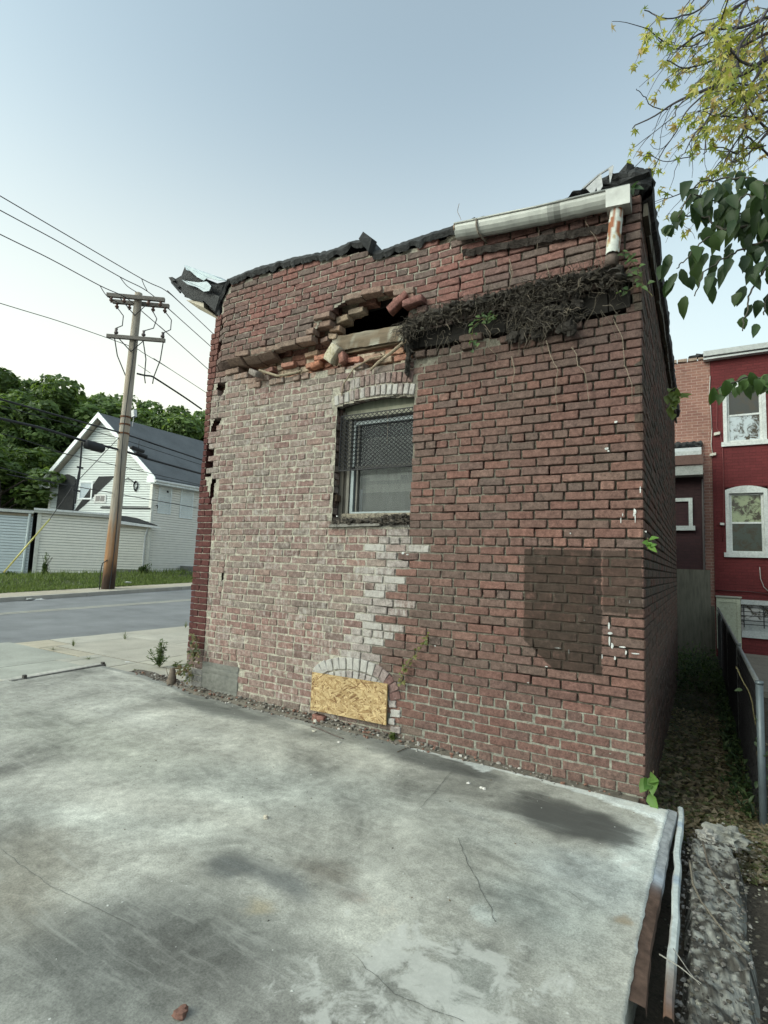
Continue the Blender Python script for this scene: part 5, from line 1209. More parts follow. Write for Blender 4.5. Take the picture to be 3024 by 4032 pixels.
# leaf litter: uncountable
lt = MB(); rl = random.Random(17)
for i in range(15000):
    y = -.3+8.8*rl.random()**1.5; x = rl.uniform(.01, .70) if rl.random() < .85 else rl.uniform(.0, 1.8)
    if y < -.02 and x < .30: continue
    s_ = rl.uniform(.014, .040)*(1 if y < 3 else .75); z = gz(x, y)+rl.random()*.02+.004; n_ = Vector((rl.gauss(0, .4), rl.gauss(0, .4), 1)).normalized(); a = n_.orthogonal().normalized(); b_ = n_.cross(a); t = rl.random()*6.28
    u_ = a*math.cos(t)+b_*math.sin(t); v_ = n_.cross(u_); p = Vector((x, y, z))
    lt.col = rl.choice([(.15, .12, .08), (.21, .165, .105), (.28, .23, .16), (.12, .11, .07), (.11, .13, .06), (.16, .18, .08), (.34, .28, .19)]) if y < 4 else rl.choice([(.05, .07, .035), (.08, .08, .05), (.07, .09, .045), (.12, .10, .06)])
    lt.add([p-u_*s_, p+v_*s_*.5+n_*.004, p+u_*s_*1.1, p-v_*s_*.55+n_*.003], [(0, 3, 2, 1)])
for i in range(500):
    x, y = rl.uniform(.15, .6), rl.uniform(-2.6, .1); s_ = rl.choice([.003, .005, .008]); lt.col = rl.choice([(.2, .19, .17), (.12, .11, .09), (.38, .37, .34) if rl.random() < .25 else (.1, .09, .075)]); lt.lump((x, y, -.055+.03*rl.random() if x > .24 else -.16+gz(x, y)*.0), s_*1.3, s_, s_*.7, i, .3, 5, 4)
tag(lt.build('leaf_litter', M['leaf'], None, False), 'brown and green dead leaves covering the narrow yard beside the building', 'leaves', kind='stuff')
# chain-link fence with dark debris netting
fc = thing('chain_link_fence', 'dark overgrown chain link fence with a grey corner post beside the narrow yard', 'fence', (.665, .57, -.2))
def post(x, y, z0, z1, r_, c): b = MB(); b.col = c; b.tube([(x, y, z0), (x, y, z1)], r_, 12); b.tube([(x, y, z1-.01), (x, y, z1+.012)], r_*1.15, 12); return b.build('post', M['metal'], fc, True)
post(.668, .57, -.3, .775, .023, (.10, .125, .14))
for y in (2.6, 4.8, 7.0, 9.0): post(.66+.0*y, y, -.3, .82, .02, (.16, .17, .17))
rl_ = MB(); rl_.col = (.17, .18, .18); rl_.tube([(.668, .57, .755), (.664, 3, .79), (.66, 9.2, .86)], .018, 8); rl_.build('top_rail', M['metal'], fc, True)
ne = MB(); rn = random.Random(8)
for i in range(56):
    for j in range(9):
        def q(i, j): y = .60+i*.155; z = -.24+j*(1.0/9)+.0*y; return (.667+.02*nz(y*3, z*5), y, min(z+.012*y*.4, .76+.008*y))
        ne.col = tuple(v*(1+.3*nz(i*.3, j*.7)) for v in (.035, .038, .034)); ne.quad(q(i, j), q(i+1, j), q(i+1, j+1), q(i, j+1))
ne.build('netting', M['dark'], fc)
wm = MB(); wm.col = (.20, .21, .20)
for i in range(-9, 78):
    for s_ in (1, -1):
        y0 = .60+i*.11; a = (.645, y0, -.2 if s_ > 0 else .76); y1 = y0+.96; b_ = (.645, y1, .76 if s_ > 0 else -.2)
        if y0 < .6: t = (.6-y0)/.96; a = (.645, .6, a[2]+(b_[2]-a[2])*t)
        if y1 > 9.2: t = (9.2-y0)/.96; b_ = (.645, 9.2, a[2]+(b_[2]-a[2])*t)
        if b_[1] > a[1]: wm.tube([a, b_], .0022, 3, False)
wm.build('wire_mesh', M['wire'], fc)
creeper('dark green creeper leaves spilling over the chain link fence', [[(1640, 1600), (1620, 1500), (1590, 1440)], [(1648, 1680), (1635, 1620)]], 10, .05, .62, cols=[(.04, .07, .03), (.06, .09, .04)], spread=.05)
wdg = MB()
for i in range(2600):
    x = rl.gauss(.60, .05) if i % 2 else rl.uniform(-.1, .6); y = rl.uniform(.6, 7) if i % 2 else rl.uniform(5.2, 8.9); h = rl.uniform(.03, .16) if i % 2 else rl.uniform(.08, .4)
    leaf(wdg, (x, y, gz(x, y)+h*rl.random()), rdir(rl)+Vector((0, 0, .5)), (0, 0, 1), rl.uniform(.04, .09), .03, rl.choice([(.04, .075, .03), (.06, .10, .04), (.03, .055, .025), (.09, .13, .05)]))
tag(wdg.build('undergrowth', M['leaf'], None, False), 'dark green undergrowth at the far end and fence side of the narrow yard', 'undergrowth', kind='stuff')
# ---- painted brick, procedural courses for the houses further back
def pbrick(name, c1, c2, mort_, sc_=1.0, blotch=None, bamt=.3):
    b = NB(name); tc = b.t.nodes.new('ShaderNodeTexCoord'); sp = b.t.nodes.new('ShaderNodeSeparateXYZ'); b.t.links.new(tc.outputs['Object'], sp.inputs[0])
    cb = b.t.nodes.new('ShaderNodeCombineXYZ'); b.t.links.new(b.math('ADD', sp.outputs[0], sp.outputs[1]), cb.inputs[0]); b.t.links.new(sp.outputs[2], cb.inputs[1])
    br = b.t.nodes.new('ShaderNodeTexBrick'); b.t.links.new(cb.outputs[0], br.inputs['Vector']); br.inputs['Scale'].default_value = 1
    br.inputs['Brick Width'].default_value = .214; br.inputs['Row Height'].default_value = .0676; br.inputs['Mortar Size'].default_value = .006; br.inputs['Mortar Smooth'].default_value = .4
    for k, c in (('Color1', c1), ('Color2', c2), ('Mortar', mort_)): br.inputs[k].default_value = (*c, 1)
    v = b.coord(); n1 = b.noise(v, 30, 5, .6); n2 = b.noise(v, 1.4, 4, .6)
    c = b.mixc(1.0, br.outputs[0], b.ramp(b.math('ADD', b.math('MULTIPLY', n1, .5), b.math('MULTIPLY', n2, .5)), [(.32, 1-bamt), (.5, 1.0), (.68, 1+bamt)]), 'MULTIPLY')
    if blotch: c = b.mixc(b.ramp(b.noise(v, 7, 6, .7), [(.66, 0.0), (.72, .5)]), c, blotch)
    return b.finish(c, .8, b.math('ADD', b.math('MULTIPLY', br.outputs['Fac'], -1.0), b.math('MULTIPLY', n1, .4)), .6, .008)
M['redhouse'] = pbrick('red_painted_brick', (.125, .022, .024), (.105, .018, .020), (.085, .015, .016), blotch=(.17, .06, .055))
M['rawhouse'] = pbrick('bare_brick', (.26, .135, .105), (.21, .10, .08), (.34, .26, .22))
M['maroon'] = pbrick('maroon_painted_brick', (.035, .014, .016), (.028, .012, .014), (.022, .010, .012))
rh = thing('red_rowhouse', 'red painted brick rowhouse with white framed windows behind the chain link fence', 'house', (2, 10, -.2))
HY = 10.0
b = MB(); x0, x1, z0, z1 = .635, 7.0, -.4, 6.52
wins = [(.86, 1.66, 4.44, 5.88), (.865, 1.64, 1.965, 3.50), (2.9, 3.7, 4.44, 5.88), (2.9, 3.7, 1.965, 3.50), (.65, 1.10, -.05, 1.075), (1.105, 2.1, .28, 1.04)]
xs = sorted(set([x0, x1]+[w_[0] for w_ in wins]+[w_[1] for w_ in wins])); zz_ = sorted(set([z0, z1]+[w_[2] for w_ in wins]+[w_[3] for w_ in wins]))
for i in range(len(xs)-1):
    for j in range(len(zz_)-1):
        xm, zm = (xs[i]+xs[i+1])/2, (zz_[j]+zz_[j+1])/2
        if any(w_[0] < xm < w_[1] and w_[2] < zm < w_[3] for w_ in wins): continue
        b.quad((xs[i], HY, zz_[j]), (xs[i+1], HY, zz_[j]), (xs[i+1], HY, zz_[j+1]), (xs[i], HY, zz_[j+1]))
for (a, c, d, e) in wins:
    for q in [((a, HY, d), (a, HY+.15, d), (a, HY+.15, e), (a, HY, e)), ((c, HY, d), (c, HY, e), (c, HY+.15, e), (c, HY+.15, d)), ((a, HY, e), (a, HY+.15, e), (c, HY+.15, e), (c, HY, e)), ((a, HY, d), (c, HY, d), (c, HY+.15, d), (a, HY+.15, d))]: b.quad(*q)
b.quad((x0, HY, z0), (x0, HY, z1), (x0, HY+8, z1), (x0, HY+8, z0)); b.quad((x1, HY, z0), (x1, HY+8, z0), (x1, HY+8, z1), (x1, HY, z1)); b.quad((x0, HY, z1), (x1, HY, z1), (x1, HY+8, z1), (x0, HY+8, z1))
b.quad((x0, HY+.16, z0), (x1, HY+.16, z0), (x1, HY+.16, z1), (x0, HY+.16, z1))
b.build('wall', M['redhouse'], rh)
W8 = (.52, .54, .53)
b = MB(); b.col = (.48, .50, .50); b.prism([(.50, HY-.02, 6.50), (.50, HY-.20, 6.53), (.50, HY-.22, 6.64), (.50, HY+.3, 6.66), (.50, HY+.3, 6.5)], (6.5, 0, 0)); b.col = (.4, .42, .42); b.box(.5, 7.0, HY-.16, HY-.005, 6.46, 6.50); b.build('cornice', M['metal'], rh)
M['painted_refl'] = (lambda: (lambda b: b.finish(b.mixc(b.ramp(b.noise(b.coord((1, 1, 1)), 6, 9, .72, .6), [(.42, 0.0), (.52, 1.0)]), (.045, .035, .022), b.attr('col').outputs[0]), .14, None, spec=.6))(NB('painted_reflection_glass')))()  # sky and branch reflections painted into the pane colour, curtain tones too
def sashwin(parent, x0, x1, z0, z1, y, arch=.06, low=(.05, .055, .05), cols=W8, split=.5, name='window', upc=(.05, .05, .05)):
    f = MB(); f.col = cols; t = .075
    f.box(x0-.0, x0+t, y-.03, y+.06, z0+.085, z1-t); f.box(x1-t, x1+.0, y-.03, y+.06, z0+.085, z1-t)
    tp = [(x0+(x1-x0)*i/8, y-.03, z1+arch*(1-((i-4)/4)**2)) for i in range(9)]; f.prism([(x0, y-.03, z1-t)]+tp+[(x1, y-.03, z1-t)], (0, .09, 0))
    f.box(x0-.045, x1+.045, y-.07, y+.08, z0-.015, z0+.085); fo = f.build(name, M['paint'], parent)
    s_ = MB(); s_.col = (.55, .57, .56); zm = z0+.09+(z1-t-z0-.09)*split
    for (a, c, yy) in ((z0+.085, zm+.02, y+.02), (zm-.02, z1-t, y+.045)):
        s_.box(x0+t, x0+t+.045, yy, yy+.03, a, c); s_.box(x1-t-.045, x1-t, yy, yy+.03, a, c); s_.box(x0+t+.045, x1-t-.045, yy, yy+.03, a, a+.04); s_.box(x0+t+.045, x1-t-.045, yy, yy+.03, c-.04, c)
    s_.build('sash', M['paint'], fo); g_ = MB(); g_.col = low; g_.quad((x0+t, y+.035, z0+.09), (x1-t, y+.035, z0+.09), (x1-t, y+.035, zm), (x0+t, y+.035, zm)); g_.col = upc; g_.quad((x0+t, y+.06, zm), (x1-t, y+.06, zm), (x1-t, y+.06, z1-.04), (x0+t, y+.06, z1-.04)); g_.build('pane', M['painted_refl'], fo); return fo
sashwin(rh, .86, 1.66, 4.44, 5.82, HY+.02, .09, (.42, .47, .50), upc=(.035, .033, .028)); sashwin(rh, .865, 1.64, 1.965, 3.44, HY+.02, .09, (.05, .06, .05), upc=(.27, .31, .19)); sashwin(rh, 2.9, 3.7, 4.44, 5.82, HY+.02, .09); sashwin(rh, 2.9, 3.7, 1.965, 3.44, HY+.02, .09)
b = MB(); b.col = (.36, .38, .30); b.box(.65, 1.10, HY-.02, HY+.05, -.05, 1.06); b.col = (.40, .42, .33)
for q in ((.655, .71, -.04, 1.04), (1.03, 1.095, -.04, 1.04), (.71, 1.03, .96, 1.04), (.71, 1.03, -.04, .04)): b.box(q[0], q[1], HY-.035, HY-.021, q[2], q[3])
b.col = (.33, .33, .29); b.box(.64, 1.12, HY-.06, HY-.0, 1.065, 1.10); tag(b.build('hatch_door', M['paint'], rh), 'pale green panelled hatch door')
f = MB(); f.col = (.40, .42, .42); f.box(1.105, 2.1, HY-.03, HY+.03, .94, 1.04); f.box(1.105, 2.1, HY-.05, HY+.05, .24, .38); f.col = (.34, .36, .36); f.box(1.16, 2.05, HY+.03, HY+.05, .38, .62); f.box(1.72, 1.80, HY, HY+.04, .6, .94); fo = f.build('window', M['paint'], rh)
g_ = MB(); g_.quad((1.1, HY+.06, .38), (2.1, HY+.06, .38), (2.1, HY+.06, .95), (1.1, HY+.06, .95)); g_.build('pane', M['painted_refl'], fo)
g_ = MB(); g_.col = (.03, .03, .035)
for z in (.52, .60, .70, .79, .88): g_.tube([(1.10, HY-.07, z), (2.08, HY-.07, z)], .009, 5)
for x in (1.15, 1.5, 1.9): g_.tube([(x, HY-.07, .46), (x, HY-.07, .93)], .011, 5)
g_.build('window_bars', M['wire'], fo)
def cable(parent, pts, r_, col, y=None, name='cable', top=None):
    b = MB(); b.col = col; b.tube([ony(X, Y, y) for X, Y in pts], r_, 5, True); return b.build(name, M['metal'], parent, True)
cable(rh, [(1548, 835), (1549, 880), (1548, 925), (1555, 935), (1560, 960), (1562, 1000), (1563, 1060), (1562, 1120), (1561, 1170)], .008, (.16, .04, .04), HY-.03)
cable(rh, [(1641, 1225), (1643, 1250), (1650, 1268), (1665, 1282)], .008, (.4, .38, .36), HY-.03)
cable(rh, [(1545, 1275), (1575, 1276), (1620, 1278), (1665, 1284)], .01, (.06, .02, .02), HY-.03)
b = MB(); b.col = (.5, .5, .48); p = ony(1560, 1132, HY-.05); b.obox(p, (.04, 0, -.004), (0, .04, 0), (0, 0, .025)); b.build('cable_box', M['paint'], rh)
# bare brick neighbour
nh = thing('brick_rowhouse', 'bare orange brick rowhouse wall between the derelict building and the red rowhouse', 'house', (0, 10.1, -.2))
b = MB(); b.quad((-6, HY+.02, -.4), (.63, HY+.02, -.4), (.63, HY+.02, 6.52), (-6, HY+.02, 6.52)); b.quad((-6, HY+.02, -.4), (-6, HY+.02, 6.5), (-6, HY+8, 6.5), (-6, HY+8, -.4)); b.quad((-6, HY+.02, 6.5), (.63, HY+.02, 6.5), (.63, HY+8, 6.5), (-6, HY+8, 6.5)); b.build('wall', M['rawhouse'], nh)
b = MB(); rc = random.Random(6)
for i in range(32):
    x = -6+i*.206; b.col = mix((.20, .12, .10), (.30, .24, .19), rc.random()); h = rc.uniform(.03, .12); b.obox((x+.1, HY+.08, 6.53+h/2), (.094, 0, .004*rc.uniform(-1, 1)), (0, .1, 0), (0, 0, h/2), .006)
b.build('coping', M['stone'], nh)
b = MB(); b.col = (.03, .03, .03)
for i in range(7): b.lump((.3+i*.12, HY+.15, 6.66), .09, .1, .04+.03*abs(nz(i*1.7)), i, .4, 8, 5, 0, 2)
b.build('roof_felt', M['tar'], nh)
for pts in ([(1534, 812), (1532, 850), (1535, 880), (1538, 930)], [(1538, 925), (1536, 960), (1540, 985)]): cable(nh, pts, .010, (.42, .40, .36), HY-.02)
for X, Y in ((1549, 937), (1540, 982)):
    b = MB(); b.col = (.5, .48, .42); b.obox(ony(X, Y, HY-.04), (.06, 0, .01), (0, .03, 0), (0, 0, .03), .006); b.build('cable_box', M['paint'], nh)
# low maroon rear addition with a patched roof
ad = thing('rear_addition', 'low dark maroon rear addition with a patched grey roof and small white window', 'shed', (-.5, 9.5, -.2))
AY = 9.35
b = MB(); b.box(-3.5, .455, AY, 10.0, -.3, 3.75); b.build('wall', M['maroon'], ad)
b = MB(); b.col = (.26, .30, .34); b.box8([(-3.5, AY-.35, 4.10), (.40, AY-.35, 4.08), (.40, 10, 4.42), (-3.5, 10, 4.44), (-3.5, AY-.35, 4.14), (.40, AY-.35, 4.12), (.40, 10, 4.46), (-3.5, 10, 4.48)]); rfo = b.build('roof', M['metal'], ad)
tag(rfo, 'grey patched roof with whitewashed lower edge')
b = MB(); b.col = (.40, .42, .42); b.box8([(-3.5, AY-.36, 4.09), (.42, AY-.36, 4.07), (.42, AY-.30, 4.10), (-3.5, AY-.30, 4.12), (-3.5, AY-.365, 4.19), (.42, AY-.365, 4.17), (.42, AY-.1, 4.30), (-3.5, AY-.1, 4.32)]); b.build('roof_edge', M['paint'], rfo)
b = MB(); b.col = (.11, .065, .055); b.box(-3.5, .45, AY-.37, AY-.33, 3.88, 4.085); b.col = (.25, .26, .25); b.box(-3.5, .44, AY-.33, AY+.0, 3.66, 3.86); b.build('fascia', M['paint'], ad)
b = MB(); b.col = (.03, .03, .03)
for i in range(26): b.lump((-3+i*.135, 9.93, 4.52), .1, .07, .07, i, .35, 8, 6, 0, 2)
b.build('felt_upstand', M['tar'], ad)
sashwin(ad, -.45, .235, 2.50, 3.20, AY-.01, .0, cols=(.40, .43, .42))
b = MB(); b.col = (.07, .06, .06); b.tube([(.43, AY-.03, 3.6), (.43, AY-.03, 0)], .02, 6); b.build('drainpipe', M['metal'], ad)
pw = MB(); pw.col = (.105, .10, .08); pw.box(-.60, .535, 8.98, 9.02, -.4, 1.64); pw.col = (.08, .075, .06); pw.box(.535, .60, 8.96, 9.04, -.4, .9); pw.box(-.6, .5, 9.02, 9.06, 1.4, 1.5)
tag(pw.build('plywood_screen', M['wood'], None), 'weathered grey brown plywood screen closing the far end of the narrow yard', 'panel')
yd = MB(); yd.col = (.20, .18, .15); yd.box(.72, 6, 5.5, 9.98, -.3, -.10)
tag(yd.build('neighbour_yard', M['cpatch'], None), kind='structure')
# ================================================================ LEFT: white sided house, low addition, grey shed, pole, wires
VIN = (.62, .62, .57); GRY = (.45, .49, .50); TRM = (.70, .74, .75)
def siding(mb, P0, az, poly, lap=.105, col=VIN, holes=(), out=1):
    """clapboard wall: poly in (u,z) along direction az from P0; each lap a tilted board with a lower lip"""
    d = Vector((math.sin(az), math.cos(az), 0)); n = Vector((d.y, -d.x, 0))*out
    zs_ = [p[1] for p in poly]; z = min(zs_)
    def ext(zv):
        us = []
        for (a, b) in zip(poly, poly[1:]+poly[:1]):
            if (a[1]-zv)*(b[1]-zv) <= 0 and abs(a[1]-b[1]) > 1e-9: us.append(a[0]+(b[0]-a[0])*(zv-a[1])/(b[1]-a[1]))
        return (min(us), max(us)) if len(us) > 1 else None
    while z < max(zs_)-.005:
        z1 = min(z+lap, max(zs_)-.001); e0, e1 = ext(z+.001), ext(z1-.001)
        if e0 and e1:
            segs = [(e0[0], e0[1], e1[0], e1[1])]
            for (ha, hb, hc, hd) in holes:
                if hc < (z+z1)/2 < hd:
                    ns = []
                    for (a, b, c, e) in segs:
                        if ha > a: ns.append((a, min(b, ha), c, min(e, ha)))
                        if hb < b: ns.append((max(a, hb), b, max(c, hb), e))
                    segs = ns
            for (a, b, c, e) in segs:
                k = 1+.035*nz(z*5, a); mb.col = tuple(v*k for v in col)
                zb_ = z+.015
                p = [P0+d*a+n*.03, P0+d*b+n*.03, P0+d*e+n*.012, P0+d*c+n*.012]
                q = [Vector((v.x, v.y, zz)) for v, zz in zip(p, (zb_, zb_, z1, z1))]; mb.quad(*q)
                r_ = [P0+d*a-n*.03, P0+d*b-n*.03]; mb.col = tuple(v*.75 for v in col); lo = [Vector((v.x, v.y, z-.001)) for v in (P0+d*a-n*.03, P0+d*b-n*.03)]; hi = [Vector((v.x, v.y, zb_)) for v in r_]  # recess under each lap coloured darker, its shadow line painted in
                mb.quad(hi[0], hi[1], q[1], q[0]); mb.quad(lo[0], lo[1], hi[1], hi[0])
        z += lap
def frame(P0, az):
    d = Vector((math.sin(az), math.cos(az), 0)); n = Vector((d.y, -d.x, 0)); P0 = Vector(P0)
    return lambda u, z, o=0: Vector((P0.x+d.x*u+n.x*o, P0.y+d.y*u+n.y*o, z))
def bar(mb, F, u0, u1, z0, z1, o0, o1):
    mb.box8([F(u0, z0, o1), F(u1, z0, o1), F(u1, z0, o0), F(u0, z0, o0), F(u0, z1, o1), F(u1, z1, o1), F(u1, z1, o0), F(u0, z1, o0)])
wh_ = thing('sided_house', 'white clapboard gabled house with dark shingles across the road', 'house', (-23, 12, .4))
GA = R(-108); GC = Vector((-20.8, 11.2, 0)); G = frame(GC, GA)       # gable front, u runs to the left
# wall outline (u,z) from the right corner
gw = MB(); d_ga = Vector((math.sin(GA), math.cos(GA), 0))
poly = [(0, .3), (5.45, .3), (5.45, 4.75), (2.95, 7.62), (0, 4.95)]
blk_pos = [(4.15, 5.05, 3.3, 5.1)]
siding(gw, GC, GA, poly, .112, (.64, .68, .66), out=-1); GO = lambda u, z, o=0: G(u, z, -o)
wall_g = gw.build('wall', M['vinyl'], wh_)
SA = R(0); S0 = Vector((-20.8, 11.2, 0)); SF = frame(S0, SA)
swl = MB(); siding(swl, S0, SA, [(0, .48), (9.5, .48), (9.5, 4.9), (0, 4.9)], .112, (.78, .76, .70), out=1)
swl.build('wall', M['vinyl'], wh_)
b = MB(); b.col = (.3, .3, .28); bar(b, SF, 0, 9.5, -.2, .48, -.05, -.01); 
for q in (GC, ): pass
b.prism([GO(0, .2, -.05), GO(5.45, .2, -.05), GO(5.45, 4.7, -.05), GO(2.95, 7.6, -.05), GO(0, 4.9, -.05)], Vector((-.6, 9.4, 0)))
b.build('shell', M['cpatch'], wh_)
# roof
ra_ = MB(); e1, pk, e2 = GO(-.30, 4.83, .28), GO(2.95, 7.86, .28), GO(5.85, 4.52, .28); bk = Vector((-.2, 10.2, .05))
ra_.col = (.125, .135, .145)
def rslab(a, c, bk, th=.12):
    up_ = Vector((0, 0, th)); ra_.box8([a, a+bk, c+bk, c, a+up_, a+bk+up_, c+bk+up_, c+up_])
rslab(e1, pk, bk); rslab(e2, pk, bk); sf_ = MB(); sf_.col = (.42, .38, .32)
for a_ in (e1, e2): sf_.quad(a_-Vector((0, 0, .02)), pk-Vector((0, 0, .02)), pk+bk-Vector((0, 0, .02)), a_+bk-Vector((0, 0, .02)))
sf_.build('soffit', M['paint'], wh_); rfh = ra_.build('roof', M['shingle'], wh_)
b = MB(); b.col = TRM
def rake(a, c, w_=.2): b.prism([a+Vector((0, 0, -.10)), c+Vector((0, 0, -.14)), c+Vector((0, 0, .13)), a+Vector((0, 0, .14))], Vector((.03, -.06, 0)))
rake(e1, pk); rake(pk, e2)
b.prism([e1+Vector((0, 0, -.12)), e1+Vector((.0, 0, .12)), GO(.12, 5.02, .28), GO(.12, 4.72, .28)], Vector((.03, -.05, 0)))
b.prism([e2+Vector((0, 0, -.12)), GO(5.2, 4.43, .28), GO(5.2, 4.63, .28), GO(5.55, 4.85, .28)], Vector((.03, -.05, 0)))
b.box8([e1+Vector((-.3, 0, -.16)), e1+Vector((.05, 0, -.16)), e1+bk+Vector((.05, 0, -.16)), e1+bk+Vector((-.3, 0, -.16)), e1+Vector((-.3, 0, -.02)), e1+Vector((.05, 0, -.02)), e1+bk+Vector((.05, 0, -.02)), e1+bk+Vector((-.3, 0, -.02))])
b.col = (.62, .63, .62); b.tube([e1+Vector((.06, -.05, -.03)), e1+bk+Vector((.06, 0, -.03))], .06, 6); b.build('trim', M['metal'], wh_)
for q_ in ((SF, -.02, .1, .48, 4.9, .0, .045), (GO, -.02, .1, 3.55, 4.9, .0, .04), (GO, 5.35, 5.47, 3.2, 4.7, .0, .04)): b = MB(); b.col = (.66, .66, .62); bar(b, *q_); b.build('corner_trim', M['metal'], wh_)
b = MB(); b.col = GRY; siding(b, GC, GA, [(.0, 3.62), (2.55, 3.62), (2.55, 3.66), (.0, 3.66)], .05, (.05, .05, .05), out=-1); bar(b, GO, 0, 2.6, 3.55, 3.61, .0, .06); b.build('flashing_strip', M['tar'], wh_)
def bwin(parent, F, u0, u1, z0, z1, col=(.62, .66, .66), lab=None):
    f = MB(); f.col = TRM; t = .07
    bar(f, F, u0, u1, z0, z0+t, .0, .05); bar(f, F, u0, u1, z1-t, z1, .0, .05); bar(f, F, u0, u0+t, z0+t, z1-t, .0, .05); bar(f, F, u1-t, u1, z0+t, z1-t, .0, .05); fo = f.build('window', M['metal'], parent)
    g_ = MB(); g_.col = col; bar(g_, F, u0+t, u1-t, z0+t, z1-t, .0, .028); o = g_.build('board', M['paint'], fo)
    if lab: tag(fo, lab)
    return fo
fw1 = bwin(wh_, SF, .30, 1.00, 3.40, 4.80, lab='tall white boarded window nearest the gable'); bwin(wh_, SF, 1.50, 2.25, 3.30, 4.72, lab='tall white boarded window farther from the gable')
b = MB(); b.col = (.04, .04, .04); b.lump(SF(.76, 4.45, .05), .05, .05, .05, 1); b.build('light_fitting', M['wire'], fw1)
b = MB(); b.tube([SF(.22, 3.75, .02), SF(.22, 3.75, .14), SF(.22, 3.62, .14)], .02, 5); b.build('hose_hook', M['wire'], wh_)
bwin(wh_, GO, 3.13, 3.85, 3.95, 4.80, (.46, .52, .56), lab='small pale boarded window half covered by tar paper')
f = MB(); f.col = (.56, .57, .56); bar(f, GO, 2.35, 2.98, 3.80, 4.18, .0, .05); fo = f.build('window', M['metal'], wh_); tag(fo, 'tiny two-pane window in the gable')
for u in (2.43, 2.68): g_ = MB(); g_.col = (.05, .045, .04); bar(g_, GO, u, u+.22, 3.87, 4.12, .051, .055); g_.build('pane', M['glass'], fo)
b = MB(); b.col = (.028, .029, .032)                       # tar papered chimney base and the diagonal strip
b.prism([GO(4.95, 3.2, .12), GO(4.05, 3.2, .12), GO(4.02, 4.85, .12), GO(4.2, 5.02, .12), GO(4.5, 5.12, .12), GO(4.9, 5.0, .12)], GO(0, 0, -.16)-GO(0, 0, 0)+Vector((0, 0, 0)))
b.build('chimney_stub', M['tar'], wh_)
b = MB(); b.col = (.028, .029, .032)
b.prism([GO(4.05, 3.35, .035), GO(2.85, 5.03, .035), GO(2.0, 5.05, .035), GO(2.25, 4.80, .035), GO(3.0, 4.12, .035), GO(3.5, 3.66, .035), GO(3.95, 3.3, .035)], GO(0, 0, -.03)-GO(0, 0, 0))
tag(b.build('tar_paper_strip', M['tar'], wh_), 'diagonal strip of black tar paper')
b = MB(); b.col = (.5, .5, .5); q = GO(2.3, 7.9, -.4)+Vector((0, .6, -.25)); b.tube([q, q+Vector((.05, 0, .45))], .02, 5); b.obox(q+Vector((.06, 0, .62)), (.10, 0, .02), (0, .08, 0), (-.03, 0, .17)); b.build('flue_pipe', M['metal'], wh_)
b = MB(); b.col = (.06, .06, .06)
for i in range(5): b.tube([GO(.85+.1*math.cos(t), 4.55+.2*math.sin(t)+.02*i, .04+.01*i) for t in [k*.7 for k in range(10)]], .012, 4)
b.tube([GO(1.5, 4.85, .05), GO(1.25, 4.95, .1), GO(.95, 4.75, .05)], .02, 5); b.build('coiled_cable', M['wire'], wh_)
# low addition along the pavement
GC2 = Vector((-20.62, 11.12, 0)); AA = R(28); L1 = lambda u, z, o=0: frame(GC2, AA)(u, z, o)  # u negative to the left
ad2 = thing('sided_addition', 'long low white sided addition with a white roof edge in front of the gabled house', 'outbuilding', (-21.6, 9.3, .4))
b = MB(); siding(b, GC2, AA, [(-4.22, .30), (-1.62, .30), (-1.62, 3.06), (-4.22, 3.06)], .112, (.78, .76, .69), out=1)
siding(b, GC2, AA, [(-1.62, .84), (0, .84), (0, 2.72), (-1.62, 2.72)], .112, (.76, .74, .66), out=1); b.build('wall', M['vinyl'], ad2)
b = MB(); b.col = (.27, .27, .26); bar(b, L1, -1.62, .02, -.2, .84, -.08, .0); tag(b.build('foundation', M['cpatch'], ad2), 'grey block foundation')
b = MB(); b.col = (.2, .2, .19); bar(b, L1, -4.2, -.02, .0, 2.7, -3.0, -.03); bar(b, L1, -4.2, -1.64, 2.7, 3.05, -3.0, -.03); b.build('shell', M['cpatch'], ad2)
b = MB(); b.col = (.70, .72, .72); bar(b, L1, -4.38, -1.50, 3.12, 3.20, -.3, .18); b.col = (.5, .5, .47); bar(b, L1, -4.36, -1.50, 3.02, 3.12, -.05, .15); b.col = (.15, .15, .15); bar(b, L1, -4.3, -1.5, 3.14, 3.17, -3.0, -.3); r1 = b.build('roof', M['paint'], ad2)
b = MB(); b.col = (.70, .72, .72); b.prism([L1(-1.62, 2.95, .22), L1(.28, 2.78, .22), L1(.42, 2.69, .22), L1(-1.62, 2.80, .22)], L1(0, 0, -.3)-L1(0, 0, 0)); b.col = (.42, .38, .32); bar(b, L1, -1.6, .0, 2.70, 2.80, -.0, .14); b.build('lean_to_edge', M['paint'], ad2)
b = MB(); b.col = (.05, .05, .055); b.prism([L1(-1.62, 2.93, .2), L1(.25, 2.80, .2), L1(-.55, 3.10, -.4), L1(-1.62, 3.20, -.4)], Vector((0, 0, .03))); b.build('lean_to_roof', M['tar'], ad2)
for q_ in ((L1, -4.24, -4.10, .3, 3.02, .0, .05), (L1, -.1, .02, .84, 2.7, .0, .04)): b = MB(); b.col = (.62, .62, .57); bar(b, *q_); b.build('corner_trim', M['metal'], ad2)
b = MB(); b.col = (.50, .52, .52); b.tube([L1(-.12, 2.72, .10), L1(-.16, 2.5, .06), L1(-.20, 2.3, .05), L1(-.20, .95, .05), L1(-.16, .8, .07)], .045, 7); b.build('downpipe', M['metal'], ad2)
gs_ = thing('grey_shed', 'pale blue grey sided shed at the left edge beside the white addition', 'shed', (-23.2, 6.3, .4))
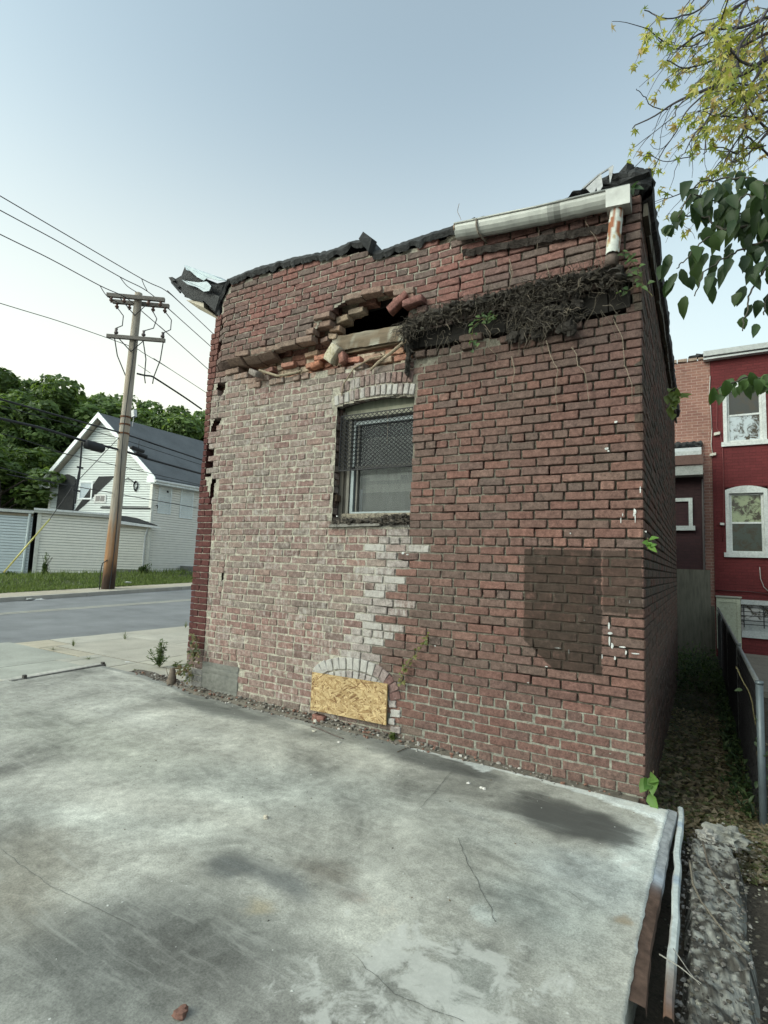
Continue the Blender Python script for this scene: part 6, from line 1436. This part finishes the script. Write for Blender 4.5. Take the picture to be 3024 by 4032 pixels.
GC3 = GC2+Vector((math.sin(AA), math.cos(AA), 0))*-4.34+Vector((-.1, .0, 0)); AB = R(33); L2 = lambda u, z, o=0: frame(GC3, AB)(u, z, o)
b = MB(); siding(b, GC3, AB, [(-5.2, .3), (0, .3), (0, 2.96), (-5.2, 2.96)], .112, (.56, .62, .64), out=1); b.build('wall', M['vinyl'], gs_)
b = MB(); b.col = (.5, .52, .5); bar(b, L2, -5.3, .02, 2.98, 3.09, -.1, .14); b.col = (.30, .25, .19); bar(b, L2, -5.2, 0, 2.86, 2.96, 0, .05); b.col = (.05, .05, .05); bar(b, L2, -5.3, .0, 3.09, 3.13, -3, .05); b.col = (.2, .2, .2); bar(b, L2, -5.2, -.02, 0, 2.96, -3, -.03); b.build('roof', M['paint'], gs_)
b = MB(); b.col = (.55, .62, .63); b.tube([L2(-.10, 2.96, .10), L2(-.11, 2.5, .07), L2(-.16, .42, .06)], .05, 7); b.build('downpipe', M['metal'], gs_)
# bushes against the addition
def bush(label, p, w_, h, n, cols, name='shrub', ls=.09):
    root = thing(name, label, 'shrub', tuple(p)); lf = MB(); st_ = MB(); st_.col = (.09, .08, .05)
    for i in range(6): st_.tube(wander(p, (rr.uniform(-.4, .4), rr.uniform(-.3, .3), 1), 6, h/7, -.05, .25), .008, 4, False)
    for i in range(n):
        t = rr.random()**.8; a = rr.random()*6.28; q = p+Vector((math.cos(a)*w_*rr.random()*(1-.5*t), math.sin(a)*w_*.6*rr.random()*(1-.5*t), h*t)); leaf(lf, q, rdir()+Vector((0, 0, -.3)), (0, 0, 1), ls*rr.uniform(.7, 1.3), ls*.5, rr.choice(cols))
    st_.build('stem', M['root'], root); lf.build('foliage', M['leaf'], root)
DG = [(.05, .085, .03), (.07, .11, .04), (.04, .07, .025), (.09, .14, .05)]
def gp(X, Y, x): p = onx(X, Y, x); return p
bush('dark leafy shrub against the white addition left of the utility pole', gp(94, 1253, -21.2), .26, .62, 260, DG)
bush('thin stalk of weed standing above the dark shrub by the addition', gp(96, 1235, -21.2), .10, .75, 60, [(.12, .17, .07), (.16, .2, .1)])
bush('round dark shrub at the foot of the white house downpipe', gp(306, 1252, -20.2), .38, .55, 420, DG)
bush('arching leafy shoots right of the round dark shrub', gp(318, 1240, -20.2), .35, .45, 60, [(.08, .13, .05), (.11, .16, .06)])
bush('dark low bramble at the foot of the grey shed', gp(18, 1252, -21.6), .7, .28, 300, DG)
b = MB(); b.col = (.2, .2, .19); q = onx(409, 1245, -20.4); b.obox(q+Vector((0, 0, .2)), (.3, 0, 0), (0, .35, 0), (0, 0, .28), .03); tag(b.build('concrete_block_steps', M['cpatch'], None), 'grey concrete steps at the far corner of the white house', 'steps')
# ---- utility pole
PX = -17.2; pb = Vector((PX, 7.18, .16)); pt = Vector((PX, 7.36, 11.02)); PV = lambda t: pb.lerp(pt, t)
up_ = thing('utility_pole', 'tall weathered wooden utility pole with crossarms and a burnt brown base', 'pole', tuple(pb))
b = MB(); n = 16; vs = []; cols = []; m_ = 60
for i in range(m_+1):
    t = i/m_; c = PV(t); r_ = .215-.085*t
    for j in range(n):
        a = 2*math.pi*j/n; k = 1+.05*nz(math.cos(a)*3, math.sin(a)*3, t*2)+.03*nz(j*2.1, t*9); vs.append((c.x+r_*k*math.cos(a), c.y+r_*k*math.sin(a), c.z))
        z = t*10.8; col = mix((.34, .31, .265), (.36, .30, .235), sst(0, .4, nz(j*1.1, t*5)+.2)); br = sst(3.6, .8, z+1.3*nz(j*.9, z*.8)); col = mix(col, (.30, .15, .065), br*.95); dkk = sst(1.15, .5, z+.55*nz(j*1.4, z*1.5, 4)); col = mix(col, (.045, .028, .02), dkk); cols.append(col)
b.add(vs, [(i*n+j, i*n+(j+1) % n, (i+1)*n+(j+1) % n, (i+1)*n+j) for i in range(m_) for j in range(n)]+[tuple(m_*n+j for j in range(n))], cols, [(0, 0, 0)]*len(vs)); b.build('post', M['pole'], up_, True)
def arm(a, c, r_, nm='crossarm', col=(.17, .155, .14)):
    m2 = MB(); m2.col = col; d = (c-a).normalized(); s_ = d.cross(Vector((0, 0, 1))).normalized(); m2.obox((a+c)/2, (c-a)/2, s_*r_, Vector((0, 0, r_*1.15)), .004); return m2.build(nm, M['woodx'], up_)
zt = 10.62; a1 = onz(255, 650, zt); 
ctr = PV(.965); dr = Vector((.80, .60, 0)).normalized()
off = Vector((dr.y, -dr.x, 0))*.2
ARM = [(ctr-dr*1.0+off+Vector((0, 0, .12)), ctr+dr*1.0+off+Vector((0, 0, .12))), (ctr-dr*.95-off+Vector((0, 0, .08)), ctr+dr*1.05-off+Vector((0, 0, .08)))]
for a, c in ARM: arm(a, c, .06)
ct2 = PV(.835); AR2 = (ct2-dr*.85+off, ct2+dr*1.15+off); arm(*AR2, .055)
for (c, z_, s_) in ((ctr, -.55, 1), (ct2, -.5, 1)):
    for q in (-.55, .55):
        m2 = MB(); m2.col = (.1, .1, .1); m2.tube([c+off*1.2+dr*q+Vector((0, 0, .05)), c+off*.9+Vector((0, 0, z_))], .018, 4); m2.build('brace', M['wire'], up_)
def insul(p, nm='insulator', col=(.13, .075, .06), s_=1):
    m2 = MB(); m2.col = col; m2.tube([p, p+Vector((0, 0, .05*s_)), p+Vector((0, 0, .06*s_)), p+Vector((0, 0, .11*s_)), p+Vector((0, 0, .13*s_)), p+Vector((0, 0, .2*s_))], [.03, .03, .07, .07, .035, .05], 8); m2.build(nm, M['metal'], up_, True)
for (a, c) in ARM:
    for t in (.08, .30, .72, .93): insul(a.lerp(c, t)+Vector((0, 0, -.27)))
for t in (.15, .62, .95): insul(AR2[0].lerp(AR2[1], t)+Vector((0, 0, .04)), 'cutout_fuse', (.10, .08, .08), 1.3)
for i, t in enumerate((.13, .62, .97)):
    p = AR2[0].lerp(AR2[1], t); q = ARM[1][0].lerp(ARM[1][1], (.1, .72, .95)[i])+Vector((0, 0, -.25)); m2 = MB(); m2.col = (.12, .09, .085)
    m2.tube([q, q.lerp(p, .25)+dr*.22, q.lerp(p, .6)+dr*.22, p+Vector((0, 0, .3)), p+Vector((0, 0, .05))], .018, 5); m2.build('jumper_wire', M['wire'], up_)
    e = (PV(.70)-dr*.05, PV(.69)+dr*.55, PV(.69)+dr*.8)[i]; m2 = MB(); m2.col = (.16, .10, .085); m2.tube([p+Vector((0, 0, -.05)), p.lerp(e, .45)+(-dr*.12 if i == 0 else dr*.06), p.lerp(e, .85)-dr*.02+Vector((0, 0, -.1 if i == 0 else 0)), e], .02, 5); m2.build('riser_cable', M['wire'], up_)
m2 = MB(); m2.col = (.07, .065, .06); m2.tube([PV(t)+Vector((.215-.085*t+.01, -.09+.05*math.sin(t*9), 0)) for t in [k/24 for k in range(21)]], .016, 4); m2.build('ground_wire', M['wire'], up_)
m2 = MB(); m2.col = (.08, .08, .08); q = pb+Vector((.05, -.32, 0)); m2.tube([q, q+Vector((0, -.02, .7)), q+Vector((0, .02, 1.0)), q+Vector((.05, .16, 1.12))], .018, 5); m2.build('conduit', M['wire'], up_)
for zz in (.57, .545, .515): m2 = MB(); m2.col = (.15, .07, .04); c = PV(zz); m2.tube([c+Vector((0, 0, -.03)), c+Vector((0, 0, .03))], .185, 12); m2.build('bracket_band', M['rust'], up_)
# ---- wires: each its own thing
def wire(label, pts, r_, name='power_line', x=PX, col=(.09, .09, .09), ext=True, cat='wire', mat='wire'):
    P3 = [onx(X, Y, x) for X, Y in pts]
    if ext: P3 = [P3[0]+(P3[0]-P3[1]).normalized()*6]+P3+[P3[-1]+(P3[-1]-P3[-2]).normalized()*25]
    b = MB(); b.col = col; q = []
    n = len(P3)
    for i in range(n-1):
        p0, p1, p2, p3 = P3[max(0, i-1)], P3[i], P3[i+1], P3[min(n-1, i+2)]
        for k in range(6):
            t = k/6; q.append(.5*((2*p1)+(-p0+p2)*t+(2*p0-5*p1+4*p2-p3)*t*t+(-p0+3*p1-3*p2+p3)*t**3))
    q.append(P3[-1]); o0 = q[0].copy(); b.tube([v-o0 for v in q], r_, 5); o = b.build(name, M[mat], None, True); o.location = o0; return tag(o, label, cat)
wire('highest power line, sloping from the upper left past the pole top', [(0, 423), (150, 511), (306, 602), (357, 627), (400, 664), (450, 711)], .016)
wire('second power line from the top, passing just above the upper crossarms', [(0, 454), (130, 524), (259, 598), (318, 629), (380, 681), (447, 741)], .016)
wire('third power line from the top, meeting the left end of the upper crossarm', [(0, 506), (110, 560), (216, 617), (272, 643), (312, 677), (370, 727), (441, 790)], .016)
wire('thin neutral line passing the pole below the lower crossarm', [(0, 655), (140, 698), (284, 749), (312, 764), (370, 799), (430, 838)], .012)
for lab, pts in (('dropper from the highest line to the crossarm', [(306, 602), (311, 615), (318, 628)]), ('dropper from the second line to the crossarm', [(259, 598), (275, 618), (300, 634)]), ('dropper from the third line to the left crossarm end', [(216, 617), (232, 640), (262, 657)])):
    wire(lab, pts, .014, 'dropper_wire', ext=False)
wire('thick insulated cable sagging from the pole to the right behind the brick corner', [(296, 807), (313, 811), (328, 813), (340, 820), (365, 836), (400, 859), (436, 884)], .035, 'power_cable', col=(.12, .09, .085), ext=False)
wire('thin wire from the pole falling to the right below the neutral line', [(298, 788), (312, 797), (325, 806)], .010, ext=False)
wire('upper black communication cable crossing the pole in front of the gable', [(0, 862), (130, 899), (264, 936), (345, 963), (432, 992)], .030, 'phone_cable', ext=True)
wire('thin communication cable just below the upper one', [(0, 876), (130, 911), (261, 948), (345, 975), (432, 1003)], .012, 'phone_cable')
wire('heavy black communication cable carrying the splice case', [(0, 904), (90, 925), (177, 951), (270, 975), (340, 997), (426, 1021)], .042, 'phone_cable')
wire('thin cable below the heavy one ending at the gable', [(0, 935), (75, 958), (149, 982), (262, 1008)], .012, 'phone_cable')
wire('lowest thin cable crossing in front of the trees to the tar papered stub', [(0, 1010), (62, 1027), (124, 1044), (158, 1050)], .014, 'phone_cable')
b = MB(); b.col = (.02, .02, .022); p0, p1 = onx(181, 958, PX), onx(225, 970, PX); d = (p1-p0); o0 = p0.copy(); q = [Vector((0, 0, 0))+d*t for t in (0, .06, .1, .5, .9, .95, 1)]; b.tube(q, [.07, .13, .16, .165, .16, .13, .07], 10)
o = b.build('splice_case', M['wire'], None, True); o.location = o0; tag(o, 'fat black cable splice case hanging left of the utility pole', 'splice case')
b = MB(); b.col = (.03, .03, .03); P3 = [onx(177, 955, PX), onx(173, 1010, PX), onx(170, 1028, PX), onx(165, 1060, PX), onx(162, 1088, PX)]; o0 = P3[0].copy(); b.tube([v-o0 for v in P3], [.03, .03, .045, .035, .03], 5); b.obox(P3[1]-o0, (.02, 0, 0), (0, .1, 0), (0, 0, .03)); b.obox(P3[3]-o0, (.02, 0, 0), (0, .12, 0), (0, 0, .03)); o = b.build('cable_drop', M['wire'], None); o.location = o0; tag(o, 'black vertical drop hanging below the splice case', 'cable drop')
b = MB(); b.col = (.04, .04, .04)
c = onx(299, 972, PX); o0 = c.copy()
for dx, dz in ((-.05, .0), (.12, -.16)):
    b.obox(Vector((0, dx, dz)), (.10, 0, 0), (0, .22, -.03), (0, 0, .05), .02)
b.tube([(0, 0, .0), (0, 0, .35)], .012, 4); o = b.build('hanging_shoes', M['wire'], None, True); o.location = o0; tag(o, 'pair of dark shoes hung over the cable right of the pole', 'shoes')
# guy wire with a yellow guard
gy = thing('guy_wire', 'guy wire with a yellow plastic guard slanting left from the pole', 'guy wire', tuple(onx(8, 1236, -17.6)))
A3, B3, C3 = onx(8, 1238, -17.6), onx(108, 1121, -17.3), PV(.52)
b = MB(); b.col = (.2, .2, .2); b.tube([A3, B3, onx(159, 1048, PX), C3], .012, 5); b.build('cable', M['wire'], gy)
b = MB(); b.col = (.55, .50, .16); b.tube([A3+Vector((.0, 0, .02)), B3], .024, 8); b.build('guard', M['metal'], gy, True)
def litter(label, X, Y, s_, col=(.6, .6, .58)):
    p = onx(X, Y, -18.0 if Y < 1270 else -16.3); b = MB(); b.col = col; b.lump((0, 0, 0), s_, s_*1.6, s_*.35, X, .4, 8, 5); o = b.build('litter', M['paint'], None); o.location = p; tag(o, label, 'litter')
litter('white litter on the grass right of the utility pole', 277, 1258, .08); litter('white rag in the far gutter left of the pole', 84, 1296, .12); litter('small white litter in the far gutter left of the white rag', 66, 1294, .08, (.4, .4, .38))
# ================================================================ TREES
rt_ = random.Random(77)
def crown_mesh(name, seed, Rx, Rz, nclump, per, ls, cols, flat=.75):
    r_ = random.Random(seed); b = MB(); V_ = []; F_ = []; K_ = []
    cl = []
    for i in range(nclump):
        while True:
            p = Vector((r_.uniform(-1, 1), r_.uniform(-1, 1), r_.uniform(-1, 1)))
            if .35 < p.length < 1: break
        p = p*(1+.12*nz(p.x*2, p.y*2, p.z*2+seed)); cl.append((Vector((p.x*Rx, p.y*Rx, p.z*Rz)), r_.uniform(.16, .30)*Rx, r_.uniform(.75, 1.2)))
    for (c, cr_, br) in cl:
        for k in range(per):
            d = Vector((r_.gauss(0, 1), r_.gauss(0, 1), r_.gauss(0, 1))).normalized()*cr_*r_.uniform(.55, 1.0)**.6; d.z *= flat; p = c+d
            n_ = (d.normalized()+Vector((0, 0, .6))+Vector((r_.gauss(0, .5), r_.gauss(0, .5), r_.gauss(0, .5)))).normalized(); a = n_.orthogonal().normalized(); t = r_.random()*6.28; e = n_.cross(a); u = a*math.cos(t)+e*math.sin(t); v = n_.cross(u); s_ = ls*r_.uniform(.6, 1.3)
            o = len(V_); V_ += [p-u*s_, p+v*s_*.6-n_*s_*.15, p+u*s_, p-v*s_*.6-n_*s_*.15]; F_.append((o, o+1, o+2, o+3)); cc = r_.choice(cols); k_ = br*r_.uniform(.8, 1.2); K_ += [(cc[0]*k_, cc[1]*k_, cc[2]*k_)]*4
    b.add(V_, F_, K_, [(0, 0, 0)]*len(V_)); return b
TG = [(.11, .17, .055), (.135, .205, .065), (.09, .145, .05), (.165, .24, .08), (.20, .275, .10)]
protos = []
for sd_i in range(3):
    root = thing('tree', None, 'tree', (0, 0, 0)); b = crown_mesh('crown', 40+sd_i, 1, 1.15, 70, 210, .045, TG); co = b.build('crown', M['leaf'], root)
    co.location = (0, 0, 1.55)
    t = MB(); t.col = (.085, .07, .055); t.tube([(0, 0, -.1), (.01, 0, .5), (.03, .02, 1.0), (.0, 0, 1.7)], [.055, .045, .035, .015], 9)
    for i in range(9): a = i*2.4; t.tube([(0.01, 0, .6+.1*i), (.25*math.cos(a), .25*math.sin(a), .95+.1*i), (.6*math.cos(a), .6*math.sin(a), 1.25+.09*i)], [.022, .014, .005], 6)
    to = t.build('trunk', M['pole'], root, True); protos.append((root, co, to))
specs = [(-30, 795, 44, 6.0, 0, 'leftmost dark green tree behind the grey shed'), (48, 800, 42, 5.6, 1, 'tall dark green tree between the grey shed and the gabled house'), (115, 828, 40, 5.0, 2, 'dark green tree rising just left of the gable'),
         (178, 845, 46, 5.4, 0, 'green tree directly behind the gable peak'), (232, 868, 44, 4.8, 1, 'green tree seen just left of the utility pole above the roof'), (300, 868, 43, 5.0, 2, 'green tree seen just right of the utility pole above the roof'),
         (352, 885, 45, 4.6, 0, 'green tree above the middle of the shingled roof'), (405, 890, 42, 4.6, 1, 'green tree beside the brick building corner above the shingles'), (455, 900, 44, 5.2, 2, 'green tree mostly hidden behind the painted brick corner'),
         (70, 900, 38, 2.8, 2, 'lower bushy tree right behind the left eave of the gabled house'), (10, 930, 33, 4.2, 0, 'lower bushy tree behind the grey shed'), (150, 930, 41, 3.0, 1, 'bushy tree close behind the gabled house, below the peak')]
first = set(); spare = list(protos)
for i, (X, Y, dist, rad, k, lab) in enumerate(specs):
    p = at(X, Y, dist); root, co, to = protos[k]
    if k in first:
        nr = root.copy(); C.objects.link(nr); nc = co.copy(); C.objects.link(nc); nc.parent = nr; nc.location = co.location; nt_ = to.copy(); C.objects.link(nt_); nt_.parent = nr; root = nr
    first.add(k)
    gz_ = .5; hgt = p.z-gz_; sz = hgt/2.68; root.location = (p.x, p.y, gz_); root.scale = (rad, rad, sz); root.rotation_euler = (0, 0, i*1.37); root['label'] = lab; root['group'] = 'trees behind the white house'; root['category'] = 'tree'
# distant tree line closing the horizon
fl_ = crown_mesh('x', 5, 1, 1, 1, 1, .1, TG)
fb = MB(); rf_ = random.Random(9)
for i in range(9000):
    a = rf_.uniform(-1.9, .9); d = rf_.uniform(62, 80); x = math.sin(a)*d; y = math.cos(a)*d-4
    h = 7+3*nz(a*7)+1.5*nz(a*23); z = rf_.random()*h; s_ = rf_.uniform(.35, .8); n_ = Vector((-math.sin(a), -math.cos(a), .5))+Vector((rf_.gauss(0, .5), rf_.gauss(0, .5), rf_.gauss(0, .5))); n_.normalize(); u = n_.orthogonal().normalized(); v = n_.cross(u); p = Vector((x, y, z)); fb.col = rf_.choice(TG)
    fb.add([p-u*s_, p+v*s_*.7, p+u*s_, p-v*s_*.7], [(0, 1, 2, 3)])
tag(fb.build('distant_trees', M['leaf'], None), 'far off tree line closing the horizon', 'tree line', kind='stuff')
# thin bare-topped tree at the far left
def lobed(mb, p, d, n_, s_, col):
    d = Vector(d).normalized(); sd2 = d.cross(n_)
    if sd2.length < 1e-4: sd2 = d.orthogonal()
    sd2.normalize(); n2 = sd2.cross(d)
    q_ = rm_.uniform(.75, 1.1); cu = rm_.uniform(.2, .9); outl = [(0, 0), (.14, .24), (.55*q_, .10), (.30, .36), (.62*q_, .74), (.15, .55), (.0, 1.1), (-.15, .55), (-.55, .70), (-.30, .36), (-.60*q_, .12), (-.14, .24)]
    mb.col = col; c = p+d*s_*.38; vs = [c]+[p+sd2*(x*s_)+d*(y*s_)-n2*(abs(x)*cu+max(0, y-.4)*cu)*s_ for x, y in outl]
    mb.add(vs, [(0, i+1, (i+1) % 12+1) for i in range(12)])
# ---- maple whose twigs hang into the upper right corner
mp = thing('maple_tree', 'maple with small yellow green leaves and thin drooping twigs in the upper right corner', 'tree', (4.2, 3.4, -.2))
br_ = MB(); br_.col = (.085, .075, .085); lf = MB(); rm_ = random.Random(31)
YL = [(.44, .44, .11), (.54, .52, .15), (.34, .38, .10), (.62, .56, .2), (.52, .38, .19), (.26, .32, .09)]  # yellow green leaves with sunlight put into their colours
def strand(pts, d0, d1, r0_, r1_, sub=0, leafy=.5, wob=.03):
    n = len(pts); P3 = [at(X, Y, d0+(d1-d0)*i/(n-1)) for i, (X, Y) in enumerate(pts)]; q = []
    for i in range(n-1):
        p0, p1, p2, p3 = P3[max(0, i-1)], P3[i], P3[i+1], P3[min(n-1, i+2)]
        for k in range(6):
            t = k/6; v = .5*((2*p1)+(-p0+p2)*t+(2*p0-5*p1+4*p2-p3)*t*t+(-p0+3*p1-3*p2+p3)*t**3); q.append(v+Vector((nz(v.x*4, v.z*4), nz(v.y*4, v.z*3, 3), nz(v.x*5, v.y*5, 7)))*wob)
    q.append(P3[-1]); br_.tube(q, [r0_+(r1_-r0_)*i/len(q) for i in range(len(q))], 5, False)
    for i in range(2, len(q)):
        t = i/len(q)
        if rm_.random() < sub:
            dn = (q[i]-q[i-1]).normalized(); dd = (dn+rdir(rm_)*.7+Vector((0, 0, -.35))).normalized(); tw = wander(q[i], dd, rm_.randint(4, 8), .055, .10, .28, rm_); br_.tube(tw, [.0035*(1-.6*k/len(tw)) for k in range(len(tw))], 3, False)
            for k in range(2, len(tw)):
                if rm_.random() < leafy*.34: leaves(tw[k], (tw[k]-tw[k-1]))
            if rm_.random() < leafy: leaves(tw[-1], tw[-1]-tw[-2], 3)
        if rm_.random() < leafy*.12: leaves(q[i], q[i]-q[i-1])
    if leafy > 0: leaves(q[-1], q[-1]-q[-2], 3)
    return q
def leaves(p, d, n=2):
    for _ in range(rm_.randint(1, n)):
        dd = Vector((rm_.uniform(-1, 1), rm_.uniform(-1, 1), rm_.uniform(-1.3, .1))); s_ = rm_.uniform(.035, .075); c = rm_.choice(YL); lobed(lf, p+rdir(rm_)*.02, dd, rdir(rm_)+Vector((0, 0, 1)), s_, c)
D0 = 6.2
S_ = [([(1680, 110), (1620, 150), (1571, 173), (1505, 205), (1442, 236), (1366, 278)], .020, .004, .35, .30), ([(1571, 173), (1543, 222), (1524, 278), (1519, 333)], .010, .004, .25, .10), ([(1560, 180), (1512, 215), (1470, 264), (1408, 368)], .010, .003, .35, .22),
      ([(1660, 285), (1620, 330), (1574, 354), (1519, 396), (1470, 420), (1432, 434)], .012, .003, .35, .35), ([(1680, 90), (1640, 160), (1610, 230), (1600, 290), (1560, 360)], .014, .004, .4, .35), ([(1442, 236), (1405, 230), (1390, 205), (1375, 192)], .005, .002, .0, 0),
      ([(1680, 30), (1600, 55), (1520, 70), (1460, 105), (1400, 62)], .012, .003, .45, .75), ([(1560, -20), (1500, 25), (1450, 40), (1392, 22)], .008, .003, .3, .8), ([(1660, -30), (1590, 10), (1540, 60), (1490, 100), (1425, 92)], .010, .003, .4, .8),
      ([(1500, -20), (1480, 20), (1462, 60), (1455, 98)], .005, .002, .2, .7), ([(1680, 220), (1640, 250), (1580, 255), (1540, 250)], .012, .004, .45, .6), ([(1680, 170), (1620, 205), (1560, 240), (1500, 290), (1480, 330)], .012, .003, .4, .4),
      ([(1700, 60), (1620, 90), (1570, 120), (1530, 130), (1480, 150), (1440, 130)], .012, .003, .5, .8), ([(1680, 350), (1620, 300), (1590, 330), (1540, 310)], .01, .003, .4, .5), ([(1505, 205), (1470, 225), (1450, 260), (1365, 320)], .007, .002, .25, .2),
      ([(1680, 0), (1640, 40), (1600, 100), (1590, 150)], .014, .005, .6, .9), ([(1700, 130), (1650, 140), (1600, 130), (1560, 90)], .014, .005, .6, .9), ([(1700, 300), (1650, 270), (1620, 240), (1600, 200)], .012, .004, .6, .8), ([(1640, -30), (1610, 10), (1590, 60), (1560, 110)], .012, .004, .6, .9), ([(1690, 200), (1650, 215), (1610, 180), (1570, 190)], .012, .004, .6, .9), ([(1546, 222), (1500, 300), (1490, 345), (1440, 345), (1398, 330)], .006, .002, .2, .25), ([(1519, 396), (1500, 440), (1480, 470), (1440, 470)], .005, .002, .2, .5)]
hubs = []
for pts, r0_, r1_, sub, lfy in S_:
    q = strand(pts, D0+rm_.uniform(-.2, .8), D0-rm_.uniform(.2, 1.1), r0_, r1_, sub, lfy); 
    if pts[0][0] > 1655 or pts[0][1] < 0: hubs.append((q[0], r0_))
for i in range(60):                                       # dense leafy twigs of the crown's lower right part
    X = 1690-abs(rm_.gauss(0, 70)); Y = rm_.uniform(-40, 330) if i % 4 else rm_.uniform(0, 200)
    if X < 1520 and Y > 190: continue
    p = at(X, Y, rm_.uniform(5.6, 8.5)); tw = wander(p, Vector((-.8, .2, -.35))+rdir(rm_)*.5, 8, .07, .06, .3, rm_); br_.tube(tw, [.006*(1-.7*k/len(tw)) for k in range(len(tw))], 3, False)
    for k in range(1, len(tw)): 
        if rm_.random() < .8: leaves(tw[k], tw[k]-tw[k-1], 3)
# main limbs and the rest of the crown, out of the frame
base = Vector((4.2, 3.4, -.2)); tk = MB(); tk.col = (.11, .10, .09); tk.tube([base, base+Vector((-.05, 0, 2)), base+Vector((-.1, -.1, 4)), base+Vector((-.2, -.3, 6.5)), base+Vector((0, -.2, 9.5))], [.26, .2, .17, .12, .05], 12)
fork = base+Vector((-.1, -.1, 4.2)); fork2 = base+Vector((-.2, -.3, 6.2))
for i, (h, r0_) in enumerate(hubs):
    f = fork2 if h.z > 5.6 else fork; m1 = f.lerp(h, .55)+Vector((.1*nz(i), 0, .35)); tk.tube([f, m1, h], [.05, .028, r0_], 7, False)
    for j in range(9):
        t = rm_.uniform(.1, .92); s0 = f.lerp(m1, t*2) if t < .5 else m1.lerp(h, t*2-1)
        if s0.x < 1.15: continue
        tw = wander(s0, rdir(rm_)+Vector((0, 0, -.2)), 7, .09, .05, .35, rm_); br_.tube(tw, [.008*(1-.7*k/len(tw)) for k in range(len(tw))], 3, False)
        for k in range(1, len(tw)): leaves(tw[k], tw[k]-tw[k-1], 3)
for i in range(8):
    a = rm_.uniform(-.9, 1.6); f = fork.lerp(fork2, rm_.random()); e = f+Vector((math.cos(a)*2.2, math.sin(a)*2.0, rm_.uniform(1, 2.6))); tk.tube([f, f.lerp(e, .5)+Vector((0, 0, .3)), e], [.06, .035, .012], 6, False)
    for j in range(16):
        tw = wander(f.lerp(e, rm_.uniform(.4, 1.0)), rdir(rm_), 8, .12, .03, .3, rm_); br_.tube(tw, .005, 3, False)
        for k in range(1, len(tw)): leaves(tw[k], tw[k]-tw[k-1], 3)
tk.build('trunk', M['pole'], mp, True); br_.build('twigs', M['pole'], mp)['kind'] = 'stuff'; lf.build('foliage', M['leaf'], mp, True)
# ---- nearer tree with big dark leaves
dt_ = thing('broadleaf_tree', 'tree with large dark green leaves reaching in from the right edge', 'tree', (2.3, -.6, -.2))
st2 = MB(); st2.col = (.07, .065, .05); l2 = MB(); rd_ = random.Random(55); DKG = [(.035, .065, .028), (.045, .08, .032), (.03, .055, .028), (.06, .10, .035)]
def dstrand(pts, dist, n, ls, r0_=.006, sp=.05, cols=DKG):
    P3 = [at(X, Y, dist+.15*math.sin(i)) for i, (X, Y) in enumerate(pts)]; q = []
    for i in range(len(P3)-1):
        for k in range(5): q.append(P3[i].lerp(P3[i+1], k/5)+rdir(rd_)*.006)
    q.append(P3[-1]); st2.tube(q, [r0_*(1-.6*i/len(q)) for i in range(len(q))], 5, False)
    for i in range(int(n*.6)):
        p = rd_.choice(q)+rdir(rd_)*sp; dd = Vector((rd_.uniform(-1, .6), rd_.uniform(-.8, .8), -1.0-rd_.random()*.6)); leaf(l2, p, dd, Vector((rd_.uniform(-.5, .5), -1, .6)), ls*rd_.uniform(.45, .85), ls*rd_.uniform(.28, .46), rd_.choice(cols), rd_.uniform(.05, .4), rd_.uniform(.1, .5))
    return q[0]
hb = []
hb.append(dstrand([(1680, 400), (1620, 385), (1560, 385), (1510, 395), (1480, 440), (1465, 470)], 3.3, 40, .125))
hb.append(dstrand([(1690, 460), (1640, 450), (1600, 470), (1560, 500), (1520, 520), (1480, 560), (1462, 580)], 3.2, 60, .13, sp=.07))
hb.append(dstrand([(1700, 520), (1650, 520), (1600, 540), (1560, 560), (1520, 590), (1500, 640)], 3.1, 44, .12, sp=.06))
hb.append(dstrand([(1700, 420), (1650, 430), (1610, 420), (1590, 440)], 3.2, 50, .14, sp=.09)); hb.append(dstrand([(1700, 560), (1665, 570), (1640, 600), (1620, 640), (1608, 690), (1604, 715)], 3.0, 26, .115))
hb.append(dstrand([(1700, 600), (1670, 610), (1655, 650), (1650, 680)], 3.0, 14, .12)); hb.append(dstrand([(1700, 810), (1659, 815), (1620, 815), (1580, 828), (1548, 842)], 2.6, 38, .095, sp=.035, cols=[(.06, .11, .035), (.08, .14, .045), (.05, .09, .03)]))
hb.append(dstrand([(1560, 500), (1530, 470), (1500, 470), (1470, 462)], 3.2, 12, .07)); hb.append(dstrand([(1700, 470), (1640, 490), (1580, 450), (1540, 430), (1500, 420)], 3.3, 40, .13, sp=.08))
b0 = Vector((2.3, -.6, -.2)); st2.tube([b0, b0+Vector((-.05, .05, 1.6)), b0+Vector((-.15, .1, 2.6)), b0+Vector((-.1, .2, 4.2))], [.075, .06, .045, .02], 9)
for i, h in enumerate(hb):
    f = b0+Vector((-.1, .08, 1.8+.22*i)); m1 = f.lerp(h, .5)+Vector((0, 0, .12)); st2.tube([f, m1, h], [.022, .014, .006], 6, False)
    for j in range(34):
        t = rd_.uniform(.05, .8); s0 = f.lerp(m1, t*2) if t < .5 else m1.lerp(h, t*2-1)
        leaf(l2, s0+rdir(rd_)*.12, Vector((rd_.uniform(-1, 1), rd_.uniform(-1, 1), -1)), Vector((0, -.5, 1)), .11*rd_.uniform(.6, 1), .045, rd_.choice(DKG), .2, .3)
for i in range(700):
    p = b0+Vector((rd_.gauss(.5, .55), rd_.gauss(.2, .8), rd_.uniform(2.2, 4.4)))
    if p.x < 1.75: continue
    leaf(l2, p, Vector((rd_.uniform(-1, 1), rd_.uniform(-1, 1), -1)), Vector((0, 0, 1)), .13, .065, rd_.choice(DKG))
st2.build('branches', M['pole'], dt_, True); l2.build('foliage', M['leaf'], dt_, True)
for o in list(C.objects):
    if o.type == 'EMPTY' and o.parent is None and not o.name.startswith('tree'): own(o)
